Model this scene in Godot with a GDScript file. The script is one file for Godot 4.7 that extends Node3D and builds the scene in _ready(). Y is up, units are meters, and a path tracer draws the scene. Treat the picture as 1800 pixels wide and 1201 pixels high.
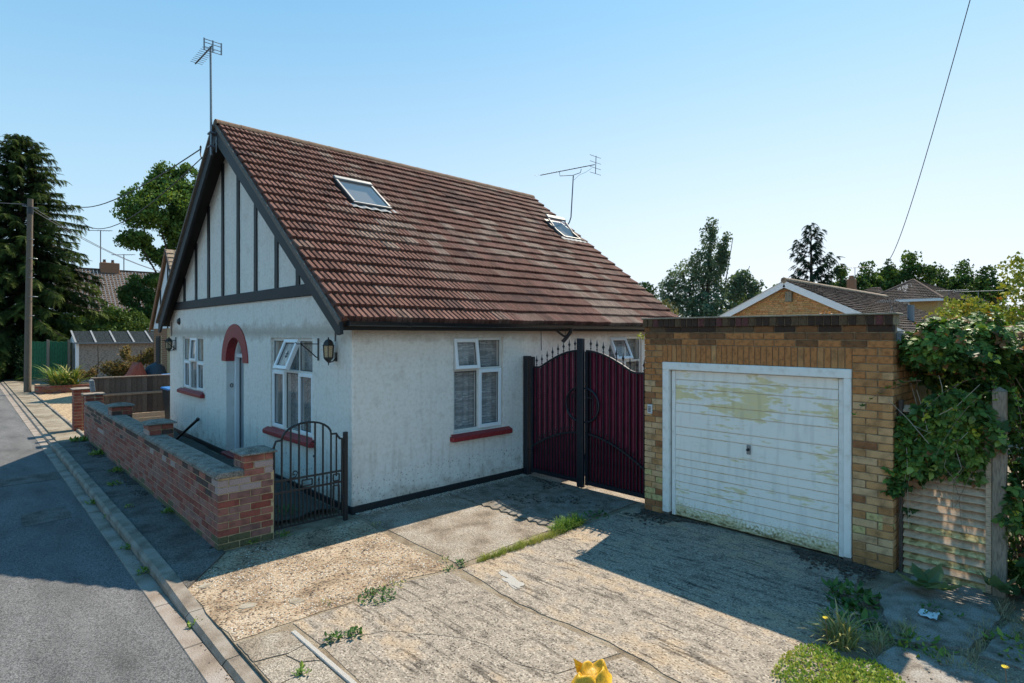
extends Node3D
# A roughcast bungalow with its drive, garage and low brick wall, seen from a raised viewpoint on a sunny day.
# World axes: x runs from the road into the plot, y is up and v (= -z) runs along the road.

var rng := RandomNumberGenerator.new()
var M := {}
var T := {}
var wobble := FastNoiseLite.new()
const EYE := Vector3(0, 2.3, 0)
const YAW := 0.76373

func P(x: float, y: float, v: float) -> Vector3:
	return Vector3(x, y, -v)

func rr(a: float, b: float) -> float:
	return rng.randf_range(a, b)

func lin(r: float, g: float, b: float, a := 1.0) -> Color:
	return Color(r, g, b, a).linear_to_srgb()

# ---------------------------------------------------------------- materials
func nt(sd: int, freq: float, ramp: Array, kind := 1, oct := 4, size := 512, ret := -1) -> NoiseTexture2D:
	var n := FastNoiseLite.new()
	n.seed = sd
	n.frequency = freq
	n.noise_type = kind
	n.fractal_octaves = oct
	if oct <= 1:
		n.fractal_type = FastNoiseLite.FRACTAL_NONE
	if ret >= 0:
		n.cellular_return_type = ret
	var t := NoiseTexture2D.new()
	t.width = size
	t.height = size
	t.seamless = true
	t.seamless_blend_skirt = 0.12
	t.noise = n
	if ramp.size():
		var g := Gradient.new()
		var o := PackedFloat32Array()
		var c := PackedColorArray()
		for k in ramp:
			o.append(k[0])
			c.append(k[1])
		g.offsets = o
		g.colors = c
		t.color_ramp = g
	return t

func grey(a: float) -> Color:
	return Color(a, a, a)

func mat(r: float, g: float, b: float, rough := 0.85, o := {}) -> StandardMaterial3D:
	var m := StandardMaterial3D.new()
	m.albedo_color = lin(r, g, b, o.get("alpha", 1.0))
	m.roughness = rough
	m.metallic = o.get("metal", 0.0)
	m.metallic_specular = o.get("spec", 0.5)
	m.cull_mode = BaseMaterial3D.CULL_DISABLED
	if o.has("alpha"):
		m.transparency = BaseMaterial3D.TRANSPARENCY_ALPHA
	if o.has("tex") or o.has("bump"):
		if not o.get("uv", false):
			m.uv1_triplanar = true
			m.uv1_world_triplanar = not o.get("own", false)
			m.uv1_triplanar_sharpness = 4.0
		var s = o.get("scale", 1.0)
		m.uv1_scale = s if s is Vector3 else Vector3(s, s, s)
		m.uv1_offset = o.get("off", Vector3.ZERO)
	if o.has("tex"):
		m.albedo_texture = o.tex
	if o.has("bump"):
		m.heightmap_enabled = true
		m.heightmap_texture = o.bump
		m.heightmap_scale = o.get("bs", 0.3)
	if o.has("det"):
		m.detail_enabled = true
		m.detail_albedo = o.det
		m.detail_blend_mode = BaseMaterial3D.BLEND_MODE_MUL
		m.detail_uv_layer = BaseMaterial3D.DETAIL_UV_2
		m.uv2_triplanar = true
		m.uv2_world_triplanar = true
		m.uv2_triplanar_sharpness = 4.0
		var d = o.get("dscale", 0.3)
		m.uv2_scale = d if d is Vector3 else Vector3(d, d, d)
		m.uv2_offset = o.get("doff", Vector3.ZERO)
	if o.has("back"):
		m.backlight_enabled = true
		m.backlight = o.back
	if o.get("vcol", false):
		m.vertex_color_use_as_albedo = true
	return m

func make_textures() -> void:
	T.var = nt(11, 0.02, [[0.0, grey(0.62)], [0.45, grey(0.88)], [1.0, grey(1.0)]], 1, 5)
	T.dirt = nt(12, 0.012, [[0.0, grey(0.70)], [0.35, grey(0.90)], [0.55, grey(0.98)], [1.0, grey(1.0)]], 1, 5)
	T.stain = nt(26, 0.010, [[0.0, Color(0.89, 0.87, 0.84)], [0.25, Color(0.96, 0.955, 0.94)], [0.42, grey(0.99)], [1.0, grey(1.0)]], 1, 5)
	T.grain = nt(13, 0.09, [], 1, 4)
	T.rough = nt(14, 0.045, [], 1, 4)
	T.speck = nt(15, 0.11, [[0.0, grey(0.55)], [0.3, grey(0.8)], [0.6, grey(0.95)], [1.0, grey(1.0)]], 1, 3)
	T.wash = nt(16, 0.006, [[0.0, Color(0.90, 0.885, 0.86)], [0.4, Color(0.97, 0.97, 0.96)], [1.0, grey(1.0)]], 1, 4)
	T.pebble = nt(17, 0.085, [[0.0, Color(0.34, 0.31, 0.29)], [0.10, Color(0.52, 0.46, 0.41)], [0.2, Color(0.86, 0.81, 0.74)], [0.5, Color(0.96, 0.92, 0.86)], [0.62, Color(0.86, 0.74, 0.63)], [0.7, Color(0.60, 0.57, 0.55)], [0.76, Color(0.99, 0.96, 0.92)], [1.0, Color(0.92, 0.87, 0.80)]], 2, 1, 1024, FastNoiseLite.RETURN_CELL_VALUE)
	T.pebble_h = nt(17, 0.085, [[0.0, grey(1.0)], [1.0, grey(0.0)]], 2, 1, 1024, FastNoiseLite.RETURN_DISTANCE)
	T.chip = nt(18, 0.16, [[0.0, grey(0.55)], [0.35, grey(0.72)], [0.6, grey(0.86)], [0.85, grey(0.98)], [1.0, grey(1.0)]], 2, 1, 1024, FastNoiseLite.RETURN_CELL_VALUE)
	T.chip_h = nt(18, 0.16, [[0.0, grey(1.0)], [1.0, grey(0.0)]], 2, 1, 1024, FastNoiseLite.RETURN_DISTANCE)
	T.patch = nt(19, 0.008, [[0.0, Color(0.64, 0.60, 0.56)], [0.3, Color(0.84, 0.80, 0.75)], [0.6, Color(0.95, 0.93, 0.90)], [1.0, grey(1.0)]], 1, 5, 512)
	T.peel = nt(20, 0.011, [[0.0, grey(0.99)], [0.60, grey(0.97)], [0.67, Color(0.94, 0.91, 0.80)], [0.74, Color(0.91, 0.86, 0.68)], [0.85, Color(0.94, 0.91, 0.80)], [1.0, Color(0.90, 0.86, 0.70)]], 1, 5, 512)
	T.wood = nt(21, 0.03, [[0.0, grey(0.66)], [0.5, grey(0.90)], [1.0, grey(1.0)]], 1, 4, 512)
	T.stripe = nt(22, 0.02, [[0.0, grey(0.60)], [0.42, grey(0.70)], [0.5, grey(0.98)], [0.58, grey(0.68)], [1.0, grey(0.85)]], 1, 2, 256)
	T.moss = nt(23, 0.016, [[0.0, Color(0.42, 0.40, 0.34)], [0.42, Color(0.72, 0.70, 0.64)], [0.52, grey(1.0)], [1.0, grey(1.0)]], 1, 5)
	T.tarmac = nt(24, 0.006, [[0.0, grey(0.66)], [0.35, grey(0.84)], [0.6, grey(0.92)], [1.0, grey(1.0)]], 1, 5)
	T.lichen = nt(25, 0.07, [[0.0, grey(0.5)], [0.45, grey(0.85)], [0.62, grey(0.95)], [0.72, Color(1.0, 1.0, 0.96)], [1.0, grey(1.0)]], 1, 4)
	T.cast_h = nt(27, 0.05, [], 1, 3)
	T.cast = nt(28, 0.014, [[0.0, Color(0.92, 0.905, 0.88)], [0.4, Color(0.97, 0.97, 0.96)], [1.0, grey(1.0)]], 1, 5)
	tamped()
	door_paint()
	wall_grime()

# the tamped concrete of the two big bays: ribs along v, stones, stains and bald patches, 4.6 m square
func tamped() -> void:
	var n := 1400
	var m := 4.6
	var col := PackedByteArray()
	var hgt := PackedByteArray()
	col.resize(n * n * 3)
	hgt.resize(n * n)
	var a := FastNoiseLite.new()
	a.seed = 5
	a.frequency = 1.0
	a.fractal_octaves = 3
	var c := FastNoiseLite.new()
	c.seed = 6
	c.noise_type = FastNoiseLite.TYPE_CELLULAR
	c.cellular_return_type = FastNoiseLite.RETURN_CELL_VALUE
	c.fractal_type = FastNoiseLite.FRACTAL_NONE
	c.frequency = 1.0
	var b := FastNoiseLite.new()
	b.seed = 7
	b.frequency = 1.0
	b.fractal_octaves = 4
	var k := m / n
	for j in n:
		var z := j * k
		for i in n:
			var x := i * k
			var wx := x + 0.012 * b.get_noise_2d(x * 5.0 + 9.0, z * 2.2)
			var rib := a.get_noise_2d(wx * 15.0, z * 1.1) * 1.3
			var stone := c.get_noise_2d(x * 105.0, z * 88.0)
			var fine := a.get_noise_2d(x * 190.0, z * 150.0)
			var big := b.get_noise_2d(x * 0.9, z * 0.7)
			var mid := b.get_noise_2d(x * 6.0 + 40.0, z * 4.0)
			var keep := clampf(0.5 + b.get_noise_2d(x * 1.6 + 7.0, z * 1.2 + 3.0) * 1.6, 0.15, 1.0)
			var h := 0.52 + 0.20 * rib * keep + 0.17 * stone + 0.12 * fine
			var tone := 0.80 + 0.12 * stone + 0.13 * fine + 0.07 * mid + 0.10 * big
			if rib < -0.28:
				tone -= minf(0.26, (-0.28 - rib) * 1.1) * keep
			if mid < -0.30:
				tone -= 0.10
			var warm := 0.03 + clampf(big * 0.10 + mid * 0.06, 0.0, 0.06)
			if stone > 0.80:
				tone += 0.10
			elif stone < -0.86:
				tone -= 0.22
			tone = clampf(tone, 0.2, 1.0)
			var q := j * n + i
			hgt[q] = int(clampf(h, 0.0, 1.0) * 255.0)
			col[q * 3] = int(clampf(tone + warm * 0.4, 0.0, 1.0) * 255.0)
			col[q * 3 + 1] = int(clampf(tone - warm * 0.35, 0.0, 1.0) * 255.0)
			col[q * 3 + 2] = int(clampf(tone - warm * 1.3, 0.0, 1.0) * 255.0)
	T.tamp = ImageTexture.create_from_image(Image.create_from_data(n, n, false, Image.FORMAT_RGB8, col))
	T.tamp_h = ImageTexture.create_from_image(Image.create_from_data(n, n, false, Image.FORMAT_L8, hgt))

# dirt of the roughcast, by height: splashes near the ground, soot under the eaves, runs below the sills
func wall_grime() -> void:
	var n := 640
	var px := PackedByteArray()
	px.resize(n * n * 3)
	var a := FastNoiseLite.new()
	a.seed = 55
	a.frequency = 1.0
	a.fractal_octaves = 4
	for j in n:
		var y := (1.0 - float(j) / n) * 6.4
		for i in n:
			var u := float(i) / n * 6.4
			var f := a.get_noise_2d(u * 3.0, y * 3.0)
			var run := a.get_noise_2d(u * 9.0 + 30.0, y * 0.7)
			var dots := a.get_noise_2d(u * 22.0, y * 22.0 + 60.0)
			var g := clampf((0.26 + 0.20 * f - y) * 3.5, 0.0, 1.0) * 0.20
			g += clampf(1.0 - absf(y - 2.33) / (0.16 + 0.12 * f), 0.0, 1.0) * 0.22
			g += clampf((run - 0.18) * 2.2, 0.0, 1.0) * (0.09 if y < 0.75 else 0.035)
			g += clampf((f - 0.22) * 1.5, 0.0, 1.0) * 0.07
			if y < 0.5 and dots > 0.48:
				g += 0.35
			var q := (j * n + i) * 3
			px[q] = int(clampf(1.0 - g * 0.85, 0, 1) * 255.0)
			px[q + 1] = int(clampf(1.0 - g, 0, 1) * 255.0)
			px[q + 2] = int(clampf(1.0 - g * 1.15, 0, 1) * 255.0)
	T.grime = ImageTexture.create_from_image(Image.create_from_data(n, n, false, Image.FORMAT_RGB8, px))

# paint of the garage door: chalky white, worn through to an older cream in patches high up, algae low down
func door_paint() -> void:
	var n := 512
	var px := PackedByteArray()
	px.resize(n * n * 3)
	var a := FastNoiseLite.new()
	a.seed = 91
	a.frequency = 1.0
	a.fractal_octaves = 5
	for j in n:
		var y := (1.0 - float(j) / n) * 2.5
		for i in n:
			var v := float(i) / n * 2.5
			var q := a.get_noise_2d(v * 1.1, y * 3.2)
			var f := a.get_noise_2d(v * 5.0 + 20.0, y * 22.0)
			var fine := a.get_noise_2d(v * 26.0, y * 26.0 + 9.0)
			# more wear at the left end (large v) and about 1.45 to 1.75 m up
			var up := exp(-pow((y - 1.55) / 0.22, 2.0)) * (0.55 + 0.25 * v)
			var wear := clampf((q * 0.9 + f * 0.5 + up * 0.62 - 0.40) * 5.0, 0.0, 1.0) * 0.85
			var thin := clampf((f * 0.8 + q * 0.4 - 0.18) * 3.0, 0.0, 1.0) * 0.35
			var c := Vector3(0.97, 0.97, 0.97).lerp(Vector3(0.90, 0.84, 0.63), wear).lerp(Vector3(0.86, 0.85, 0.80), thin)
			c *= 1.0 - 0.05 * clampf(a.get_noise_2d(v * 9.0 + 50.0, y * 1.4) * 2.0, 0.0, 1.0)
			var low := clampf((0.20 - y + fine * 0.16 + q * 0.1) * 8.0, 0.0, 1.0)
			c = c.lerp(Vector3(0.74, 0.70, 0.50), low * 0.7)
			var grime := clampf((0.115 - y + fine * 0.10) * 14.0, 0.0, 1.0) * clampf(0.5 + f * 2.2, 0.0, 1.0)
			c = c.lerp(Vector3(0.42, 0.38, 0.26), grime * 0.8)
			var o := (j * n + i) * 3
			px[o] = int(clampf(c.x, 0, 1) * 255.0)
			px[o + 1] = int(clampf(c.y, 0, 1) * 255.0)
			px[o + 2] = int(clampf(c.z, 0, 1) * 255.0)
	T.door = ImageTexture.create_from_image(Image.create_from_data(n, n, false, Image.FORMAT_RGB8, px))

func make_materials() -> void:
	M.stucco = mat(0.95, 0.885, 0.815, 0.92, {"tex": T.cast, "scale": 1.9, "bump": T.cast_h, "bs": 1.1, "det": T.grime, "dscale": 1.0 / 6.4})
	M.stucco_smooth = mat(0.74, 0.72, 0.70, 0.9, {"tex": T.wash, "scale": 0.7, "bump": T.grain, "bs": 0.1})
	M.black = mat(0.014, 0.015, 0.017, 0.6, {"bump": T.grain, "bs": 0.1, "scale": 1.5, "tex": T.var})
	M.timber = mat(0.014, 0.015, 0.018, 0.62, {"tex": T.var, "bump": T.grain, "bs": 0.12, "scale": Vector3(2, 1.2, 2)})
	M.timber_worn = mat(0.026, 0.027, 0.03, 0.7, {"tex": T.dirt, "bump": T.grain, "bs": 0.1, "scale": 1.5})
	M.plastic_black = mat(0.012, 0.013, 0.015, 0.38)
	M.red_paint = mat(0.36, 0.03, 0.032, 0.55, {"tex": T.var, "bump": T.grain, "bs": 0.12, "scale": 2.0})
	M.upvc = mat(0.82, 0.83, 0.84, 0.35)
	M.upvc_aged = mat(0.70, 0.68, 0.64, 0.5, {"tex": T.wash, "scale": 2.0})
	M.seal = mat(0.03, 0.03, 0.03, 0.7)
	M.glass = mat(0.90, 0.95, 0.96, 0.03, {"alpha": 0.07})
	M.sky_glass = mat(0.55, 0.68, 0.80, 0.03, {"alpha": 0.12})
	M.curtain = mat(0.62, 0.63, 0.62, 0.95, {"tex": T.stripe, "scale": Vector3(0.35, 2.6, 0.35), "back": Color(0.5, 0.5, 0.5)})
	M.curtain_b = mat(0.50, 0.51, 0.50, 0.95, {"tex": T.stripe, "scale": Vector3(3.0, 1.6, 3.0), "back": Color(0.5, 0.5, 0.5)})
	M.door_grey = mat(0.33, 0.34, 0.36, 0.6, {"tex": T.wash, "scale": 1.0, "bump": T.grain, "bs": 0.05})
	M.iron = mat(0.018, 0.019, 0.021, 0.5, {"tex": T.var, "scale": 3.0})
	M.gate_iron = mat(0.012, 0.015, 0.024, 0.42, {"tex": T.var, "scale": 2.0})
	M.burgundy = mat(0.20, 0.016, 0.045, 0.42, {"tex": T.var, "scale": Vector3(1, 0.4, 1)})
	M.lamp_glass = mat(0.55, 0.42, 0.25, 0.3, {"tex": T.var, "scale": 6.0})
	M.bronze = mat(0.03, 0.025, 0.02, 0.5, {"tex": T.var, "scale": 5.0})
	M.galv = mat(0.30, 0.32, 0.34, 0.45, {"metal": 0.6, "tex": T.var, "scale": 3.0})
	M.alu_dark = mat(0.09, 0.10, 0.12, 0.45, {"metal": 0.3})
	M.lead = mat(0.26, 0.28, 0.30, 0.7, {"tex": T.var, "bump": T.grain, "bs": 0.2, "scale": 3.0})
	M.skyframe = mat(0.20, 0.20, 0.20, 0.5, {"metal": 0.2})
	M.skyframe_dark = mat(0.06, 0.055, 0.05, 0.5)
	# garden wall bricks and their mortar
	var bo := {"tex": T.speck, "scale": 3.0, "bump": T.grain, "bs": 0.14, "det": T.dirt, "dscale": 1.1}
	M.red0 = mat(0.42, 0.11, 0.075, 0.9, bo)
	M.red1 = mat(0.47, 0.17, 0.12, 0.9, bo)
	M.red2 = mat(0.36, 0.085, 0.055, 0.9, bo)
	M.red3 = mat(0.42, 0.20, 0.155, 0.9, bo)
	M.red4 = mat(0.37, 0.165, 0.13, 0.9, bo)
	M.red_white = mat(0.50, 0.36, 0.32, 0.95, {"tex": T.speck, "scale": 1.6, "bump": T.grain, "bs": 0.2})
	M.red_black = mat(0.09, 0.055, 0.045, 0.95, {"tex": T.dirt, "scale": 3.0, "bump": T.grain, "bs": 0.2})
	M.red_moss = mat(0.12, 0.105, 0.05, 0.95, {"tex": T.dirt, "scale": 3.0, "bump": T.grain, "bs": 0.2})
	M.mortar = mat(0.56, 0.40, 0.22, 0.95, {"tex": T.dirt, "scale": 2.0, "bump": T.grain, "bs": 0.2})
	M.coping = mat(0.36, 0.32, 0.29, 0.95, {"tex": T.lichen, "scale": 1.2, "bump": T.rough, "bs": 0.3, "det": T.patch, "dscale": 1.2})
	# garage bricks
	var go := {"tex": T.speck, "scale": 3.0, "bump": T.grain, "bs": 0.14, "det": T.dirt, "dscale": 0.9}
	M.buff0 = mat(0.78, 0.405, 0.165, 0.9, go)
	M.buff1 = mat(0.84, 0.48, 0.225, 0.9, go)
	M.buff2 = mat(0.66, 0.31, 0.115, 0.9, go)
	M.buff3 = mat(0.88, 0.55, 0.29, 0.9, go)
	M.buff4 = mat(0.46, 0.19, 0.075, 0.9, go)
	M.buff_green = mat(0.60, 0.47, 0.20, 0.92, {"tex": T.dirt, "scale": 3.0, "bump": T.grain, "bs": 0.15})
	M.stain0 = mat(0.50, 0.20, 0.065, 0.92, {"tex": T.dirt, "scale": 2.6, "bump": T.grain, "bs": 0.15})
	M.stain1 = mat(0.22, 0.095, 0.035, 0.92, {"tex": T.dirt, "scale": 2.2, "bump": T.grain, "bs": 0.15})
	M.soot0 = mat(0.06, 0.034, 0.022, 0.95, {"tex": T.dirt, "scale": 4.0, "bump": T.grain, "bs": 0.25})
	M.soot1 = mat(0.14, 0.05, 0.045, 0.95, {"tex": T.dirt, "scale": 4.0, "bump": T.grain, "bs": 0.25})
	M.soot2 = mat(0.13, 0.08, 0.042, 0.95, {"tex": T.dirt, "scale": 4.0, "bump": T.grain, "bs": 0.25})
	M.mortar_g = mat(0.34, 0.235, 0.14, 0.95, {"tex": T.dirt, "scale": 2.0, "bump": T.grain, "bs": 0.2})
	M.felt = mat(0.26, 0.23, 0.17, 0.95, {"tex": T.dirt, "scale": 2.0, "bump": T.grain, "bs": 0.2})
	M.door_white = mat(0.95, 0.89, 0.80, 0.55, {"tex": T.door, "scale": 0.4, "off": Vector3(0, 0, 0.7)})
	M.door_low = M.door_white
	M.frame_white = mat(0.90, 0.87, 0.83, 0.6, {"tex": T.wash, "scale": 2.0, "bump": T.grain, "bs": 0.05})
	M.rot = mat(0.16, 0.12, 0.10, 0.9, {"tex": T.dirt, "scale": 5.0})
	# roof tiles
	var to := {"vcol": true, "spec": 0.25, "tex": T.lichen, "scale": 1.6, "bump": T.grain, "bs": 0.15, "det": T.dirt, "dscale": 0.7}
	var tc := tile_tones()
	for i in tc.size():
		M["tile%d" % i] = mat(tc[i].r, tc[i].g, tc[i].b, 0.88, to)
	var tv := to.duplicate()
	tv.vcol = true
	M.tile_many = mat(1, 1, 1, 0.88, tv)
	M.ridge = mat(0.24, 0.14, 0.085, 0.95, {"tex": T.lichen, "scale": 2.0, "bump": T.rough, "bs": 0.5, "det": T.dirt, "dscale": 1.5})
	M.deck = mat(0.03, 0.025, 0.022, 0.9)
	M.verge = mat(0.20, 0.16, 0.13, 0.95, {"tex": T.dirt, "scale": 3.0, "bump": T.rough, "bs": 0.4})
	# ground
	M.tarmac = mat(0.205, 0.20, 0.20, 0.92, {"tex": T.chip, "scale": 0.8, "bump": T.chip_h, "bs": 0.35, "det": T.tarmac, "dscale": Vector3(0.5, 1, 0.16)})
	M.footway = mat(0.20, 0.195, 0.19, 0.95, {"tex": T.chip, "scale": 0.7, "bump": T.chip_h, "bs": 0.4, "det": T.patch, "dscale": 0.5})
	M.paving = mat(0.42, 0.37, 0.29, 0.95, {"tex": T.chip, "scale": 0.9, "bump": T.grain, "bs": 0.2, "det": T.patch, "dscale": 0.3})
	M.kerb = mat(0.36, 0.325, 0.29, 0.92, {"tex": T.speck, "scale": 1.6, "bump": T.grain, "bs": 0.12, "det": T.patch, "dscale": 0.6})
	M.channel = mat(0.37, 0.32, 0.285, 0.92, {"tex": T.speck, "scale": 1.6, "bump": T.grain, "bs": 0.12, "det": T.patch, "dscale": 0.5})
	M.aggregate = mat(0.48, 0.43, 0.37, 0.92, {"tex": T.pebble, "scale": 0.72, "bump": T.pebble_h, "bs": 0.7, "det": T.patch, "dscale": 0.45})
	M.tamp = mat(0.41, 0.365, 0.315, 0.93, {"tex": T.tamp, "scale": 1.0 / 4.6, "off": Vector3(-0.43, 0, 0), "bump": T.tamp_h, "bs": 1.1})
	M.smooth = mat(0.46, 0.41, 0.35, 0.93, {"tex": T.chip, "scale": 0.8, "bump": T.chip_h, "bs": 0.3, "det": T.patch, "dscale": 0.42, "doff": Vector3(0.3, 0, 0.2)})
	M.oldslab = mat(0.36, 0.33, 0.29, 0.94, {"tex": T.chip, "scale": 0.9, "bump": T.chip_h, "bs": 0.5, "det": T.patch, "dscale": 0.9})
	M.flake = mat(0.44, 0.40, 0.33, 0.95, {"tex": T.speck, "scale": 2.0, "bump": T.grain, "bs": 0.2, "det": T.patch, "dscale": 1.5})
	M.flag = mat(0.37, 0.345, 0.32, 0.9, {"tex": T.speck, "scale": 1.2, "bump": T.rough, "bs": 0.5, "det": T.patch, "dscale": 1.1})
	M.cement = mat(0.46, 0.43, 0.39, 0.95, {"tex": T.speck, "scale": 2.0, "bump": T.grain, "bs": 0.3})
	M.soil = mat(0.34, 0.285, 0.215, 1.0, {"tex": T.speck, "scale": 1.2, "bump": T.rough, "bs": 0.8, "det": T.patch, "dscale": 0.8})
	M.earth = mat(0.10, 0.10, 0.055, 1.0, {"tex": T.speck, "scale": 0.7, "bump": T.rough, "bs": 1.0, "det": T.patch, "dscale": 0.07})
	M.gravel = mat(0.50, 0.41, 0.29, 0.95, {"tex": T.pebble, "scale": 0.5, "bump": T.pebble_h, "bs": 1.2})
	M.litter = mat(0.045, 0.035, 0.026, 1.0)
	M.stone_bits = mat(1, 1, 1, 0.9, {"vcol": true})
	# wood, plants and the far houses
	M.fence_wood_b = mat(0.17, 0.135, 0.11, 0.92, {"tex": T.wood, "scale": Vector3(4, 0.7, 4), "bump": T.grain, "bs": 0.2})
	M.fence_wood_c = mat(0.085, 0.062, 0.05, 0.92, {"tex": T.wood, "scale": Vector3(4, 0.7, 4), "bump": T.grain, "bs": 0.2})
	M.fence_wood = mat(0.13, 0.10, 0.08, 0.92, {"tex": T.wood, "scale": Vector3(4, 0.7, 4), "bump": T.grain, "bs": 0.2})
	M.louvre = mat(0.70, 0.50, 0.34, 0.92, {"tex": T.wood, "scale": Vector3(1.0, 6, 1.0), "bump": T.grain, "bs": 0.15})
	M.louvre_green = mat(0.62, 0.52, 0.26, 0.95, {"tex": T.moss, "scale": Vector3(1.2, 6, 1.2), "bump": T.grain, "bs": 0.15})
	M.post_grey = mat(0.36, 0.28, 0.21, 0.95, {"tex": T.wood, "scale": Vector3(4, 0.6, 4), "bump": T.grain, "bs": 0.15})
	M.pole_wood = mat(0.20, 0.15, 0.11, 0.9, {"tex": T.wood, "scale": Vector3(5, 0.4, 5), "bump": T.grain, "bs": 0.3})
	M.green_paint = mat(0.018, 0.17, 0.07, 0.55, {"tex": T.var, "scale": Vector3(2, 0.5, 2)})
	M.bark = mat(0.085, 0.062, 0.045, 0.95, {"tex": T.var, "scale": 1.5, "bump": T.rough, "bs": 1.5})
	M.cane = mat(0.22, 0.13, 0.085, 0.8)
	M.dry_cane = mat(0.42, 0.36, 0.28, 0.9)
	M.leaf = mat(1, 1, 1, 0.55, {"vcol": true, "back": Color(0.8, 0.8, 0.5), "spec": 0.38})
	M.leaf_matt = mat(1, 1, 1, 0.7, {"vcol": true, "back": Color(0.7, 0.7, 0.5), "spec": 0.3})
	M.far_brick = mat(0.52, 0.33, 0.14, 0.95, {"tex": T.dirt, "scale": 2.0})
	M.far_mortar = mat(0.36, 0.27, 0.17, 0.95)
	M.far_brick_red = mat(0.33, 0.16, 0.09, 0.95, {"tex": T.dirt, "scale": 2.0})
	M.far_tile = mat(0.085, 0.07, 0.065, 0.95, {"spec": 0.2, "tex": T.dirt, "scale": 0.8})
	M.far_tile_b = mat(0.15, 0.11, 0.09, 0.95, {"spec": 0.2, "tex": T.dirt, "scale": 0.8})
	M.far_tile_c = mat(0.30, 0.22, 0.15, 0.92, {"tex": T.dirt, "scale": 0.8})
	M.white_far = mat(0.76, 0.77, 0.78, 0.8)
	M.asbestos = mat(0.035, 0.046, 0.055, 0.95, {"spec": 0.15, "tex": T.moss, "scale": 1.6, "det": T.dirt, "dscale": 1.0})
	M.shed_wall = mat(0.30, 0.265, 0.23, 0.95, {"tex": T.dirt, "scale": 1.5})
	M.bin_blue = mat(0.03, 0.16, 0.42, 0.4)
	M.bin_dark = mat(0.022, 0.03, 0.035, 0.5)
	M.tarp = mat(0.42, 0.085, 0.045, 0.8, {"tex": T.dirt, "scale": 3.0, "bump": T.rough, "bs": 1.0})
	M.tarp_blue = mat(0.04, 0.055, 0.075, 0.6, {"tex": T.var, "scale": 2.0})
	M.yellow = mat(0.80, 0.44, 0.012, 0.55, {"tex": T.var, "scale": 5.0, "back": Color(0.35, 0.25, 0.02)})
	M.wire = mat(0.02, 0.021, 0.024, 0.6)
	M.wire_grey = mat(0.10, 0.10, 0.11, 0.6)
	M.keypad = mat(0.62, 0.63, 0.64, 0.4, {"metal": 0.2})
	M.rag = mat(0.10, 0.09, 0.075, 0.95, {"tex": T.var, "scale": 3.0, "bump": T.rough, "bs": 1.0})
	M.petal = mat(0.85, 0.62, 0.02, 0.7, {"back": Color(0.4, 0.35, 0.05)})
	M.polythene = mat(0.62, 0.66, 0.68, 0.3)

func tile_tones() -> Array:
	return [Color(0.225, 0.105, 0.080), Color(0.265, 0.130, 0.102), Color(0.19, 0.096, 0.078), Color(0.36, 0.25, 0.20), Color(0.155, 0.080, 0.068), Color(0.275, 0.165, 0.13)]

# ---------------------------------------------------------------- mesh helpers
func S() -> SurfaceTool:
	var s := SurfaceTool.new()
	s.begin(Mesh.PRIMITIVE_TRIANGLES)
	s.set_smooth_group(-1)
	return s

func tri(s: SurfaceTool, a: Vector3, b: Vector3, c: Vector3) -> void:
	s.add_vertex(a)
	s.add_vertex(c)
	s.add_vertex(b)

# corners anticlockwise as seen from the front
func quad(s: SurfaceTool, a: Vector3, b: Vector3, c: Vector3, d: Vector3) -> void:
	tri(s, a, b, c)
	tri(s, a, c, d)

func done(s: SurfaceTool) -> ArrayMesh:
	s.generate_normals()
	return s.commit()

func box(s: SurfaceTool, xf: Transform3D, lo: Vector3, hi: Vector3, ch := 0.0) -> void:
	if ch <= 0.0:
		var p := []
		for k in 8:
			p.append(xf * Vector3(hi.x if k & 1 else lo.x, hi.y if k & 2 else lo.y, hi.z if k & 4 else lo.z))
		quad(s, p[4], p[5], p[7], p[6])
		quad(s, p[1], p[0], p[2], p[3])
		quad(s, p[5], p[1], p[3], p[7])
		quad(s, p[0], p[4], p[6], p[2])
		quad(s, p[6], p[7], p[3], p[2])
		quad(s, p[0], p[1], p[5], p[4])
		return
	var c := (lo + hi) * 0.5
	var e := (hi - lo) * 0.5
	# every corner gives three points, one on each of its faces
	var q := []
	for k in 8:
		var g := Vector3(1 if k & 1 else -1, 1 if k & 2 else -1, 1 if k & 4 else -1)
		var row := []
		for ax in 3:
			var w := Vector3(e.x - ch, e.y - ch, e.z - ch)
			w[ax] = e[ax]
			row.append(xf * (c + g * w))
		q.append(row)
	var faces := [[2, [4, 5, 7, 6]], [2, [1, 0, 2, 3]], [0, [5, 1, 3, 7]], [0, [0, 4, 6, 2]], [1, [6, 7, 3, 2]], [1, [0, 1, 5, 4]]]
	for f in faces:
		var i = f[1]
		quad(s, q[i[0]][f[0]], q[i[1]][f[0]], q[i[2]][f[0]], q[i[3]][f[0]])
	for ax in 3:
		var b1 := (ax + 1) % 3
		var b2 := (ax + 2) % 3
		for m1 in 2:
			for m2 in 2:
				var k0 := (m1 << b1) | (m2 << b2)
				var k1 := k0 | (1 << ax)
				if (m1 == m2):
					quad(s, q[k0][b1], q[k1][b1], q[k1][b2], q[k0][b2])
				else:
					quad(s, q[k0][b2], q[k1][b2], q[k1][b1], q[k0][b1])
	for k in 8:
		if (int(bool(k & 1)) + int(bool(k & 2)) + int(bool(k & 4))) % 2 == 1:
			tri(s, q[k][0], q[k][1], q[k][2])
		else:
			tri(s, q[k][0], q[k][2], q[k][1])

func I() -> Transform3D:
	return Transform3D.IDENTITY

# box in the plot's own x, y, v
func pbox(s: SurfaceTool, x0: float, x1: float, y0: float, y1: float, v0: float, v1: float, ch := 0.0) -> void:
	box(s, I(), Vector3(x0, y0, -v1), Vector3(x1, y1, -v0), ch)

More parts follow.
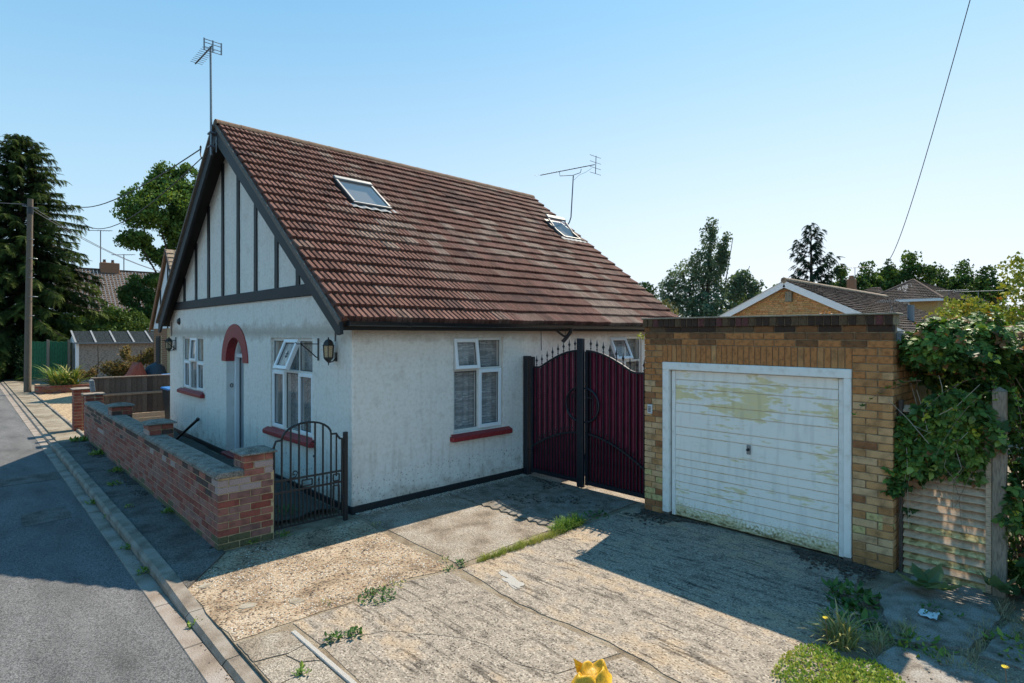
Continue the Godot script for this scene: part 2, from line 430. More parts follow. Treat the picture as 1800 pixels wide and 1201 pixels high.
func bar(s: SurfaceTool, a: Vector3, b: Vector3, w: float, d: float, up := Vector3.UP) -> void:
	var z := (b - a).normalized()
	if absf(z.dot(up)) > 0.95:
		up = Vector3.RIGHT
	var x := up.cross(z).normalized()
	var y := z.cross(x)
	box(s, Transform3D(Basis(x, y, z), a), Vector3(-w / 2, -d / 2, 0), Vector3(w / 2, d / 2, a.distance_to(b)))

func tube(s: SurfaceTool, pts: Array, r0: float, r1 := -1.0, n := 6, cap := true) -> void:
	if r1 < 0:
		r1 = r0
	s.set_smooth_group(0)
	var prev := []
	var refv := Vector3.UP
	for i in pts.size():
		var d: Vector3 = (pts[mini(i + 1, pts.size() - 1)] - pts[maxi(i - 1, 0)]).normalized()
		if i == 0 and absf(d.dot(refv)) > 0.9:
			refv = Vector3.RIGHT
		var x := refv.cross(d).normalized()
		if x.length() < 0.5:
			x = Vector3.FORWARD.cross(d).normalized()
		var y := d.cross(x)
		refv = y
		var r := lerpf(r0, r1, float(i) / maxf(1, pts.size() - 1))
		var ring := []
		for k in n:
			var a := TAU * k / n
			ring.append(pts[i] + (x * cos(a) + y * sin(a)) * r)
		if i > 0:
			for k in n:
				var k2 := (k + 1) % n
				quad(s, prev[k], prev[k2], ring[k2], ring[k])
		elif cap:
			s.set_smooth_group(-1)
			for k in range(1, n - 1):
				tri(s, ring[0], ring[k + 1], ring[k])
			s.set_smooth_group(0)
		prev = ring
	s.set_smooth_group(-1)
	if cap:
		for k in range(1, n - 1):
			tri(s, prev[0], prev[k], prev[k + 1])

func lathe(s: SurfaceTool, xf: Transform3D, prof: Array, n := 8, smooth := true) -> void:
	s.set_smooth_group(0 if smooth else -1)
	for i in prof.size() - 1:
		for k in n:
			var a := TAU * k / n
			var b := TAU * (k + 1) / n
			var p: Vector2 = prof[i]
			var q: Vector2 = prof[i + 1]
			quad(s, xf * Vector3(p.x * cos(b), p.y, p.x * sin(b)), xf * Vector3(p.x * cos(a), p.y, p.x * sin(a)), xf * Vector3(q.x * cos(a), q.y, q.x * sin(a)), xf * Vector3(q.x * cos(b), q.y, q.x * sin(b)))
	s.set_smooth_group(-1)

# a polygon (x, v) turned into a slab whose top is at y; the ring inside the edge is a small chamfer
func slab(s: SurfaceTool, poly: Array, y: float, th: float, ch := 0.006) -> void:
	var p := PackedVector2Array(poly)
	if Geometry2D.is_polygon_clockwise(p):
		p.reverse()
	var inner := p
	if ch > 0.0:
		var off := Geometry2D.offset_polygon(p, -ch)
		if off.size() == 1 and off[0].size() == p.size():
			inner = off[0]
			# line the two rings up
			var best := 0
			for k in inner.size():
				if inner[k].distance_to(p[0]) < inner[best].distance_to(p[0]):
					best = k
			var turned := PackedVector2Array()
			for k in inner.size():
				turned.append(inner[(best + k) % inner.size()])
			inner = turned
	var ix := Geometry2D.triangulate_polygon(inner)
	for k in range(0, ix.size(), 3):
		var a := inner[ix[k]]
		var b := inner[ix[k + 1]]
		var c := inner[ix[k + 2]]
		if (b - a).cross(c - a) < 0:
			var t := b
			b = c
			c = t
		tri(s, P(a.x, y, a.y), P(b.x, y, b.y), P(c.x, y, c.y))
	for k in p.size():
		var k2 := (k + 1) % p.size()
		if inner != p:
			quad(s, P(p[k].x, y - ch, p[k].y), P(p[k2].x, y - ch, p[k2].y), P(inner[k2].x, y, inner[k2].y), P(inner[k].x, y, inner[k].y))
		var e := ch if inner != p else 0.0
		quad(s, P(p[k].x, y - th, p[k].y), P(p[k2].x, y - th, p[k2].y), P(p[k2].x, y - e, p[k2].y), P(p[k].x, y - e, p[k].y))

# edge between two points with small irregularities
func ragged(a: Vector2, b: Vector2, amp: float, step := 0.12) -> Array:
	var n := maxi(1, int(a.distance_to(b) / step))
	var out := []
	var d := (b - a).orthogonal().normalized()
	for k in n:
		out.append(a.lerp(b, float(k) / n) + (d * rr(-amp, amp) if k > 0 else Vector2.ZERO))
	return out

func ragged_poly(pts: Array, amp: float, step := 0.12) -> Array:
	var out := []
	for k in pts.size():
		out += ragged(pts[k], pts[(k + 1) % pts.size()], amp, step)
	return out

# ---------------------------------------------------------------- scene nodes
func thing(called: String, label: String, category: String, at: Vector3, group := "") -> Node3D:
	var o := Node3D.new()
	o.name = called
	add_child(o, true)
	o.position = at
	return tag(o, label, category, group)

func tag(o: Node3D, label: String, category: String, group := "") -> Node3D:
	if label:
		o.set_meta("label", label)
	if category:
		o.set_meta("category", category)
	if group:
		o.set_meta("group", group)
	return o

# a mesh given in world coordinates (through xf), parented under a thing, a part or the root
func part(called: String, mesh: Mesh, m: Material, parent: Node3D = null, xf := Transform3D.IDENTITY) -> MeshInstance3D:
	var o := MeshInstance3D.new()
	o.name = called
	o.mesh = mesh
	o.material_override = m
	o.cast_shadow = GeometryInstance3D.SHADOW_CASTING_SETTING_ON
	if parent == null:
		add_child(o, true)
		o.transform = xf
	else:
		parent.add_child(o, true)
		o.transform = parent.global_transform.affine_inverse() * xf
	return o

func structure(called: String, mesh: Mesh, m: Material) -> MeshInstance3D:
	var o := part(called, mesh, m)
	o.set_meta("kind", "structure")
	return o

func structure_root(called: String, at := Vector3.ZERO) -> Node3D:
	var o := Node3D.new()
	o.name = called
	add_child(o, true)
	o.position = at
	o.set_meta("kind", "structure")
	return o

func many(called: String, mesh: Mesh, m: Material, xfs: Array, cols: Array, parent: Node3D = null) -> MultiMeshInstance3D:
	var mm := MultiMesh.new()
	mm.transform_format = MultiMesh.TRANSFORM_3D
	mm.use_colors = cols.size() > 0
	mm.mesh = mesh
	mm.instance_count = xfs.size()
	var inv := Transform3D.IDENTITY if parent == null else parent.global_transform.affine_inverse()
	for i in xfs.size():
		mm.set_instance_transform(i, inv * xfs[i])
		if cols.size():
			mm.set_instance_color(i, cols[i])
	var o := MultiMeshInstance3D.new()
	o.name = called
	o.multimesh = mm
	o.material_override = m
	o.set_meta("kind", "stuff")
	if parent == null:
		add_child(o, true)
	else:
		parent.add_child(o, true)
	return o

# pieces: [Transform3D, mesh, material name]; the 300 nearest become parts of their own, the rest joins into one part per look
func lay(called: String, pieces: Array, parent: Node3D, rest_name: String, most := 300) -> void:
	pieces.sort_custom(func(a, b): return a[0].origin.distance_squared_to(EYE) < b[0].origin.distance_squared_to(EYE))
	for i in mini(most, pieces.size()):
		part(called, pieces[i][1], M[pieces[i][2]], parent, pieces[i][0])
	if pieces.size() > most:
		var am := ArrayMesh.new()
		var by := {}
		for i in range(most, pieces.size()):
			by.get_or_add(pieces[i][2], []).append(pieces[i])
		var keys := by.keys()
		keys.sort()
		for k in keys:
			var s := SurfaceTool.new()
			s.begin(Mesh.PRIMITIVE_TRIANGLES)
			for p in by[k]:
				s.append_from(p[1], 0, p[0])
			s.commit(am)
			am.surface_set_material(am.get_surface_count() - 1, M[k])
		var o := MeshInstance3D.new()
		o.name = rest_name
		o.mesh = am
		o.set_meta("kind", "stuff")
		parent.add_child(o, true)
		o.transform = parent.global_transform.affine_inverse()

func brick_mesh(l: float, h: float, d: float, sd: int) -> ArrayMesh:
	var s := S()
	var r := RandomNumberGenerator.new()
	r.seed = sd
	var t := Basis.from_euler(Vector3(r.randf_range(-0.006, 0.006), r.randf_range(-0.006, 0.006), r.randf_range(-0.004, 0.004)))
	box(s, Transform3D(t, Vector3.ZERO), Vector3(-l / 2, -h / 2, -d), Vector3(l / 2, h / 2, r.randf_range(-0.002, 0.003)), 0.004)
	return done(s)

var bricks := {}
func brick(l: float, h := 0.065, d := 0.09) -> ArrayMesh:
	var key := "%.3f_%.3f_%.3f_%d" % [l, h, d, rng.randi() % 3]
	if not bricks.has(key):
		bricks[key] = brick_mesh(l, h, d, hash(key))
	return bricks[key]

func pick(names: Array) -> String:
	return names[rng.randi() % names.size()]

# ---------------------------------------------------------------- camera, sky, sun
func camera_and_light() -> void:
	var cam := Camera3D.new()
	cam.name = "camera"
	cam.position = EYE
	cam.rotation.y = -YAW
	cam.projection = Camera3D.PROJECTION_FRUSTUM
	cam.near = 0.05
	cam.far = 900.0
	cam.keep_aspect = Camera3D.KEEP_HEIGHT
	cam.size = 0.05 * 1201.0 / 1010.2
	cam.frustum_offset = Vector2(0, -0.05 * 13.3 / 1010.2)
	add_child(cam)
	var to_sun := Vector3(0.76, 1.0, -0.18).normalized()
	var sun := DirectionalLight3D.new()
	sun.name = "sun"
	sun.light_energy = SUN_ENERGY
	sun.light_color = Color(1.0, 0.95, 0.87)
	sun.light_angular_distance = 0.5
	sun.shadow_enabled = true
	sun.look_at_from_position(to_sun * 50.0, Vector3.ZERO)
	add_child(sun)
	var env := Environment.new()
	env.background_mode = Environment.BG_SKY
	var sky := Sky.new()
	var pm := PanoramaSkyMaterial.new()
	pm.panorama = ImageTexture.create_from_image(air(to_sun))
	pm.energy_multiplier = 1.0
	sky.sky_material = pm
	env.sky = sky
	env.tonemap_mode = Environment.TONE_MAPPER_LINEAR
	env.tonemap_exposure = EXPOSURE
	env.sdfgi_enabled = true
	env.ssao_enabled = true
	env.ssil_enabled = true
	var we := WorldEnvironment.new()
	we.name = "world"
	we.environment = env
	add_child(we)

# clear summer air: blue overhead, pale towards the horizon, paler still on the sun's side
func air(to_sun: Vector3) -> Image:
	var w := 512
	var h := 256
	var data := PackedFloat32Array()
	data.resize(w * h * 3)
	var zen := Vector3(0.012, 0.106, 0.228)
	var hor := Vector3(0.170, 0.283, 0.345)
	var haze := Vector3(0.40, 0.375, 0.375)
	for j in h:
		var th := PI * (j + 0.5) / h
		var y := cos(th)
		for i in w:
			var ph := TAU * (i + 0.5) / w
			var d := Vector3(sin(ph) * sin(th), y, -cos(ph) * sin(th))
			var yy := maxf(y, 0.0)
			var t := pow(1.0 - yy, 1.9)
			var c := zen.lerp(hor, t)
			var g := (d.dot(to_sun) + 1.0) * 0.5
			var f := pow(g, 5.0) * 2.2 * pow(1.0 - yy, 4.5)
			c = c.lerp(haze, clampf(f, 0.0, 0.92))
			c += Vector3(0.05, 0.075, 0.085) * pow(g, 10.0)
			c = c.lerp(Vector3(0.235, 0.275, 0.305), 0.85 * pow(1.0 - yy, 6.5) * (1.0 - clampf(f, 0.0, 1.0)))
			if y < 0.0:
				c = c.lerp(Vector3(0.24, 0.21, 0.17), clampf(-y * 6.0, 0.0, 1.0))
			var q := (j * w + i) * 3
			data[q] = c.x
			data[q + 1] = c.y
			data[q + 2] = c.z
	return Image.create_from_data(w, h, false, Image.FORMAT_RGBF, data.to_byte_array())

# ---------------------------------------------------------------- ground
func ground() -> void:
	var s := S()
	slab(s, [Vector2(-260, -260), Vector2(420, -260), Vector2(420, 420), Vector2(-260, 420)], -0.16, 0.3, 0.0)
	structure("ground", done(s), M.earth)
	s = S()
	slab(s, [Vector2(-7.0, -40), Vector2(1.192, -40), Vector2(1.192, 120), Vector2(-7.0, 120)], -0.06, 0.08, 0.0)
	structure("road", done(s), M.tarmac)
	# worn streaks and a filled trench in the tarmac
	for q in [[0.55, 1.02, 9.2, 9.9], [-2.2, 1.17, 11.8, 12.5]]:
		s = S()
		slab(s, ragged_poly([Vector2(q[0], q[2]), Vector2(q[1], q[2] + 0.05), Vector2(q[1], q[3]), Vector2(q[0], q[3] - 0.06)], 0.02, 0.2), -0.055, 0.01, 0.0)
		part("road_patch", done(s), M.footway, get_node("road"))
	# the concrete channel and the kerb, block by block
	var ch := structure_root("channel", P(1.26, -0.06, 6))
	var v := -6.0
	while v < 46.0:
		s = S()
		var l := 0.9 if v < 30.0 else 4.0
		pbox(s, 1.194, 1.333, -0.16, -0.052 + rr(-0.003, 0.003), v + 0.004, v + l - 0.004, 0.006)
		part("channel_block", done(s), M.channel, ch)
		v += l
	var kb := structure_root("kerb", P(1.39, 0, 6))
	v = -5.7
	while v < 46.0:
		var l := 0.915 if v < 30.0 else 3.66
		s = S()
		var y0 := kerb_top(v)
		var y1 := kerb_top(v + l)
		var j := rr(-0.005, 0.005)
		var a := [P(1.335 + j, -0.16, v + 0.005), P(1.335 + j, y0 - 0.03, v + 0.005), P(1.362 + j, y0, v + 0.005), P(1.462, y0, v + 0.005)]
		var b := [P(1.335 + j, -0.16, v + l - 0.005), P(1.335 + j, y1 - 0.03, v + l - 0.005), P(1.362 + j, y1, v + l - 0.005), P(1.462, y1, v + l - 0.005)]
		for k in 3:
			quad(s, b[k], a[k], a[k + 1], b[k + 1])
		quad(s, a[0], P(1.462, -0.16, v), a[3], a[2])
		quad(s, P(1.462, -0.16, v + l), b[0], b[2], b[3])
		quad(s, a[0], a[2], a[1], a[0])
		part("kerb_stone", done(s), M.kerb, kb)
		v += l
	# footway in front of the wall, dark with age; paler flags further on
	s = S()
	slab(s, ragged_poly([Vector2(1.466, 5.75), Vector2(1.99, 6.42), Vector2(1.95, 15.3), Vector2(1.466, 15.3)], 0.012, 0.3), 0.022, 0.15, 0.004)
	structure("pavement", done(s), M.footway)
	var fl := structure_root("far_pavement", P(1.7, 0, 20))
	v = 15.32
	while v < 46.0:
		var l := 1.1 if v < 29 else 3.0
		s = S()
		pbox(s, 1.466, 1.95, -0.12, 0.012 + rr(-0.004, 0.004), v + 0.008, v + l - 0.008, 0.005)
		part("paving_slab", done(s), M.paving, fl)
		v += l
	# soil under the whole plot, then the concrete bays of the drive on top of it
	s = S()
	slab(s, [Vector2(1.464, -6), Vector2(40, -6), Vector2(40, 46), Vector2(1.952, 46), Vector2(1.952, 6.5), Vector2(1.464, 5.72)], -0.002, 0.12, 0.0)
	structure("soil", done(s), M.soil)
	var dr := structure_root("drive", P(3.5, 0, 4.5))
	s = S()
	slab(s, ragged_poly([Vector2(1.47, 4.54), Vector2(2.3, 4.51), Vector2(2.9, 4.60), Vector2(3.46, 4.48), Vector2(3.50, 5.9), Vector2(3.56, 6.42), Vector2(2.56, 6.47), Vector2(1.96, 6.44), Vector2(1.47, 5.80)], 0.02, 0.15), 0.003, 0.05, 0.003)
	part("pebble_bay", done(s), M.aggregate, dr)
	s = S()
	slab(s, ragged_poly([Vector2(3.575, 4.50), Vector2(4.985, 4.56), Vector2(5.03, 6.66), Vector2(3.63, 6.66)], 0.008, 0.15), 0.004, 0.06, 0.003)
	part("smooth_bay", done(s), M.smooth, dr)
	# the edge of the next bay is chipped in even steps
	s = S()
	var edge := []
	for k in 12:
		var vv := 4.60 + k * 0.17
		edge.append(Vector2(5.02 + rr(-0.005, 0.01), vv))
		edge.append(Vector2(5.075 + rr(-0.01, 0.01), vv + 0.10))
	slab(s, edge + [Vector2(5.05, 6.66), Vector2(6.62, 6.66), Vector2(6.62, 4.47), Vector2(5.05, 4.47)], 0.014, 0.06, 0.0)
	part("gate_bay", done(s), M.oldslab, dr)
	s = S()
	slab(s, ragged_poly([Vector2(3.36, 1.35), Vector2(3.49, 2.6), Vector2(3.425, 3.5), Vector2(3.53, 4.385), Vector2(6.46, 4.385), Vector2(6.46, 1.75), Vector2(5.6, 1.55), Vector2(4.95, 1.22), Vector2(4.35, 1.5), Vector2(4.0, 0.7), Vector2(3.3, 0.2)], 0.012, 0.12), 0.004, 0.06, 0.003)
	part("tamped_bay", done(s), M.tamp, dr)
	# the nearer tamped bay is split by a crack
	var crack := [Vector2(1.92, 4.02), Vector2(2.07, 3.98), Vector2(2.15, 4.02), Vector2(2.25, 3.93), Vector2(2.36, 3.90), Vector2(2.46, 3.78), Vector2(2.52, 3.66), Vector2(2.60, 3.60), Vector2(2.73, 3.40), Vector2(2.80, 3.2), Vector2(2.78, 2.9), Vector2(2.9, 2.6)]
	var up := [Vector2(1.90, 4.50), Vector2(2.5, 4.47), Vector2(2.9, 4.55), Vector2(3.40, 4.42), Vector2(3.385, 3.4), Vector2(3.43, 2.45)]
	var rev := crack.duplicate()
	rev.reverse()
	s = S()
	slab(s, up + rev, 0.003, 0.05, 0.0)
	part("tamped_bay", done(s), M.tamp, dr)
	var lower := []
	for c in crack:
		lower.append(c + Vector2(-0.002, -0.0045))
	s = S()
	slab(s, lower + [Vector2(3.41, 2.40), Vector2(3.30, 0.2), Vector2(2.2, 0.2), Vector2(1.93, 1.8), Vector2(1.90, 3.4)], 0.001, 0.05, 0.0)
	part("tamped_bay", done(s), M.tamp, dr)
	# the cracked old strip beside the kerb
	for poly in [[Vector2(1.475, 4.50), Vector2(1.825, 4.42), Vector2(1.822, 4.13), Vector2(1.70, 4.10), Vector2(1.60, 4.13), Vector2(1.475, 4.16)],
			[Vector2(1.475, 4.145), Vector2(1.60, 4.115), Vector2(1.66, 4.09), Vector2(1.70, 3.93), Vector2(1.66, 3.80), Vector2(1.475, 3.78)],
			[Vector2(1.675, 4.085), Vector2(1.822, 4.115), Vector2(1.82, 3.86), Vector2(1.715, 3.93)],
			[Vector2(1.475, 3.765), Vector2(1.66, 3.785), Vector2(1.705, 3.915), Vector2(1.82, 3.845), Vector2(1.81, 3.0), Vector2(1.475, 3.0)],
			[Vector2(1.475, 2.985), Vector2(1.81, 2.985), Vector2(1.80, 0.8), Vector2(1.475, 0.8)]]:
		s = S()
		slab(s, ragged_poly(poly, 0.004, 0.05), 0.003 + rr(-0.002, 0.003), 0.05, 0.002)
		part("cracked_slab", done(s), M.smooth, dr)
	s = S()
	box(s, Transform3D(Basis(Vector3.UP, 0.012), P(1.858, 0, 3.35)), Vector3(-0.02, -0.04, -1.02), Vector3(0.02, 0.012, 1.02), 0.005)
	part("edging_strip", done(s), M.cement, dr)
	# flat pieces of spalled concrete and a bald cement patch
	for q in [[1.75, 5.05, 0.085], [2.08, 4.86, 0.075], [1.60, 5.72, 0.06]]:
		s = S()
		var pts := []
		for k in 6:
			var an := TAU * k / 6.0 + rr(-0.3, 0.3)
			pts.append(Vector2(q[0] + cos(an) * q[2] * rr(0.7, 1.2), q[1] + sin(an) * q[2] * rr(0.6, 1.0)))
		slab(s, pts, 0.008, 0.03, 0.004)
		part("concrete_flake", done(s), M.flake, dr)
	s = S()
	var pts2 := []
	for k in 26:
		var an := TAU * k / 26.0
		var f := 0.6 + 0.7 * wobble.get_noise_2d(cos(an) * 110.0, sin(an) * 110.0) + rr(-0.2, 0.2)
		pts2.append(Vector2(3.69 + cos(an) * 0.10 * f + sin(an) * 0.06, 3.86 + sin(an) * 0.33 * f))
	slab(s, pts2, 0.008, 0.02, 0.002)
	part("cement_patch", done(s), M.cement, dr)
	# strip of concrete that goes on behind the gate
	s = S()
	slab(s, [Vector2(6.64, 4.30), Vector2(16, 4.30), Vector2(16, 6.66), Vector2(6.64, 6.66)], 0.012, 0.06, 0.0)
	part("yard_bay", done(s), M.smooth, dr)
	# flags by the louvred panel
	var fs := structure_root("flagstones", P(5.2, 0, 0.9))
	for poly in [[Vector2(5.02, 1.13), Vector2(5.80, 1.42), Vector2(6.45, 1.30), Vector2(6.55, 0.80), Vector2(6.05, 0.62), Vector2(5.25, 0.72)],
			[Vector2(4.42, 1.20), Vector2(4.92, 1.10), Vector2(5.12, 0.72), Vector2(4.80, 0.42), Vector2(4.35, 0.60)],
			[Vector2(5.22, 0.66), Vector2(6.0, 0.56), Vector2(6.2, -0.3), Vector2(5.3, -0.3)],
			[Vector2(4.55, 0.40), Vector2(4.86, 0.38), Vector2(5.1, 0.3), Vector2(5.1, -0.5), Vector2(4.4, -0.5)]]:
		s = S()
		slab(s, ragged_poly(poly, 0.014, 0.1), rr(0.014, 0.032), 0.06, 0.008)
		part("flagstone", done(s), M.flag, fs)
	# pale pebbles along the foot of the house wall, loose stones on the pebble bay, litter by the door and the wall
	scatter_bits()
	# the neighbour's gravel drive with its white edging
	s = S()
	slab(s, [Vector2(2.02, 15.9), Vector2(4.6, 15.9), Vector2(4.6, 28.3), Vector2(2.02, 28.3)], 0.0, 0.03, 0.0)
	structure("gravel", done(s), M.gravel)
	var ed := structure_root("edging", P(1.98, 0, 22))
	v = 15.6
	while v < 29.0:
		s = S()
		pbox(s, 1.952, 2.015, -0.1, 0.05 + rr(-0.01, 0.01), v + 0.006, v + 0.9, 0.01)
		part("edging_stone", done(s), M.kerb, ed)
		v += 0.905

func kerb_top(v: float) -> float:
	return lerpf(-0.022, 0.045, clampf((v - 4.9) / 1.5, 0, 1)) - lerpf(0.0, 0.067, clampf((v - 14.6) / 1.2, 0, 1))

func pebble_mesh(sd: int) -> ArrayMesh:
	var r := RandomNumberGenerator.new()
	r.seed = sd
	var s := S()
	var prof := [Vector2(0.001, -0.3), Vector2(0.45, -0.2), Vector2(0.5, 0.05), Vector2(0.3, 0.27), Vector2(0.001, 0.33)]
	lathe(s, Transform3D(Basis.from_scale(Vector3(1.0, r.randf_range(0.6, 0.9), r.randf_range(0.6, 0.95))), Vector3.ZERO), prof, 6)
	return done(s)

func scatter_bits() -> void:
	var cols := [Color(0.46, 0.38, 0.28), Color(0.32, 0.26, 0.2), Color(0.55, 0.5, 0.42), Color(0.2, 0.17, 0.15), Color(0.4, 0.24, 0.14), Color(0.6, 0.55, 0.48)]
	var xs := []
	var cs := []
	var m := pebble_mesh(3)
	for i in 5200:
		var x := rr(1.5, 3.48)
		var v := rr(4.55, 6.42)
		if v > 5.75 + (x - 1.47) * 1.3:
			continue
		if wobble.get_noise_2d(x * 90.0, v * 90.0) < -0.12:
			continue
		var sc := rr(0.008, 0.02)
		xs.append(Transform3D(Basis.from_euler(Vector3(rr(-0.3, 0.3), rr(0, TAU), rr(-0.3, 0.3))).scaled(Vector3(sc, sc, sc)), P(x, sc * 0.12, v)))
		cs.append(cols[rng.randi() % cols.size()])
	for i in 2600:
		var x := rr(3.62, 6.62)
		var d: float = absf(rng.randfn(0.0, 0.07))
		var sc := rr(0.010, 0.024)
		xs.append(Transform3D(Basis.from_euler(Vector3(rr(-0.3, 0.3), rr(0, TAU), rr(-0.3, 0.3))).scaled(Vector3(sc, sc, sc)), P(x, 0.012, 6.66 - d)))
		cs.append(cols[rng.randi() % cols.size()] * 0.9)
	for i in 2200:
		var x := rr(4.3, 6.6)
		var v := rr(-0.2, 1.7)
		if wobble.get_noise_2d(x * 50.0, v * 50.0) < 0.02:
			continue
		var sc := rr(0.006, 0.018)
		xs.append(Transform3D(Basis.from_euler(Vector3(rr(-0.3, 0.3), rr(0, TAU), rr(-0.3, 0.3))).scaled(Vector3(sc, sc, sc)), P(x, 0.004 + (0.02 if rng.randf() < 0.3 else 0.0), v)))
		cs.append(cols[rng.randi() % cols.size()] * 0.7)
	many("loose_pebbles", m, M.stone_bits, xs, cs)
	# dark moss and dirt: under the garage door, along the brick wall, on the bay by the gate
	xs = []
	cs = []
	var dm := pebble_mesh(9)
	for i in 5200:
		var x := 0.0
		var v := 0.0
		var k := rng.randf()
		if k < 0.5:
			v = rr(1.55, 4.3)
			x = 6.44 - absf(rng.randfn(0.0, 0.16))
			if wobble.get_noise_2d(x * 60.0, v * 45.0) < -0.10:
				continue
		elif k < 0.82:
			v = rr(6.6, 14.8)
			x = 1.93 - absf(rng.randfn(0.0, 0.075))
			if wobble.get_noise_2d(x * 60.0, v * 40.0) < -0.05:
				continue
		else:
			v = rr(4.7, 6.5)
			x = rr(5.15, 6.6)
			if wobble.get_noise_2d(x * 55.0, v * 55.0) < 0.24:
				continue
		var sc := rr(0.012, 0.045)
		xs.append(Transform3D(Basis(Vector3.UP, rr(0, TAU)).scaled(Vector3(sc, sc * 0.45, sc)), P(x, 0.016 if k < 0.5 else 0.024, v)))
		cs.append(Color(0.05, 0.038, 0.028) * rr(0.6, 1.5))
	for i in 900:
		var v := rr(3.2, 15.0)
		var x := 1.345 - absf(rng.randfn(0.0, 0.045))
		if wobble.get_noise_2d(v * 60.0, 9.0) < -0.05 and rng.randf() < 0.8:
			continue
		var sc := rr(0.006, 0.024)
		xs.append(Transform3D(Basis(Vector3.UP, rr(0, TAU)).scaled(Vector3(sc, sc * 0.25, sc * 0.5)), P(x, -0.05, v)))
		cs.append(Color(0.10, 0.07, 0.045) * rr(0.5, 1.6))
	many("moss_litter", dm, M.stone_bits, xs, cs)

# ---------------------------------------------------------------- front garden wall
func garden_wall() -> void:
	var w := thing("garden_wall", "low red brick wall with grey coping and pillars between footway and white house", "wall", P(2.05, 0, 11.0))
	var s := S()
	pbox(s, 1.952, 2.165, -0.1, 0.772, 6.701, 15.42)
	pbox(s, 1.953, 2.53, -0.1, 0.771, 6.512, 6.70)
	pbox(s, 2.212, 2.52, -0.1, 0.974, 6.513, 6.82)
	for pv in [9.62, 12.46]:
		pbox(s, 1.953, 2.268, 0.7, 0.975, pv + 0.012, pv + 0.318)
	pbox(s, 1.953, 2.26, 0.5, 0.952, 15.44, 15.74)
	part("mortar", done(s), M.mortar, w)
	var list := []
	var to_road := Basis(Vector3(0, 0, 1), Vector3.UP, Vector3(-1, 0, 0))
	var reds := ["red0", "red1", "red2", "red3", "red4"]
	for row in 10:
		var y := 0.0375 + row * 0.075
		var v := 6.616 if row % 2 == 0 else 6.729
		var first := false
		while v < 15.40:
			var l := 0.215
			var look := pick(reds)
			var n := wobble.get_noise_2d(v * 22.0, row * 16.0)
			if row == 0 or (row == 1 and rng.randf() < 0.35):
				look = "red_moss" if rng.randf() < 0.6 else "red4"
			elif row >= 9:
				look = pick(["red_black", "red_black", "red_black", "red1", "red3"])
			elif row >= 7 and n > 0.12:
				look = "red_black" if rng.randf() < 0.7 else "red3"
			elif row >= 5 and n < -0.32:
				look = "red_white" if rng.randf() < 0.5 else "red1"
			elif v < 6.75 and row >= 5:
				look = pick(["red_white", "red3", "red1"])
			list.append([Transform3D(to_road, P(1.944, y, v + l / 2)), brick(l), look])
			v += l + 0.01
			first = false
	# the end face and the near pillar, seen from the drive
	for row in 13:
		var y := 0.0375 + row * 0.075
		var x := 1.945 if row < 10 else 2.205
		var ls := []
		if row < 10:
			ls = [0.215, 0.215, 0.125] if row % 2 == 0 else [0.1025, 0.215, 0.215, 0.0]
		else:
			ls = [0.215, 0.09] if row % 2 == 0 else [0.1025, 0.2025]
		for l in ls:
			if l <= 0.0:
				continue
			l = minf(l, 2.525 - x)
			var look := pick(reds)
			if row == 0:
				look = "red_moss"
			elif row == 1 and x < 2.2:
				look = "red_moss"
			elif row in [8, 9] and x < 2.2:
				look = "red_white"
			elif row in [10, 11] and rng.randf() < 0.4:
				look = "red_white"
			var dep := 0.09
			if x < 1.95:
				dep = 0.1025 if row % 2 == 0 else 0.215
			list.append([Transform3D(Basis.IDENTITY, P(x + l / 2, y, 6.503)), brick(l, 0.065, dep), look])
			x += l + 0.01
	# the pillar's own left and right faces
	for row in [10, 11, 12]:
		var y: float = 0.0375 + row * 0.075
		var v := 6.60
		for l in ([0.215] if row % 2 == 0 else [0.1025, 0.1025]):
			list.append([Transform3D(to_road, P(2.204, y, v + l / 2)), brick(l), pick(reds)])
			v += l + 0.01
	for row in 13:
		var y := 0.0375 + row * 0.075
		list.append([Transform3D(Basis(Vector3(0, 0, -1), Vector3.UP, Vector3(1, 0, 0)), P(2.528, y, 6.66)), brick(0.215), pick(reds)])
	# the two small pillars, and the end pillar at the far gateway
	for pv in [9.61, 12.45]:
		for row in [10, 11, 12]:
			var y: float = 0.0375 + row * 0.075
			for k in 3:
				list.append([Transform3D(to_road, P(1.946, y, pv + 0.055 + k * 0.11)), brick(0.1), "red1" if row == 12 else pick(["red_white", "red_white", "red3"])])
			for k in 2:
				list.append([Transform3D(Basis.IDENTITY, P(2.03 + k * 0.158, y, pv + 0.002)), brick(0.148), pick(["red0", "red_black", "red1"])])
	for row in 13:
		var y := 0.0375 + row * 0.075
		for k in 2:
			list.append([Transform3D(to_road, P(1.946, y, 15.50 + k * 0.158)), brick(0.148), pick(reds)])
			list.append([Transform3D(Basis.IDENTITY, P(2.03 + k * 0.158, y, 15.436)), brick(0.148), pick(reds)])
	lay("brick", list, w, "bricks")
	# coping: concrete lengths with sloping faces
	var v := 6.478
	while v < 15.40:
		var l := minf(0.9, 15.42 - v)
		s = S()
		coping(s, [P(1.915, 0.772, v + 0.002), P(1.915, 0.805, v + 0.002), P(1.955, 0.832, v + 0.002), P(2.155, 0.832, v + 0.002), P(2.195, 0.805, v + 0.002), P(2.195, 0.772, v + 0.002)], Vector3(0, 0, -(l - 0.006)))
		part("coping", done(s), M.coping, w)
		v += l
	s = S()
	coping(s, [P(2.203, 0.772, 6.475), P(2.203, 0.805, 6.475), P(2.203, 0.832, 6.515), P(2.203, 0.832, 6.68), P(2.203, 0.772, 6.70)], Vector3(-0.006, 0, 0))
	pbox(s, 1.93, 2.203, 0.774, 0.834, 6.476, 6.70, 0.012)
	part("coping", done(s), M.coping, w)
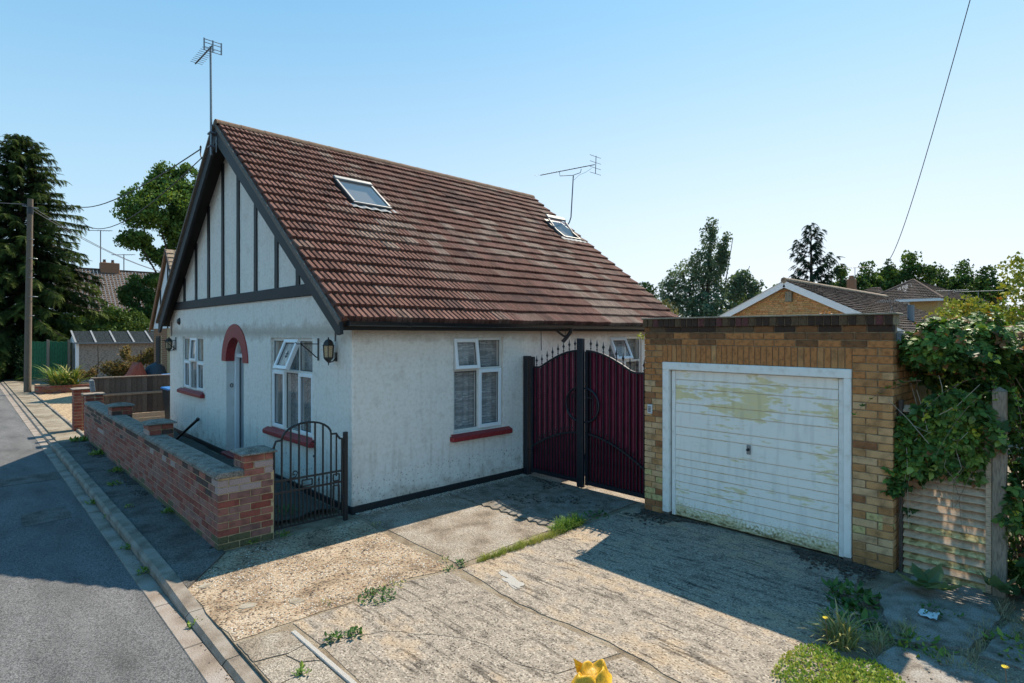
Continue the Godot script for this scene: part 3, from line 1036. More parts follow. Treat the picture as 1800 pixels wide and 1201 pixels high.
	for c in [[2.17, 2.56, 6.468, 6.865, 0.977, 1.0, 1.03], [1.90, 2.305, 9.58, 9.96, 0.977, 1.0, 1.035], [1.90, 2.305, 12.42, 12.80, 0.977, 1.0, 1.035], [1.90, 2.30, 15.40, 15.78, 0.955, 0.99, 1.0]]:
		part("pillar_cap", cap(c), M.coping, w)

func cap(c: Array) -> ArrayMesh:
	var s := S()
	pbox(s, c[0], c[1], c[4], c[5], c[2], c[3], 0.006)
	var e := 0.012
	var lo := [P(c[0] + e, c[5] - 0.001, c[2] + e), P(c[1] - e, c[5] - 0.001, c[2] + e), P(c[1] - e, c[5] - 0.001, c[3] - e), P(c[0] + e, c[5] - 0.001, c[3] - e)]
	var k := 0.13
	var hi := [P(c[0] + k, c[6], c[2] + k), P(c[1] - k, c[6], c[2] + k), P(c[1] - k, c[6], c[3] - k), P(c[0] + k, c[6], c[3] - k)]
	for i in 4:
		quad(s, lo[i], lo[(i + 1) % 4], hi[(i + 1) % 4], hi[i])
	quad(s, hi[0], hi[1], hi[2], hi[3])
	return done(s)

func coping(s: SurfaceTool, prof: Array, along: Vector3) -> void:
	var n := prof.size()
	for i in n:
		var a: Vector3 = prof[i]
		var b: Vector3 = prof[(i + 1) % n]
		quad(s, a, b, b + along, a + along)
	for i in range(1, n - 1):
		tri(s, prof[0], prof[i + 1], prof[i])
		tri(s, prof[0] + along, prof[i] + along, prof[i + 1] + along)

# ---------------------------------------------------------------- the bungalow
const HX := 3.59      # gable wall
const HV := 6.69      # side wall
const HL := 15.55     # far corner of the gable wall
const RIDGE_V := 11.1
const RIDGE_Y := 6.05
const EAVE_V := 6.41
const EAVE_Y := 2.455

func roof_y(v: float) -> float:
	return RIDGE_Y - (RIDGE_Y - EAVE_Y) / (RIDGE_V - EAVE_V) * absf(v - RIDGE_V)

# wall of cells with rectangular holes; at(a, y, d) gives the point, d = depth behind the face
func wall_cells(s: SurfaceTool, at: Callable, av: Array, yv: Array, holes: Array, th: float) -> void:
	for i in av.size() - 1:
		for j in yv.size() - 1:
			var ca: float = (av[i] + av[i + 1]) / 2
			var cy: float = (yv[j] + yv[j + 1]) / 2
			var open := false
			for h in holes:
				if ca > h[0] and ca < h[1] and cy > h[2] and cy < h[3]:
					open = true
			if open:
				continue
			for d in [0.0, th]:
				quad(s, at.call(av[i], yv[j], d), at.call(av[i + 1], yv[j], d), at.call(av[i + 1], yv[j + 1], d), at.call(av[i], yv[j + 1], d))
	for h in holes:
		if h[2] <= 0.0:
			continue
		quad(s, at.call(h[0], h[2], 0.0), at.call(h[0], h[2], th), at.call(h[0], h[3], th), at.call(h[0], h[3], 0.0))
		quad(s, at.call(h[1], h[2], 0.0), at.call(h[1], h[2], th), at.call(h[1], h[3], th), at.call(h[1], h[3], 0.0))
		quad(s, at.call(h[0], h[2], 0.0), at.call(h[1], h[2], 0.0), at.call(h[1], h[2], th), at.call(h[0], h[2], th))
		quad(s, at.call(h[0], h[3], 0.0), at.call(h[1], h[3], 0.0), at.call(h[1], h[3], th), at.call(h[0], h[3], th))

func gable_frame(v_left: float, y: float) -> Transform3D:
	return Transform3D(Basis(Vector3(0, 0, 1), Vector3.UP, Vector3(-1, 0, 0)), P(HX, y, v_left))

func side_frame(x: float, y: float) -> Transform3D:
	return Transform3D(Basis.IDENTITY, P(x, y, HV))

func wavy(s: SurfaceTool, xf: Transform3D, x0: float, x1: float, y0: float, y1: float, z: float, amp: float, pitch: float) -> void:
	var n := int((x1 - x0) / pitch * 6.0) + 2
	s.set_smooth_group(0)
	for k in n:
		var a := lerpf(x0, x1, float(k) / n)
		var b := lerpf(x0, x1, float(k + 1) / n)
		var za := z + amp * sin(a / pitch * TAU) + amp * 0.5 * sin(a * 31.0)
		var zb := z + amp * sin(b / pitch * TAU) + amp * 0.5 * sin(b * 31.0)
		quad(s, xf * Vector3(a, y0, za), xf * Vector3(b, y0, zb), xf * Vector3(b, y1, zb), xf * Vector3(a, y1, za))
	s.set_smooth_group(-1)

# cells: [x0, x1, y0, y1, has a sash, opening angle]
func window(house: Node3D, xf: Transform3D, w: float, h: float, cells: Array, curtain: Material) -> Node3D:
	var s := S()
	var f := 0.048
	box(s, xf, Vector3(0, 0, -0.11), Vector3(f, h, -0.035), 0.004)
	box(s, xf, Vector3(w - f, 0, -0.11), Vector3(w, h, -0.035), 0.004)
	box(s, xf, Vector3(f, 0, -0.11), Vector3(w - f, f, -0.036), 0.004)
	box(s, xf, Vector3(f, h - f, -0.11), Vector3(w - f, h, -0.036), 0.004)
	for c in cells:
		if c[1] < w - 0.06:
			box(s, xf, Vector3(c[1] - 0.022, c[2] + 0.002, -0.108), Vector3(c[1] + 0.022, c[3] - 0.002, -0.038), 0.004)
		if c[3] < h - 0.06:
			box(s, xf, Vector3(c[0] + 0.002, c[3] - 0.024, -0.109), Vector3(c[1] - 0.002, c[3] + 0.024, -0.03), 0.004)
	var win := part("window", done(s), M.upvc_aged, house)
	for c in cells:
		var x0: float = c[0] + (0.03 if c[0] > 0.05 else 0.045)
		var x1: float = c[1] - (0.03 if c[1] < w - 0.06 else 0.045)
		var y0: float = c[2] + (0.03 if c[2] > 0.05 else 0.045)
		var y1: float = c[3] - (0.03 if c[3] < h - 0.06 else 0.045)
		var t := xf
		if c[5] != 0.0:
			t = xf * Transform3D(Basis(Vector3.RIGHT, -c[5]), Vector3(0, y1 + 0.02, -0.03)) * Transform3D(Basis.IDENTITY, Vector3(0, -y1 - 0.02, 0.03))
		if c[4]:
			var g := 0.055
			s = S()
			x0 -= 0.022
			x1 += 0.022
			y0 -= 0.022
			y1 += 0.022
			box(s, t, Vector3(x0, y0, -0.075), Vector3(x0 + g, y1, -0.012), 0.006)
			box(s, t, Vector3(x1 - g, y0, -0.075), Vector3(x1, y1, -0.012), 0.006)
			box(s, t, Vector3(x0 + g, y0, -0.075), Vector3(x1 - g, y0 + g, -0.013), 0.006)
			box(s, t, Vector3(x0 + g, y1 - g, -0.075), Vector3(x1 - g, y1, -0.013), 0.006)
			part("sash", done(s), M.upvc, win)
			x0 += g
			x1 -= g
			y0 += g
			y1 -= g
		s = S()
		box(s, t, Vector3(x0 - 0.002, y0, -0.05), Vector3(x0 + 0.008, y1, -0.04))
		box(s, t, Vector3(x1 - 0.008, y0, -0.05), Vector3(x1 + 0.002, y1, -0.04))
		box(s, t, Vector3(x0 + 0.008, y0 - 0.002, -0.05), Vector3(x1 - 0.008, y0 + 0.008, -0.04))
		box(s, t, Vector3(x0 + 0.008, y1 - 0.008, -0.05), Vector3(x1 - 0.008, y1 + 0.002, -0.04))
		part("gasket", done(s), M.seal, win)
		s = S()
		quad(s, t * Vector3(x0, y0, -0.048), t * Vector3(x1, y0, -0.048), t * Vector3(x1, y1, -0.048), t * Vector3(x0, y1, -0.048))
		part("pane", done(s), M.glass, win)
	s = S()
	wavy(s, xf, 0.0, w, 0.0, h, -0.17, 0.020, 0.12)
	part("curtain", done(s), curtain, win)
	return win

func tile_mesh(w: float, l: float, sd: int) -> ArrayMesh:
	var r := RandomNumberGenerator.new()
	r.seed = sd
	var s := S()
	var p := w / 3.0
	var prof := []
	for k in 3:
		var x := k * p
		prof += [Vector2(x, -0.020), Vector2(x + 0.014, -0.020), Vector2(x + 0.018, 0.014), Vector2(x + 0.026, 0.026), Vector2(x + p - 0.014, 0.029), Vector2(x + p - 0.004, 0.018)]
	prof.append(Vector2(w, -0.020))
	var tilt := r.randf_range(-0.004, 0.004)
	var tone := [r.randf_range(0.72, 1.28), r.randf_range(0.72, 1.28), r.randf_range(0.72, 1.28)]
	for k in prof.size() - 1:
		var tn: float = tone[k / 6]
		s.set_color(Color(tn, tn * lerpf(1.0, 1.03, tn - 0.7), tn * lerpf(1.0, 1.05, tn - 0.7)))
		var a: Vector2 = prof[k]
		var b: Vector2 = prof[k + 1]
		var za := 0.058 + tilt
		var zb := 0.012
		var y0 := 0.0 + (0.006 if k % 6 in [0, 5] else 0.0)
		quad(s, Vector3(a.x, 0, a.y + za), Vector3(b.x, 0, b.y + za), Vector3(b.x, l, b.y + zb), Vector3(a.x, l, a.y + zb))
		quad(s, Vector3(a.x, y0, 0.004), Vector3(b.x, y0, 0.004), Vector3(b.x, y0, b.y + za), Vector3(a.x, y0, a.y + za))
	# side edge that shows at the verge
	quad(s, Vector3(0, 0, 0.0), Vector3(0, 0, 0.058), Vector3(0, l, 0.012), Vector3(0, l, -0.02))
	return done(s)

func roof_frame() -> Transform3D:
	var a := atan2(RIDGE_Y - EAVE_Y, RIDGE_V - EAVE_V)
	return Transform3D(Basis(Vector3(1, 0, 0), Vector3(0, sin(a), -cos(a)), Vector3(0, cos(a), sin(a))), P(0, EAVE_Y, EAVE_V))

func house() -> void:
	var h := thing("bungalow", "white roughcast bungalow with black timbered gable, red arch and brown ribbed tile roof", "house", P(7.4, 0, 11.1))
	# walls
	var s := S()
	var side := func(a, y, d): return P(a, y, HV + d)
	wall_cells(s, side, [HX, 5.215, 6.21, 9.03, 10.10, 11.3], [0.0, 0.835, 2.25, 2.52], [[5.215, 6.21, 0.835, 2.25], [9.03, 10.10, 0.835, 2.25]], 0.25)
	var wall := part("wall", done(s), M.stucco, h)
	wall.set_meta("label", "white roughcast side wall")
	s = S()
	var front := func(a, y, d): return P(HX + d, y, a)
	wall_cells(s, front, [HV, 7.84, 9.36, 10.59, 11.51, 12.94, 14.46, HL], [0.0, 0.80, 1.09, 1.79, 2.24, 2.55], [[7.84, 9.36, 0.80, 2.24], [12.94, 14.46, 1.09, 2.24], [10.59, 11.51, 0.0, 2.55]], 0.25)
	# arched head of the porch
	var n := 18
	for k in n:
		var a0 := PI * k / n
		var a1 := PI * (k + 1) / n
		var p0 := Vector2(11.05 + 0.46 * cos(a0), 1.79 + 0.46 * sin(a0))
		var p1 := Vector2(11.05 + 0.46 * cos(a1), 1.79 + 0.46 * sin(a1))
		for d in [0.0, 0.25]:
			quad(s, P(HX + d, p0.y, p0.x), P(HX + d, p1.y, p1.x), P(HX + d, 2.55, p1.x), P(HX + d, 2.55, p0.x))
	# timbered triangle above
	for d in [0.0, 0.25]:
		quad(s, P(HX + d, 2.55, HV), P(HX + d, 2.55, HL), P(HX + d, roof_y(HL) - 0.06, HL), P(HX + d, roof_y(HV) - 0.06, HV))
		tri(s, P(HX + d, roof_y(HL) - 0.06, HL), P(HX + d, RIDGE_Y - 0.06, RIDGE_V), P(HX + d, roof_y(HV) - 0.06, HV))
	part("wall", done(s), M.stucco, h).set_meta("label", "white gable wall with timbers")
	s = S()
	pbox(s, HX + 0.252, 11.3, 0, 2.5, HL - 0.25, HL)
	pbox(s, 11.05, 11.302, 0, 2.5, HV + 0.252, HL - 0.252)
	for d in [11.05, 11.302]:
		tri(s, P(d, 2.5, HV), P(d, RIDGE_Y - 0.03, RIDGE_V), P(d, 2.5, HL))
	part("wall", done(s), M.stucco, h)
	s = S()
	tube(s, [P(HX + 0.022, 0.10, HV + 0.022), P(HX + 0.020, 1.2, HV + 0.021), P(HX + 0.022, 2.42, HV + 0.022)], 0.029, -1, 12, false)
	part("corner", done(s), M.stucco, h)
	# plinth
	s = S()
	pbox(s, HX - 0.015, 11.31, -0.1, 0.10, HV - 0.016, HV + 0.05, 0.008)
	pbox(s, HX - 0.016, HX + 0.05, -0.1, 0.095, HV + 0.05, 10.58, 0.008)
	pbox(s, HX - 0.016, HX + 0.05, -0.1, 0.11, 11.52, HL + 0.01, 0.008)
	part("plinth", done(s), M.black, h)
	# beam, studs, barge boards
	s = S()
	box(s, I(), Vector3(HX - 0.035, 2.845, -HL), Vector3(HX + 0.01, 3.02, -HV - 0.33), 0.008)
	part("beam", done(s), M.timber_worn, h)
	for v in [14.28, 13.40, 12.55, 11.68, 10.84, 9.99, 9.10, 8.30]:
		s = S()
		var top := roof_y(v) - 0.08
		var pts := []
		var m := 9
		for k in m:
			pts.append(lerpf(3.02, top, float(k) / (m - 1)))
		var w0 := 0.062
		for k in m - 1:
			var e0 := w0 + wobble.get_noise_2d(v * 50.0, k * 40.0) * 0.012
			var e1 := w0 + wobble.get_noise_2d(v * 50.0, (k + 1) * 40.0) * 0.012
			var x := HX - 0.022
			quad(s, P(x, pts[k], v + e0), P(x, pts[k], v - e0), P(x, pts[k + 1], v - e1), P(x, pts[k + 1], v + e1))
			quad(s, P(x, pts[k], v - e0), P(HX + 0.01, pts[k], v - e0), P(HX + 0.01, pts[k + 1], v - e1), P(x, pts[k + 1], v - e1))
			quad(s, P(HX + 0.01, pts[k], v + e0), P(x, pts[k], v + e0), P(x, pts[k + 1], v + e1), P(HX + 0.01, pts[k + 1], v + e1))
		part("stud", done(s), M.timber, h)
	s = S()
	barge(s, [Vector2(RIDGE_V, RIDGE_Y - 0.03), Vector2(6.40, 2.445), Vector2(6.385, 2.30), Vector2(6.47, 2.285), Vector2(RIDGE_V, RIDGE_Y - 0.315)], 3.27, 3.27)
	part("barge_board", done(s), M.timber, h)
	s = S()
	barge(s, [Vector2(RIDGE_V + 0.003, RIDGE_Y - 0.03), Vector2(15.66, 2.555), Vector2(15.69, 2.36), Vector2(15.58, 2.33), Vector2(RIDGE_V + 0.003, RIDGE_Y - 0.315)], 3.27, 3.37)
	part("barge_board", done(s), M.timber_worn, h)
	# roof: deck, tiles, ridge, verge
	var rf := roof_frame()
	var len := Vector2(RIDGE_V - EAVE_V, RIDGE_Y - EAVE_Y).length()
	s = S()
	box(s, rf, Vector3(3.315, 0.0, -0.05), Vector3(11.36, len, 0.0))
	var eL := P(3.42, 2.53, 15.68)
	var eR := P(11.36, 2.53, 15.68)
	var apex_l := P(3.315, RIDGE_Y - 0.002, RIDGE_V + 0.002)
	var apex_r := P(11.36, RIDGE_Y - 0.002, RIDGE_V + 0.002)
	quad(s, eL, apex_l, apex_r, eR)
	var dn := Vector3(0, -0.05, 0)
	quad(s, eL + dn, apex_l + dn, apex_r + dn, eR + dn)
	quad(s, eL, eL + dn, apex_l + dn, apex_l)
	var roof := part("roof", done(s), M.deck, h)
	var nx := 32
	var ny := 22
	var tw := (11.385 - 3.285) / nx
	var tl := len / ny
	var meshes := []
	for k in 8:
		meshes.append(tile_mesh(tw, tl + 0.035, 70 + k))
	var tones := tile_tones()
	var list := []
	var sky_1 := Rect2(4.80, 3.30, 0.86, 1.02)
	var sky_2 := Rect2(10.42, 3.46, 0.80, 0.95)
	for j in ny:
		for i in nx:
			var c := Vector2(3.285 + (i + 0.5) * tw, (j + 0.5) * tl)
			if sky_1.has_point(c) or sky_2.has_point(c):
				continue
			var q := wobble.get_noise_2d(c.x * 26.0, c.y * 26.0) * 0.55 + rr(-0.42, 0.42)
			var right := (c.x - 3.3) / 8.0
			var look := "tile0"
			if q > 0.46 - right * 0.14:
				look = "tile3"
			elif q > 0.20 - right * 0.25:
				look = "tile5" if rng.randf() < 0.55 else "tile1"
			elif q < -0.36:
				look = "tile4" if rng.randf() < 0.5 else "tile2"
			elif rng.randf() < 0.3:
				look = "tile1"
			var xf := rf * Transform3D(Basis.from_euler(Vector3(rr(-0.012, 0.012), rr(-0.012, 0.012), rr(-0.010, 0.010))), Vector3(3.285 + i * tw, j * tl - 0.012 + rr(-0.007, 0.007), rr(-0.002, 0.004)))
			list.append([xf, meshes[rng.randi() % 8], look])
	list.sort_custom(func(a, b): return a[0].origin.distance_squared_to(EYE) < b[0].origin.distance_squared_to(EYE))
	for k in 300:
		part("tile", list[k][1], M[list[k][2]], roof, list[k][0])
	for g in 8:
		var xs := []
		var cs := []
		for k in range(300, list.size()):
			if list[k][1] == meshes[g]:
				xs.append(list[k][0])
				cs.append(tones[int(list[k][2].right(1))])
		many("tiles", meshes[g], M.tile_many, xs, cs, roof)
	# moss and lichen lodged in the laps and on the rolls
	var mx := []
	var mc := []
	for k in 1700:
		var x := rr(3.3, 11.35)
		var jj := rng.randi() % ny
		if wobble.get_noise_2d(x * 34.0, jj * 9.0) < -0.05:
			continue
		var lap := rng.randf() < 0.7
		var sc := rr(0.010, 0.032) if lap else rr(0.006, 0.016)
		mx.append(rf * Transform3D(Basis(Vector3(0, 0, 1), rr(0, TAU)).scaled(Vector3(sc, sc, sc * 0.6)), Vector3(x, jj * tl - (0.006 if lap else rr(-0.25, 0.0)), 0.036 if lap else 0.062)))
		mc.append([Color(0.07, 0.06, 0.04), Color(0.12, 0.10, 0.06), Color(0.30, 0.27, 0.22), Color(0.045, 0.04, 0.03)][rng.randi() % 4] * rr(0.7, 1.3))
	many("moss", pebble_mesh(21), M.stone_bits, mx, mc, roof)
	for k in 19:
		s = S()
		var x0 := 3.268 + k * 0.428
		s.set_smooth_group(0)
		for e in 8:
			var a0 := PI * (0.06 + 0.88 * e / 8.0)
			var a1 := PI * (0.06 + 0.88 * (e + 1) / 8.0)
			var r := 0.125
			quad(s, P(x0, RIDGE_Y - 0.03 + r * sin(a0), RIDGE_V - r * cos(a0)), P(x0 + 0.425, RIDGE_Y - 0.035 + r * sin(a0), RIDGE_V - r * cos(a0)), P(x0 + 0.425, RIDGE_Y - 0.035 + r * sin(a1), RIDGE_V - r * cos(a1)), P(x0, RIDGE_Y - 0.03 + r * sin(a1), RIDGE_V - r * cos(a1)))
		s.set_smooth_group(-1)
		if k == 0:
			for e in 8:
				var a0 := PI * (0.06 + 0.88 * e / 8.0)
				var a1 := PI * (0.06 + 0.88 * (e + 1) / 8.0)
				tri(s, P(x0, RIDGE_Y - 0.05, RIDGE_V), P(x0, RIDGE_Y - 0.03 + 0.125 * sin(a0), RIDGE_V - 0.125 * cos(a0)), P(x0, RIDGE_Y - 0.03 + 0.125 * sin(a1), RIDGE_V - 0.125 * cos(a1)))
		part("ridge_tile", done(s), M.ridge, roof)
	s = S()
	box(s, rf, Vector3(3.262, -0.01, -0.055), Vector3(3.30, len, 0.018), 0.006)
	part("verge", done(s), M.verge, roof)
	s = S()
	var vl := [P(3.262, RIDGE_Y - 0.02, RIDGE_V + 0.01), P(3.36, 2.57, 15.72)]
	bar(s, vl[0], vl[1], 0.05, 0.07, Vector3(1, 0, 0))
	part("verge", done(s), M.verge, roof)
	# gutter and fascia
	s = S()
	s.set_smooth_group(0)
	for e in 6:
		var a0 := PI + PI * e / 6.0
		var a1 := PI + PI * (e + 1) / 6.0
		for r in [0.056, 0.05]:
			quad(s, P(3.36, 2.452 + r * sin(a0), 6.36 + r * cos(a0)), P(11.36, 2.442 + r * sin(a0), 6.36 + r * cos(a0)), P(11.36, 2.442 + r * sin(a1), 6.36 + r * cos(a1)), P(3.36, 2.452 + r * sin(a1), 6.36 + r * cos(a1)))
	s.set_smooth_group(-1)
	pbox(s, 3.352, 3.36, 2.40, 2.455, 6.31, 6.41)
	var gut := part("gutter", done(s), M.plastic_black, h)
	for x in [4.2, 5.7, 7.15, 8.6, 10.0]:
		s = S()
		for e in 6:
			var a0 := PI + PI * e / 6.0
			var a1 := PI + PI * (e + 1) / 6.0
			quad(s, P(x, 2.452 + 0.062 * sin(a0), 6.36 + 0.062 * cos(a0)), P(x + 0.06, 2.452 + 0.062 * sin(a0), 6.36 + 0.062 * cos(a0)), P(x + 0.06, 2.452 + 0.062 * sin(a1), 6.36 + 0.062 * cos(a1)), P(x, 2.452 + 0.062 * sin(a1), 6.36 + 0.062 * cos(a1)))
		part("gutter_joint", done(s), M.plastic_black, gut)
	s = S()
	pbox(s, 3.33, 11.34, 2.345, 2.47, 6.50, 6.525, 0.004)
	part("fascia", done(s), M.timber, h)
	s = S()
	pbox(s, 3.33, 11.34, 2.36, 2.375, 6.526, HV - 0.002)
	part("soffit", done(s), M.timber_worn, h)
	# stub of the downpipe under the gutter
	s = S()
	tube(s, [P(7.50, 2.42, 6.37), P(7.50, 2.33, 6.39), P(7.47, 2.24, 6.45), P(7.42, 2.16, 6.50)], 0.034, -1, 8)
	tube(s, [P(7.47, 2.24, 6.45), P(7.40, 2.27, 6.47), P(7.28, 2.36, 6.52)], 0.02, -1, 6)
	part("downpipe", done(s), M.plastic_black, h)
	# windows
	var w := 0.995
	window(h, side_frame(5.215, 0.835), w, 1.415, [[0.0, 0.5, 0.0, 0.93, false, 0.0], [0.5, w, 0.0, 0.93, true, 0.0], [0.0, 0.5, 0.93, 1.415, true, 0.13], [0.5, w, 0.93, 1.415, false, 0.0]], M.curtain)
	w = 1.07
	window(h, side_frame(9.03, 0.835), w, 1.415, [[0.0, 0.55, 0.0, 0.93, true, 0.0], [0.55, w, 0.0, 0.93, false, 0.0], [0.0, 0.55, 0.93, 1.415, true, 0.42], [0.55, w, 0.93, 1.415, false, 0.0]], M.curtain)
	w = 1.52
	window(h, gable_frame(9.36, 0.80), w, 1.44, [[0.0, 0.5, 0.0, 0.93, true, 0.0], [0.5, 1.0, 0.0, 0.93, false, 0.0], [1.0, w, 0.0, 0.93, true, 0.0], [0.0, 0.5, 0.93, 1.44, false, 0.0], [0.5, 1.0, 0.93, 1.44, true, 0.40], [1.0, w, 0.93, 1.44, false, 0.0]], M.curtain_b)
	window(h, gable_frame(14.46, 1.09), w, 1.15, [[0.0, 0.5, 0.0, 0.62, true, 0.0], [0.5, 1.0, 0.0, 0.62, false, 0.0], [1.0, w, 0.0, 0.62, true, 0.0], [0.0, 0.5, 0.62, 1.15, false, 0.0], [0.5, 1.0, 0.62, 1.15, true, 0.05], [1.0, w, 0.62, 1.15, false, 0.0]], M.curtain_b)
	# leaded flower on the open pane
	var of := gable_frame(9.36, 0.80) * Transform3D(Basis(Vector3.RIGHT, -0.40), Vector3(0, 1.41, -0.03)) * Transform3D(Basis.IDENTITY, Vector3(0.75, -0.24, 0.0))
	s = S()
	for a in [0.0, 1.05, -1.05, PI, 2.2, -2.2]:
		var l := 0.075 if absf(a) < 0.1 else 0.055
		var o := of * Transform3D(Basis(Vector3(0, 0, 1), a), Vector3.ZERO)
		quad(s, o * Vector3(0, 0.008, -0.012), o * Vector3(0.017, l * 0.6, -0.012), o * Vector3(0, l, -0.012), o * Vector3(-0.017, l * 0.6, -0.012))
	part("leaded_flower", done(s), M.seal, h)
	# red sills
	for q in [[side_frame(5.15, 0.72), 1.20], [side_frame(8.97, 0.72), 1.2], [gable_frame(9.50, 0.70), 1.74], [gable_frame(14.62, 0.985), 1.78]]:
		s = S()
		var xf: Transform3D = q[0]
		var l: float = q[1]
		box(s, xf, Vector3(0, 0.0, -0.02), Vector3(l, 0.075, 0.085), 0.012)
		var e := 0.012
		quad(s, xf * Vector3(e, 0.0752, 0.073), xf * Vector3(l - e, 0.0752, 0.073), xf * Vector3(l - e, 0.112, -0.02), xf * Vector3(e, 0.112, -0.02))
		part("window_sill", done(s), M.red_paint, h)
	# porch: arch ring, reveal, door
	s = S()
	for k in 22:
		var a0 := PI * k / 22.0
		var a1 := PI * (k + 1) / 22.0
		var c0 := Vector2(cos(a0), sin(a0))
		var c1 := Vector2(cos(a1), sin(a1))
		var o := Vector2(11.05, 1.79)
		var i0 := o + c0 * 0.447
		var i1 := o + c1 * 0.447
		var e0 := o + c0 * 0.69
		var e1 := o + c1 * 0.69
		var x := HX - 0.018
		quad(s, P(x, i0.y, i0.x), P(x, e0.y, e0.x), P(x, e1.y, e1.x), P(x, i1.y, i1.x))
		quad(s, P(x, e0.y, e0.x), P(HX + 0.02, e0.y, e0.x), P(HX + 0.02, e1.y, e1.x), P(x, e1.y, e1.x))
		quad(s, P(x, i0.y, i0.x), P(HX + 0.14, i0.y, i0.x), P(HX + 0.14, i1.y, i1.x), P(x, i1.y, i1.x))
	for sg in [-1.0, 1.0]:
		var q0: float = 11.05 + sg * 0.447
		var q1: float = 11.05 + sg * 0.69
		quad(s, P(HX - 0.018, 1.79, q0), P(HX - 0.018, 1.79, q1), P(HX + 0.14, 1.79, q1), P(HX + 0.14, 1.79, q0))
	part("arch", done(s), M.red_paint, h)
	s = S()
	for sg in [-1.0, 1.0]:
		var q: float = 11.05 + sg * 0.459
		quad(s, P(HX, 0, q), P(HX + 0.36, 0, q), P(HX + 0.36, 1.79, q), P(HX, 1.79, q))
	for k in 18:
		var a0 := PI * k / 18.0
		var a1 := PI * (k + 1) / 18.0
		quad(s, P(HX + 0.12, 1.79 + 0.458 * sin(a0), 11.05 + 0.458 * cos(a0)), P(HX + 0.36, 1.79 + 0.458 * sin(a0), 11.05 + 0.458 * cos(a0)), P(HX + 0.36, 1.79 + 0.458 * sin(a1), 11.05 + 0.458 * cos(a1)), P(HX + 0.12, 1.79 + 0.458 * sin(a1), 11.05 + 0.458 * cos(a1)))
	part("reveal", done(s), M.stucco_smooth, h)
	s = S()
	pbox(s, HX - 0.10, HX + 0.36, -0.05, 0.11, 10.60, 11.50, 0.012)
	part("step", done(s), M.red_paint, h)
	s = S()
	pbox(s, HX + 0.14, HX + 0.21, 0.11, 1.79, 11.43, 11.505, 0.004)
	pbox(s, HX + 0.14, HX + 0.21, 0.11, 1.79, 10.595, 10.66, 0.004)
	pbox(s, HX + 0.15, HX + 0.205, 1.86, 1.93, 10.66, 11.43, 0.004)
	for k in 18:
		var a0 := PI * k / 18.0
		var a1 := PI * (k + 1) / 18.0
		var r0 := 0.385
		var r1 := 0.457
		var xx := HX + 0.14
		quad(s, P(xx, 1.79 + r0 * sin(a0), 11.05 + r0 * cos(a0)), P(xx, 1.79 + r1 * sin(a0), 11.05 + r1 * cos(a0)), P(xx, 1.79 + r1 * sin(a1), 11.05 + r1 * cos(a1)), P(xx, 1.79 + r0 * sin(a1), 11.05 + r0 * cos(a1)))
		quad(s, P(xx, 1.79 + r0 * sin(a0), 11.05 + r0 * cos(a0)), P(xx + 0.07, 1.79 + r0 * sin(a0), 11.05 + r0 * cos(a0)), P(xx + 0.07, 1.79 + r0 * sin(a1), 11.05 + r0 * cos(a1)), P(xx, 1.79 + r0 * sin(a1), 11.05 + r0 * cos(a1)))
	var dr := part("door_frame", done(s), M.upvc, h)
	s = S()
	pbox(s, HX + 0.235, HX + 0.28, 0.11, 1.90, 10.62, 11.48, 0.004)
	for q in [[0.25, 0.78], [0.95, 1.70]]:
		pbox(s, HX + 0.222, HX + 0.24, q[0], q[1], 10.76, 11.34, 0.008)
	var door := part("door", done(s), M.door_grey, h)
	s = S()
	lathe(s, Transform3D(Basis(Vector3(0, 0, 1), PI / 2), P(HX + 0.225, 1.0, 10.72)), [Vector2(0.001, 0.06), Vector2(0.022, 0.05), Vector2(0.026, 0.03), Vector2(0.01, 0.015), Vector2(0.012, 0.0)], 8)
	part("handle", done(s), M.galv, door)
	s = S()
	quad(s, P(HX + 0.18, 1.93, 10.68), P(HX + 0.18, 1.93, 11.42), P(HX + 0.18, 2.25, 11.3), P(HX + 0.18, 2.25, 10.8))
	part("pane", done(s), M.glass, dr)
	s = S()
	pbox(s, HX + 0.33, HX + 0.36, 0.0, 2.3, 10.55, 11.55)
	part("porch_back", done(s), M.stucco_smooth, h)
	# ring of a house number on the reveal, round vent, cables on the wall, rust marks
	s = S()
	for k in 10:
		var a0 := TAU * k / 10.0
		var a1 := TAU * (k + 1) / 10.0
		tube(s, [P(HX + 0.09 + 0.024 * cos(a0), 1.33 + 0.034 * sin(a0), 11.50), P(HX + 0.09 + 0.024 * cos(a1), 1.33 + 0.034 * sin(a1), 11.50)], 0.007, -1, 5)
	part("door_number", done(s), M.bronze, h)
	s = S()
	lathe(s, Transform3D(Basis(Vector3(0, 0, 1), PI / 2), P(HX, 2.585, 14.72)), [Vector2(0.001, 0.05), Vector2(0.045, 0.05), Vector2(0.075, 0.02), Vector2(0.085, 0.0)], 14)
	part("vent", done(s), M.plastic_black, h)
	s = S()
	tube(s, [P(HX - 0.012, 2.72, 7.13), P(HX - 0.012, 2.4, 7.125), P(HX - 0.012, 2.2, 7.13)], 0.009, -1, 5)
	part("cable", done(s), M.wire_grey, h)
	s = S()
	tube(s, [P(HX - 0.012, 2.58, 15.36), P(HX - 0.012, 2.25, 15.37)], 0.009, -1, 5)
	part("cable", done(s), M.wire_grey, h)
	for q in [[7.08, 2.02, 2.36], [7.7, 2.18, 2.36]]:
		s = S()
		tube(s, [P(q[0], q[2], HV - 0.008), P(q[0] + 0.01, q[1], HV - 0.008)], 0.006, -1, 5)
		part("cable", done(s), M.wire_grey, h)
	# roof windows
	skylight(h, rf, 4.88, 3.36, 0.74, 0.96, 0.0)
	skylight(h, rf, 10.52, 3.52, 0.66, 0.86, 0.22)

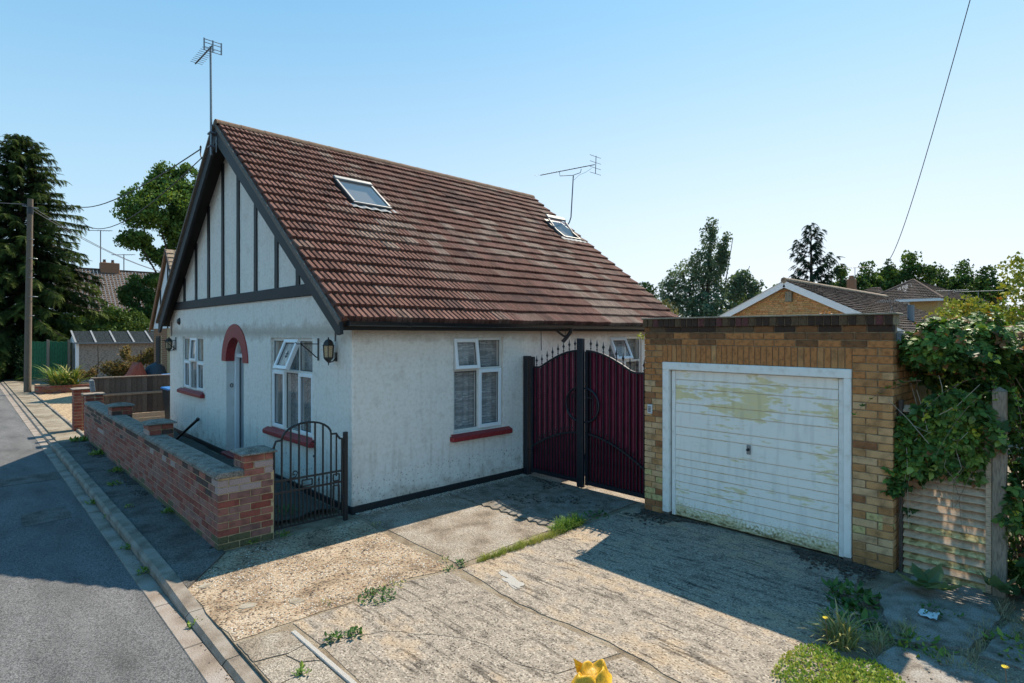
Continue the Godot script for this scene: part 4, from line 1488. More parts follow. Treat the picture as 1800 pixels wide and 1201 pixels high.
func barge(s: SurfaceTool, poly: Array, x_top: float, x_foot: float) -> void:
	var p := []
	var q := []
	for a in poly:
		var t := clampf(absf(a.x - RIDGE_V) / 4.6, 0.0, 1.0)
		var x := lerpf(x_top, x_foot, t)
		p.append(P(x, a.y, a.x))
		q.append(P(x + 0.042, a.y, a.x))
	for i in range(1, poly.size() - 1):
		tri(s, p[0], p[i], p[i + 1])
		tri(s, q[0], q[i + 1], q[i])
	for i in poly.size():
		var k := (i + 1) % poly.size()
		quad(s, p[i], q[i], q[k], p[k])

func skylight(h: Node3D, rf: Transform3D, x: float, y: float, w: float, l: float, open: float) -> void:
	var t := rf * Transform3D(Basis.IDENTITY, Vector3(x, y, 0.0))
	var s := S()
	# upstand
	box(s, t, Vector3(0, 0, 0.0), Vector3(0.05, l, 0.085), 0.006)
	box(s, t, Vector3(w - 0.05, 0, 0.0), Vector3(w, l, 0.085), 0.006)
	box(s, t, Vector3(0.05, 0, 0.0), Vector3(w - 0.05, 0.05, 0.083), 0.006)
	box(s, t, Vector3(0.05, l - 0.07, 0.0), Vector3(w - 0.05, l, 0.083), 0.006)
	var f := part("skylight", done(s), M.skyframe_dark, h)
	var o := t * Transform3D(Basis(Vector3.RIGHT, open), Vector3(0, l * 0.5, 0.1)) * Transform3D(Basis.IDENTITY, Vector3(0, -l * 0.5, -0.1))
	s = S()
	box(s, o, Vector3(-0.008, 0.045, 0.078), Vector3(0.036, l - 0.1, 0.106), 0.006)
	box(s, o, Vector3(w - 0.036, 0.045, 0.078), Vector3(w + 0.008, l - 0.1, 0.106), 0.006)
	box(s, o, Vector3(-0.008, -0.008, 0.076), Vector3(w + 0.008, 0.03, 0.102), 0.006)
	box(s, o if open > 0.0 else t, Vector3(-0.014, l - 0.1, 0.08), Vector3(w + 0.014, l + 0.02, 0.125), 0.012)
	part("frame", done(s), M.skyframe, f)
	s = S()
	quad(s, o * Vector3(0.05, 0.04, 0.088), o * Vector3(w - 0.05, 0.04, 0.088), o * Vector3(w - 0.05, l - 0.095, 0.088), o * Vector3(0.05, l - 0.095, 0.088))
	part("pane", done(s), M.sky_glass, f)
	s = S()
	quad(s, t * Vector3(0.05, 0.05, -0.02), t * Vector3(w - 0.05, 0.05, -0.02), t * Vector3(w - 0.05, l - 0.07, -0.02), t * Vector3(0.05, l - 0.07, -0.02))
	part("blind", done(s), M.bin_blue if open == 0.0 else M.deck, f)
	# lead apron dressed over the tiles below
	s = S()
	for k in 18:
		var xa := -0.16 + (w + 0.32) * k / 18.0
		var xb := -0.16 + (w + 0.32) * (k + 1) / 18.0
		var za := 0.068 + 0.010 * sin(xa / 0.0844 * TAU)
		var zb := 0.068 + 0.010 * sin(xb / 0.0844 * TAU)
		quad(s, t * Vector3(xa, -0.13, za), t * Vector3(xb, -0.13, zb), t * Vector3(xb, 0.01, zb - 0.012), t * Vector3(xa, 0.01, za - 0.012))
	part("apron", done(s), M.lead, f)

# ---------------------------------------------------------------- things on the house
func lantern(at: Vector3, label: String) -> void:
	var l := thing("wall_lantern", label, "lantern", at, "lanterns on the gable wall")
	var t := Transform3D(Basis.IDENTITY, at)
	var s := S()
	lathe(s, t, [Vector2(0.001, -0.20), Vector2(0.008, -0.19), Vector2(0.008, -0.165), Vector2(0.03, -0.145), Vector2(0.055, -0.12), Vector2(0.068, -0.105), Vector2(0.066, -0.09)], 6, false)
	part("base", done(s), M.bronze, l)
	s = S()
	lathe(s, t, [Vector2(0.088, 0.062), Vector2(0.074, 0.075), Vector2(0.068, 0.10), Vector2(0.045, 0.13), Vector2(0.015, 0.145), Vector2(0.009, 0.15), Vector2(0.012, 0.165), Vector2(0.001, 0.175)], 6, false)
	lathe(s, t, [Vector2(0.05, 0.06), Vector2(0.088, 0.062)], 6, false)
	part("roof", done(s), M.bronze, l)
	s = S()
	for k in 6:
		var a := TAU * k / 6.0
		bar(s, t * Vector3(0.062 * cos(a), -0.10, 0.062 * sin(a)), t * Vector3(0.072 * cos(a), 0.065, 0.072 * sin(a)), 0.011, 0.011, Vector3(cos(a), 0, sin(a)))
	part("frame", done(s), M.bronze, l)
	for k in 6:
		var a := TAU * k / 6.0
		var b := TAU * (k + 1) / 6.0
		s = S()
		quad(s, t * Vector3(0.058 * cos(b), -0.098, 0.058 * sin(b)), t * Vector3(0.058 * cos(a), -0.098, 0.058 * sin(a)), t * Vector3(0.068 * cos(a), 0.064, 0.068 * sin(a)), t * Vector3(0.068 * cos(b), 0.064, 0.068 * sin(b)))
		part("pane", done(s), M.lamp_glass, l)
	s = S()
	tube(s, [t * Vector3(0.0, -0.16, 0.0), t * Vector3(0.06, -0.15, 0.0), t * Vector3(0.105, -0.10, 0.0)], 0.009, -1, 6)
	box(s, t, Vector3(0.095, -0.15, -0.03), Vector3(0.112, -0.03, 0.03), 0.004)
	part("bracket", done(s), M.bronze, l)

func basket_bracket(at: Vector3, label: String) -> void:
	var b := thing("basket_bracket", label, "bracket", at, "hanging basket brackets")
	var s := S()
	tube(s, [at + Vector3(0, 0.15, 0), at + Vector3(0, -0.16, 0)], 0.010, -1, 6)
	part("back_plate", done(s), M.iron, b)
	s = S()
	tube(s, [at + Vector3(0, 0.07, 0), at + Vector3(-0.16, 0.075, 0), at + Vector3(-0.30, 0.075, 0), at + Vector3(-0.32, 0.10, 0)], 0.007, -1, 6)
	part("arm", done(s), M.iron, b)
	s = S()
	tube(s, [at + Vector3(0, -0.12, 0), at + Vector3(-0.03, -0.11, 0), at + Vector3(-0.12, -0.03, 0), at + Vector3(-0.24, 0.07, 0)], 0.008, -1, 6)
	part("brace", done(s), M.iron, b)

func aerials() -> void:
	var a := thing("mast_aerial", "tall grey mast aerial strapped to the gable apex of the white bungalow", "aerial", P(3.2, 5.5, 11.07))
	var s := S()
	tube(s, [P(3.2, 5.48, 11.07), P(3.2, 6.25, 11.08), P(3.2, 7.42, 11.11)], 0.022, 0.018, 8)
	part("mast", done(s), M.galv, a)
	for y in [5.62, 5.86]:
		s = S()
		pbox(s, 3.165, 3.275, y, y + 0.03, 11.03, 11.18, 0.004)
		part("strap", done(s), M.alu_dark, a)
	s = S()
	pbox(s, 3.255, 3.268, 5.52, 5.80, 10.98, 11.01, 0.003)
	part("wall_bracket", done(s), M.galv, a)
	s = S()
	tube(s, [P(3.2, 7.40, 11.0), P(3.18, 7.395, 11.95)], 0.014, -1, 6)
	part("boom", done(s), M.alu_dark, a)
	for k in 9:
		s = S()
		var v := 11.2 + k * 0.092
		tube(s, [P(3.09, 7.41, v), P(3.30, 7.41, v)], 0.0045, -1, 5)
		part("element", done(s), M.alu_dark, a)
	s = S()
	for y in [7.28, 7.345, 7.42, 7.47]:
		tube(s, [P(3.06, y, 11.02 - absf(y - 7.37) * 0.3), P(3.34, y, 11.02 - absf(y - 7.37) * 0.3)], 0.007, -1, 5)
	for x in [3.06, 3.2, 3.34]:
		bar(s, P(x, 7.27, 10.98), P(x, 7.48, 10.98), 0.022, 0.012, Vector3(0, 0, 1))
	part("reflector", done(s), M.galv, a)
	var b := thing("roof_aerial", "thin dark aerial with long boom on a bent pole at far end of tiled roof", "aerial", P(11.5, 5.1, 9.8))
	s = S()
	tube(s, [P(11.36, 5.08, 9.83), P(11.46, 5.22, 9.80), P(11.50, 5.35, 9.78), P(11.50, 6.42, 9.70)], 0.018, 0.015, 7)
	part("pole", done(s), M.alu_dark, b)
	s = S()
	tube(s, [P(11.06, 6.50, 10.46), P(11.5, 6.56, 9.0)], 0.011, -1, 6)
	part("boom", done(s), M.alu_dark, b)
	s = S()
	tube(s, [P(11.27, 6.53, 9.98), P(11.29, 6.43, 9.98), P(11.46, 6.42, 9.68), P(11.52, 6.46, 9.48), P(11.53, 6.55, 9.46)], 0.009, -1, 5)
	part("cradle", done(s), M.alu_dark, b)
	s = S()
	tube(s, [P(11.53, 6.34, 9.0), P(11.53, 6.78, 8.98)], 0.010, -1, 5)
	part("upright", done(s), M.alu_dark, b)
	for y in [6.34, 6.48, 6.62, 6.77]:
		s = S()
		tube(s, [P(11.31, y, 9.0), P(11.75, y, 9.0)], 0.006, -1, 5)
		part("element", done(s), M.alu_dark, b)
	for k in 12:
		s = S()
		var f := k / 12.0
		tube(s, [P(11.02 + 0.44 * f - 0.04, 6.505 + 0.05 * f, 10.60 - 1.45 * f), P(11.02 + 0.44 * f + 0.04, 6.505 + 0.05 * f, 10.60 - 1.45 * f)], 0.006, -1, 4)
		part("director", done(s), M.alu_dark, b)
	s = S()
	tube(s, [P(11.53, 6.5, 9.12), P(11.53, 6.44, 9.3), P(11.5, 6.40, 9.5), P(11.5, 6.3, 9.68)], 0.004, -1, 4)
	part("lead", done(s), M.wire, b)

# ---------------------------------------------------------------- garage
const GX := 6.46
func garage() -> void:
	var g := thing("garage", "flat-roofed buff brick garage with peeling white ribbed door and sooty parapet", "garage", P(GX + 2.4, 0, 2.85))
	var v0 := 1.455
	var v1 := 4.235
	var d0 := 1.805
	var d1 := 3.965
	var s := S()
	# mortar body a little behind the brick faces
	pbox(s, GX + 0.010, GX + 0.20, -0.1, 1.945, d1 - 0.002, v1 - 0.008)
	pbox(s, GX + 0.010, GX + 0.20, -0.1, 1.945, v0 + 0.010, d0 + 0.002)
	pbox(s, GX + 0.010, GX + 0.20, 1.945, 2.39, v0 + 0.010, v1 - 0.008)
	pbox(s, GX + 0.20, GX + 5.0, -0.1, 2.30, v0 + 0.010, v0 + 0.20)
	pbox(s, GX + 0.20, GX + 5.0, -0.1, 2.30, v1 - 0.20, v1 - 0.008)
	pbox(s, GX + 4.9, GX + 5.002, -0.1, 2.29, v0 + 0.21, v1 - 0.21)
	pbox(s, GX - 0.012, GX + 0.215, 2.39, 2.485, v0 - 0.005, v1 + 0.012)
	part("mortar", done(s), M.mortar_g, g)
	var list := []
	var face := Basis(Vector3(0, 0, 1), Vector3.UP, Vector3(-1, 0, 0))
	var buffs := ["buff0", "buff1", "buff2", "buff3", "buff0", "buff1", "buff4"]
	for row in 28:
		var y := 0.0375 + row * 0.0772 - 0.0375
		y = 0.0386 + row * 0.0772
		var hh := 0.067
		var stained := row >= 22
		for side in 2:
			# right pier 0.35 wide, left pier 0.27 wide
			var a := d0 - 0.002 if side == 0 else d1 + 0.002
			var e := v0 if side == 0 else v1
			var sg := -1.0 if side == 0 else 1.0
			var span := absf(e - a)
			var ls := [0.1025, span - 0.1125] if (row + side) % 2 == 0 else [span - 0.1125, 0.1025]
			if side == 0:
				ls = [0.1125, span - 0.1225] if row % 2 == 0 else [0.215, span - 0.225]
			var u := a
			for l in ls:
				var look := pick(buffs)
				if row < 2:
					look = "buff4" if rng.randf() < 0.5 else "buff2"
				elif row < 7 and rng.randf() < 0.4:
					look = "buff_green"
				elif stained:
					look = pick(["stain0", "buff2", "stain0"])
				list.append([Transform3D(face, P(GX, y, u + sg * l / 2)), brick(l, hh), look])
				u += sg * (l + 0.01)
	# brick-on-end course over the door
	var nso := 33
	var pitch := (d1 - d0) / nso
	for k in nso:
		list.append([Transform3D(face * Basis(Vector3(0, 0, 1), PI / 2), P(GX, 2.052, d0 + (k + 0.5) * pitch)), brick(0.212, pitch - 0.009), pick(["stain0", "stain0", "buff2", "buff0", "stain0"])])
	# three courses above, more and more stained
	for row in 3:
		var y := 2.2 + row * 0.0765
		var v := v0
		var first := true
		while v < v1 - 0.02:
			var l := 0.215
			if first and row % 2 == 1:
				l = 0.1025
			l = minf(l, v1 - v)
			if v1 - v - l < 0.05:
				l = v1 - v
			var look: String = pick([["stain0", "stain0", "stain1"], ["stain0", "stain1", "stain1"], ["soot0", "stain1", "soot0", "soot2"]][row])
			list.append([Transform3D(face, P(GX - 0.001, y, v + l / 2)), brick(l, 0.066), look])
			v += l + 0.01
			first = false
	# parapet of bricks on edge
	var npb := 36
	var pp := (v1 - v0 + 0.02) / npb
	for k in npb:
		list.append([Transform3D(face * Basis(Vector3(0, 0, 1), PI / 2), P(GX - 0.024 - rr(0, 0.006), 2.438, v0 - 0.008 + (k + 0.5) * pp)), brick(0.098, pp - 0.011, 0.1), pick(["soot0", "soot0", "soot1", "soot2"])])
	# right flank
	for row in 29:
		var y := 0.0386 + row * 0.0772
		var x := GX + (0.0 if row % 2 == 1 else 0.0)
		var ls := [0.215, 0.215, 0.215, 0.215] if row % 2 == 0 else [0.1025, 0.215, 0.215, 0.215]
		for l in ls:
			var look := pick(["buff0", "buff1", "buff2", "buff0"])
			if row >= 26:
				look = "stain0"
			list.append([Transform3D(Basis.IDENTITY, P(x + l / 2, y, v0)), brick(l, 0.067), look])
			x += l + 0.01
	lay("brick", list, g, "bricks")
	s = S()
	pbox(s, GX - 0.045, GX + 0.24, 2.487, 2.505, v0 - 0.035, v1 + 0.03, 0.005)
	part("parapet_capping", done(s), M.felt, g)
	s = S()
	pbox(s, GX + 0.205, GX + 5.05, 2.295, 2.33, v0 + 0.005, v1 - 0.005)
	part("roof", done(s), M.felt, g)
	s = S()
	box(s, Transform3D(Basis(Vector3(0, 0, 1), -0.03), P(GX + 0.10, 2.27, v0 - 0.012)), Vector3(0.05, -0.055, -0.02), Vector3(5.0, 0.045, 0.022), 0.004)
	part("fascia", done(s), M.lead, g)
	# door frame and the ribbed up-and-over door
	s = S()
	pbox(s, GX - 0.022, GX + 0.07, 1.850, 1.945, d0 + 0.004, d1 - 0.004, 0.006)
	part("door_frame", done(s), M.frame_white, g)
	s = S()
	pbox(s, GX - 0.021, GX + 0.07, 0.045, 1.850, d1 - 0.094, d1 - 0.006, 0.006)
	part("door_frame", done(s), M.frame_white, g)
	s = S()
	pbox(s, GX - 0.021, GX + 0.07, 0.045, 1.850, d0 + 0.006, d0 + 0.075, 0.006)
	part("door_frame", done(s), M.frame_white, g)
	for v in [d1 - 0.05, d0 + 0.04]:
		s = S()
		pbox(s, GX - 0.018, GX + 0.06, 0.0, 0.046, v - 0.04, v + 0.035, 0.008)
		part("rotten_foot", done(s), M.rot, g)
	s = S()
	var da := d0 + 0.082
	var db := d1 - 0.112
	pbox(s, GX + 0.052, GX + 0.075, 0.018, 1.842, da, db)
	var door := part("door", done(s), M.door_low, g)
	# faces of the pressing between its grooves: y of the grooves
	var gy := [1.845, 1.727, 1.618, 1.430, 1.326, 1.138, 1.036, 0.850, 0.742, 0.648, 0.551, 0.452, 0.356, 0.262, 0.156, 0.022]
	for k in gy.size() - 1:
		s = S()
		var y1: float = gy[k] - 0.004
		var y0: float = gy[k + 1] + 0.004
		var x := GX + 0.030
		var e0 := da + 0.055
		var e1 := db - 0.055
		# a plank of the pressing leans out slightly to its lower lip
		quad(s, P(x + 0.0, y0 + 0.005, e1), P(x + 0.0, y0 + 0.005, e0), P(x + 0.007, y1, e0), P(x + 0.007, y1, e1))
		quad(s, P(x + 0.022, y0, e1), P(x + 0.022, y0, e0), P(x, y0 + 0.005, e0), P(x, y0 + 0.005, e1))
		quad(s, P(x + 0.007, y1, e1), P(x + 0.007, y1, e0), P(x + 0.022, y1 + 0.003, e0), P(x + 0.022, y1 + 0.003, e1))
		quad(s, P(x, y0 + 0.005, e0), P(x + 0.022, y0, e0), P(x + 0.022, y1, e0), P(x + 0.007, y1, e0))
		quad(s, P(x + 0.022, y0, e1), P(x, y0 + 0.005, e1), P(x + 0.007, y1, e1), P(x + 0.022, y1, e1))
		part("slat", done(s), M.door_white, door)
	for q in [[da, da + 0.05], [db - 0.05, db]]:
		s = S()
		pbox(s, GX + 0.028, GX + 0.053, 0.02, 1.84, q[0], q[1], 0.005)
		part("stile", done(s), M.frame_white, door)
	s = S()
	pbox(s, GX + 0.018, GX + 0.031, 0.925, 1.03, 2.845, 2.89, 0.004)
	var pl := part("lock_plate", done(s), M.galv, door)
	s = S()
	lathe(s, Transform3D(Basis(Vector3(0, 0, 1), PI / 2), P(GX + 0.018, 0.98, 2.868)), [Vector2(0.001, 0.035), Vector2(0.014, 0.032), Vector2(0.016, 0.0)], 8)
	part("handle", done(s), M.black, door)
	pl.set_meta("label", "small lock plate of the garage door")
	var k := thing("keypad", "small pale entry keypad on the left brick pier of the garage", "keypad", P(GX - 0.01, 1.33, 4.145))
	s = S()
	pbox(s, GX - 0.022, GX - 0.001, 1.268, 1.385, 4.112, 4.180, 0.004)
	part("case", done(s), M.keypad, k)
	for r in 4:
		for c in 3:
			s = S()
			pbox(s, GX - 0.026, GX - 0.022, 1.292 + r * 0.019, 1.304 + r * 0.019, 4.128 + c * 0.014, 4.137 + c * 0.014)
			part("button", done(s), M.seal, k)

# ---------------------------------------------------------------- gates
const GT := 6.69
func gate_top(m: float) -> float:
	# m: distance from the meeting edge of a leaf
	return 1.765 + 0.285 * sin(clampf(1.0 - m / 0.82, 0.0, 1.0) * PI / 2)

func gate_arc(m: float) -> float:
	return 0.82 - 0.35 * pow(clampf(m / 1.0, 0.0, 1.15), 1.8)

func spear(s: SurfaceTool, at: Vector3, k := 1.0) -> void:
	lathe(s, Transform3D(Basis.from_scale(Vector3(k, k, k)), at), [Vector2(0.008, 0.0), Vector2(0.008, 0.03), Vector2(0.016, 0.035), Vector2(0.016, 0.045), Vector2(0.008, 0.05), Vector2(0.007, 0.07), Vector2(0.014, 0.075), Vector2(0.008, 0.085), Vector2(0.024, 0.115), Vector2(0.011, 0.145), Vector2(0.004, 0.195), Vector2(0.0005, 0.215)], 6)

func drive_gate() -> void:
	var g := thing("drive_gate", "double iron gate backed with burgundy sheet, spearheads on top, between house and garage", "gate", P(GT, 0, 5.45))
	for side in 2:
		var meet := 5.515 if side == 0 else 5.395
		var w := 0.985 if side == 0 else 1.14
		var dir := 1.0 if side == 0 else -1.0
		var at := func(u, y, x): return P(x, y, meet + dir * u)
		# folded sheet behind the bars
		var s := S()
		var n := int(round(w / 0.0573))
		var wv := w / n
		for k in n:
			var u0 := k * wv
			var prof := [Vector2(u0, 0.030), Vector2(u0 + wv * 0.14, 0.012), Vector2(u0 + wv * 0.62, 0.012), Vector2(u0 + wv * 0.74, 0.032), Vector2(u0 + wv, 0.032)]
			for j in 4:
				var a: Vector2 = prof[j]
				var b: Vector2 = prof[j + 1]
				quad(s, at.call(a.x, 0.10, GT + a.y), at.call(b.x, 0.10, GT + b.y), at.call(b.x, gate_top(b.x) - 0.012, GT + b.y), at.call(a.x, gate_top(a.x) - 0.012, GT + a.y))
		part("panel", done(s), M.burgundy, g)
		s = S()
		var m := 16
		for k in m:
			var u0 := w * k / m
			var u1 := w * (k + 1) / m
			bar(s, at.call(u0, gate_top(u0), GT), at.call(u1 + 0.003, gate_top(u1), GT), 0.028, 0.022, Vector3.RIGHT)
		part("top_rail", done(s), M.gate_iron, g)
		s = S()
		for k in m:
			var u0 := w * k / m
			var u1 := w * (k + 1) / m
			bar(s, at.call(u0, gate_arc(u0), GT - 0.006), at.call(u1 + 0.003, gate_arc(u1), GT - 0.006), 0.028, 0.024, Vector3.RIGHT)
		part("arched_rail", done(s), M.gate_iron, g)
		s = S()
		bar(s, at.call(0.0, 0.10, GT - 0.002), at.call(w, 0.10, GT - 0.002), 0.045, 0.06, Vector3.UP)
		part("bottom_rail", done(s), M.gate_iron, g)
		s = S()
		bar(s, at.call(w, 0.06, GT), at.call(w, 1.93 if side == 0 else 1.80, GT), 0.055, 0.055)
		part("hinge_stile", done(s), M.gate_iron, g)
		s = S()
		bar(s, at.call(0.02, 0.06, GT), at.call(0.02, 2.04, GT), 0.05, 0.05)
		part("meeting_stile", done(s), M.gate_iron, g)
		for k in (8 if side == 0 else 9):
			var u := 0.09 + k * 0.1145
			s = S()
			bar(s, at.call(u, 0.13, GT - 0.008), at.call(u, gate_top(u), GT - 0.008), 0.015, 0.015)
			part("bar", done(s), M.gate_iron, g)
			s = S()
			spear(s, at.call(u, gate_top(u) + 0.006, GT - 0.004), 0.88)
			part("spearhead", done(s), M.gate_iron, g)
			for e in 2:
				var uu := u + (0.057 if e == 1 else 0.0)
				if uu > w - 0.04:
					continue
				s = S()
				if e == 1:
					bar(s, at.call(uu, 0.13, GT - 0.008), at.call(uu, gate_arc(uu), GT - 0.008), 0.014, 0.014)
				spear(s, at.call(uu, gate_arc(uu) + 0.01, GT - 0.016), 0.55)
				part("dog_bar", done(s), M.gate_iron, g)
		# half of the ring in the middle
		s = S()
		var pts := []
		var off := 0.05 if side == 0 else -0.07
		for k in 13:
			var a := -PI / 2 + PI * k / 12.0
			pts.append(at.call(maxf(-0.01, 0.25 * cos(a) - off * 0.0), 1.245 + 0.25 * sin(a), GT - 0.022))
		tube(s, pts, 0.017, -1, 7)
		part("ring", done(s), M.gate_iron, g)
		s = S()
		bar(s, at.call(0.14, 1.10, GT - 0.020), at.call(0.14, 1.40, GT - 0.020), 0.014, 0.014)
		bar(s, at.call(0.02, 1.36, GT - 0.020), at.call(0.14, 1.36, GT - 0.020), 0.014, 0.014)
		part("ring_bar", done(s), M.gate_iron, g)
	# cover post on the left leaf, gate posts, hinges
	var s := S()
	pbox(s, GT - 0.085, GT - 0.028, 0.03, 2.235, 5.395, 5.515, 0.008)
	part("middle_post", done(s), M.gate_iron, g)
	s = S()
	pbox(s, GT - 0.05, GT + 0.05, -0.05, 1.94, 6.572, 6.672, 0.006)
	part("gate_post", done(s), M.gate_iron, g)
	for y in [0.42, 1.48]:
		s = S()
		tube(s, [P(GT - 0.03, y, 6.56), P(GT - 0.04, y, 6.49)], 0.014, -1, 7)
		pbox(s, GT - 0.062, GT - 0.03, y - 0.035, y + 0.035, 6.455, 6.49, 0.006)
		part("hinge", done(s), M.gate_iron, g)
	s = S()
	tube(s, [P(GT - 0.06, 0.02, 5.44), P(GT - 0.06, 0.16, 5.44)], 0.012, -1, 6)
	part("drop_bolt", done(s), M.galv, g)
	s = S()
	pbox(s, GT - 0.09, GT - 0.03, 0.34, 0.46, 4.285, 4.335, 0.01)
	part("motor_cover", done(s), M.wire_grey, g)

func path_gate() -> void:
	var v := 6.56
	var g := thing("path_gate", "small black iron gate with arched top beside the brick pillar and house corner", "gate", P(3.0, 0, v))
	var arch := [Vector2(2.55, 1.02), Vector2(2.572, 1.079), Vector2(2.635, 1.085)]
	for k in 13:
		var a := PI - PI * k / 12.0
		arch.append(Vector2(2.94 + 0.30 * cos(a), 1.085 + 0.175 * sin(a)))
	arch += [Vector2(3.308, 1.083), Vector2(3.325, 1.05), Vector2(3.35, 1.02), Vector2(3.385, 1.006)]
	var s := S()
	var pts := []
	for a in arch:
		pts.append(P(a.x, a.y, v))
	tube(s, pts, 0.013, -1, 6)
	part("arch", done(s), M.iron, g)
	for q in [0.622, 0.488, 0.085]:
		s = S()
		bar(s, P(2.55, q, v), P(3.385, q - 0.004, v), 0.016, 0.022)
		part("rail", done(s), M.iron, g)
	for q in [[2.55, 1.02], [3.385, 1.01]]:
		s = S()
		bar(s, P(q[0], 0.06, v), P(q[0], q[1], v), 0.022, 0.022)
		part("stile", done(s), M.iron, g)
	for q in [[2.64, 1.085], [2.743, 1.215], [2.841, 1.25], [3.036, 1.25], [3.135, 1.215], [3.238, 1.10]]:
		s = S()
		bar(s, P(q[0], 0.085, v), P(q[0], q[1], v), 0.017, 0.017)
		part("bar", done(s), M.iron, g)
	for q in [[2.937, 0.59, 1.258], [3.308, 0.56, 1.08]]:
		s = S()
		bar(s, P(q[0], q[1], v), P(q[0], q[2], v), 0.015, 0.015)
		part("bar", done(s), M.iron, g)
	for x in [2.595, 2.69, 2.79, 2.89, 2.937, 2.985, 3.085, 3.187, 3.275, 3.335]:
		s = S()
		var top := 0.488
		if x in [2.69, 2.79, 3.085, 3.187]:
			top = 0.545
			lathe(s, Transform3D(Basis.IDENTITY, P(x, 0.535, v)), [Vector2(0.007, 0), Vector2(0.013, 0.02), Vector2(0.001, 0.075)], 5)
		bar(s, P(x, 0.085, v), P(x, top, v), 0.012, 0.012)
		part("dog_bar", done(s), M.iron, g)
	for q in [[2.88, 3.0, 0.515, 0.585], [3.268, 3.345, 0.506, 0.586], [3.268, 3.345, 0.17, 0.45]]:
		s = S()
		var c := [P(q[0], q[2], v), P(q[1], q[2], v), P(q[1], q[3], v), P(q[0], q[3], v)]
		for k in 4:
			bar(s, c[k], c[(k + 1) % 4], 0.014, 0.014, Vector3(0, 0, 1))
		part("key_pattern", done(s), M.iron, g)
	s = S()
	pts = []
	for k in 14:
		var a := k * 0.42
		pts.append(P(2.79 + cos(a) * (0.034 - k * 0.0018), 0.68 + sin(a) * (0.034 - k * 0.0018), v))
	pts.push_front(P(2.80, 0.64, v))
	pts.push_front(P(2.745, 0.63, v))
	tube(s, pts, 0.007, -1, 5)
	part("scroll", done(s), M.iron, g)
	s = S()
	lathe(s, Transform3D(Basis(Vector3.RIGHT, PI / 2), P(3.02, 0.85, v)), [Vector2(0.001, 0.03), Vector2(0.016, 0.025), Vector2(0.012, 0.0)], 8)
	part("latch", done(s), M.iron, g)
	s = S()
	pbox(s, 3.402, 3.452, -0.05, 1.09, v - 0.025, v + 0.025, 0.006)
	part("gate_post", done(s), M.iron, g)
	for y in [0.28, 0.86]:
		s = S()
		tube(s, [P(3.375, y, v - 0.016), P(3.41, y, v - 0.016)], 0.013, -1, 6)
		pbox(s, 3.384, 3.402, y - 0.05, y + 0.05, v - 0.022, v + 0.012, 0.004)
		part("hinge", done(s), M.iron, g)

# ---------------------------------------------------------------- fences, poles, bins, odds and ends
func louvre_panel() -> void:
	var x := 6.60
	var p := thing("louvred_panel", "weathered louvred timber panel beside garage corner, half hidden under the bramble", "fence panel", P(x, 0, 1.1))
	for k in 23:
		var s := S()
		var y := 0.03 + k * 0.0705
		var w := wobble.get_noise_2d(k * 40.0, 3.0) * 0.008
		box(s, Transform3D(Basis(Vector3(0, 0, 1), -0.85), P(x + 0.01, y + w, 1.09)), Vector3(-0.006, -0.047, -0.31), Vector3(0.006, 0.044, 0.325), 0.003)
		part("slat", done(s), M.louvre_green if (k < 5 and k % 2 == 0) or k == 6 else M.louvre, p)
	var s := S()
	pbox(s, x - 0.03, x + 0.045, 0.0, 1.66, 0.735, 0.778, 0.004)
	part("frame_upright", done(s), M.louvre, p)
	s = S()
	pbox(s, x - 0.03, x + 0.045, 0.0, 1.66, 1.405, 1.435, 0.004)
	part("frame_upright", done(s), M.fence_wood, p)
	var q := thing("fence_post", "grey square timber post with sloping top at the end of louvred panel", "post", P(x, 0, 0.68))
	s = S()
	pbox(s, x - 0.045, x + 0.05, -0.1, 1.80, 0.635, 0.732, 0.006)
	part("shaft", done(s), M.post_grey, q)
	s = S()
	var c := [P(x - 0.045, 1.80, 0.635), P(x + 0.05, 1.80, 0.635), P(x + 0.05, 1.80, 0.732), P(x - 0.045, 1.80, 0.732)]
	for k in 4:
		tri(s, c[k], c[(k + 1) % 4], P(x, 1.835, 0.684))
	part("post_top", done(s), M.post_grey, q)

func yard_fence() -> void:
	var v := 17.25
	var f := thing("boundary_fence", "brown close-boarded fence panel between brick gateway pillar and white house", "fence", P(3.6, 0, v))
	var x := 2.30
	while x < 5.6:
		var s := S()
		var w := 0.105
		box(s, Transform3D(Basis(Vector3.UP, -0.16), P(x, 0, v)), Vector3(-0.012, 0.28, -0.008), Vector3(w + 0.016, 1.20 + rr(-0.012, 0.008), 0.008), 0.003)
		part("board", done(s), M[pick(["fence_wood", "fence_wood", "fence_wood_b", "fence_wood_c"])], f)
		x += 0.115
	for y in [0.02, 0.15]:
		var s := S()
		pbox(s, 2.27, 5.6, y, y + 0.122, v - 0.02, v + 0.02, 0.005)
		part("gravel_board", done(s), M.louvre, f)
	for q in [[0.76, 0.82, 0.045], [1.205, 1.235, 0.05]]:
		var s := S()
		pbox(s, 2.27, 5.6, q[0], q[1], v - q[2], v + 0.012, 0.005)
		part("rail", done(s), M.post_grey, f)

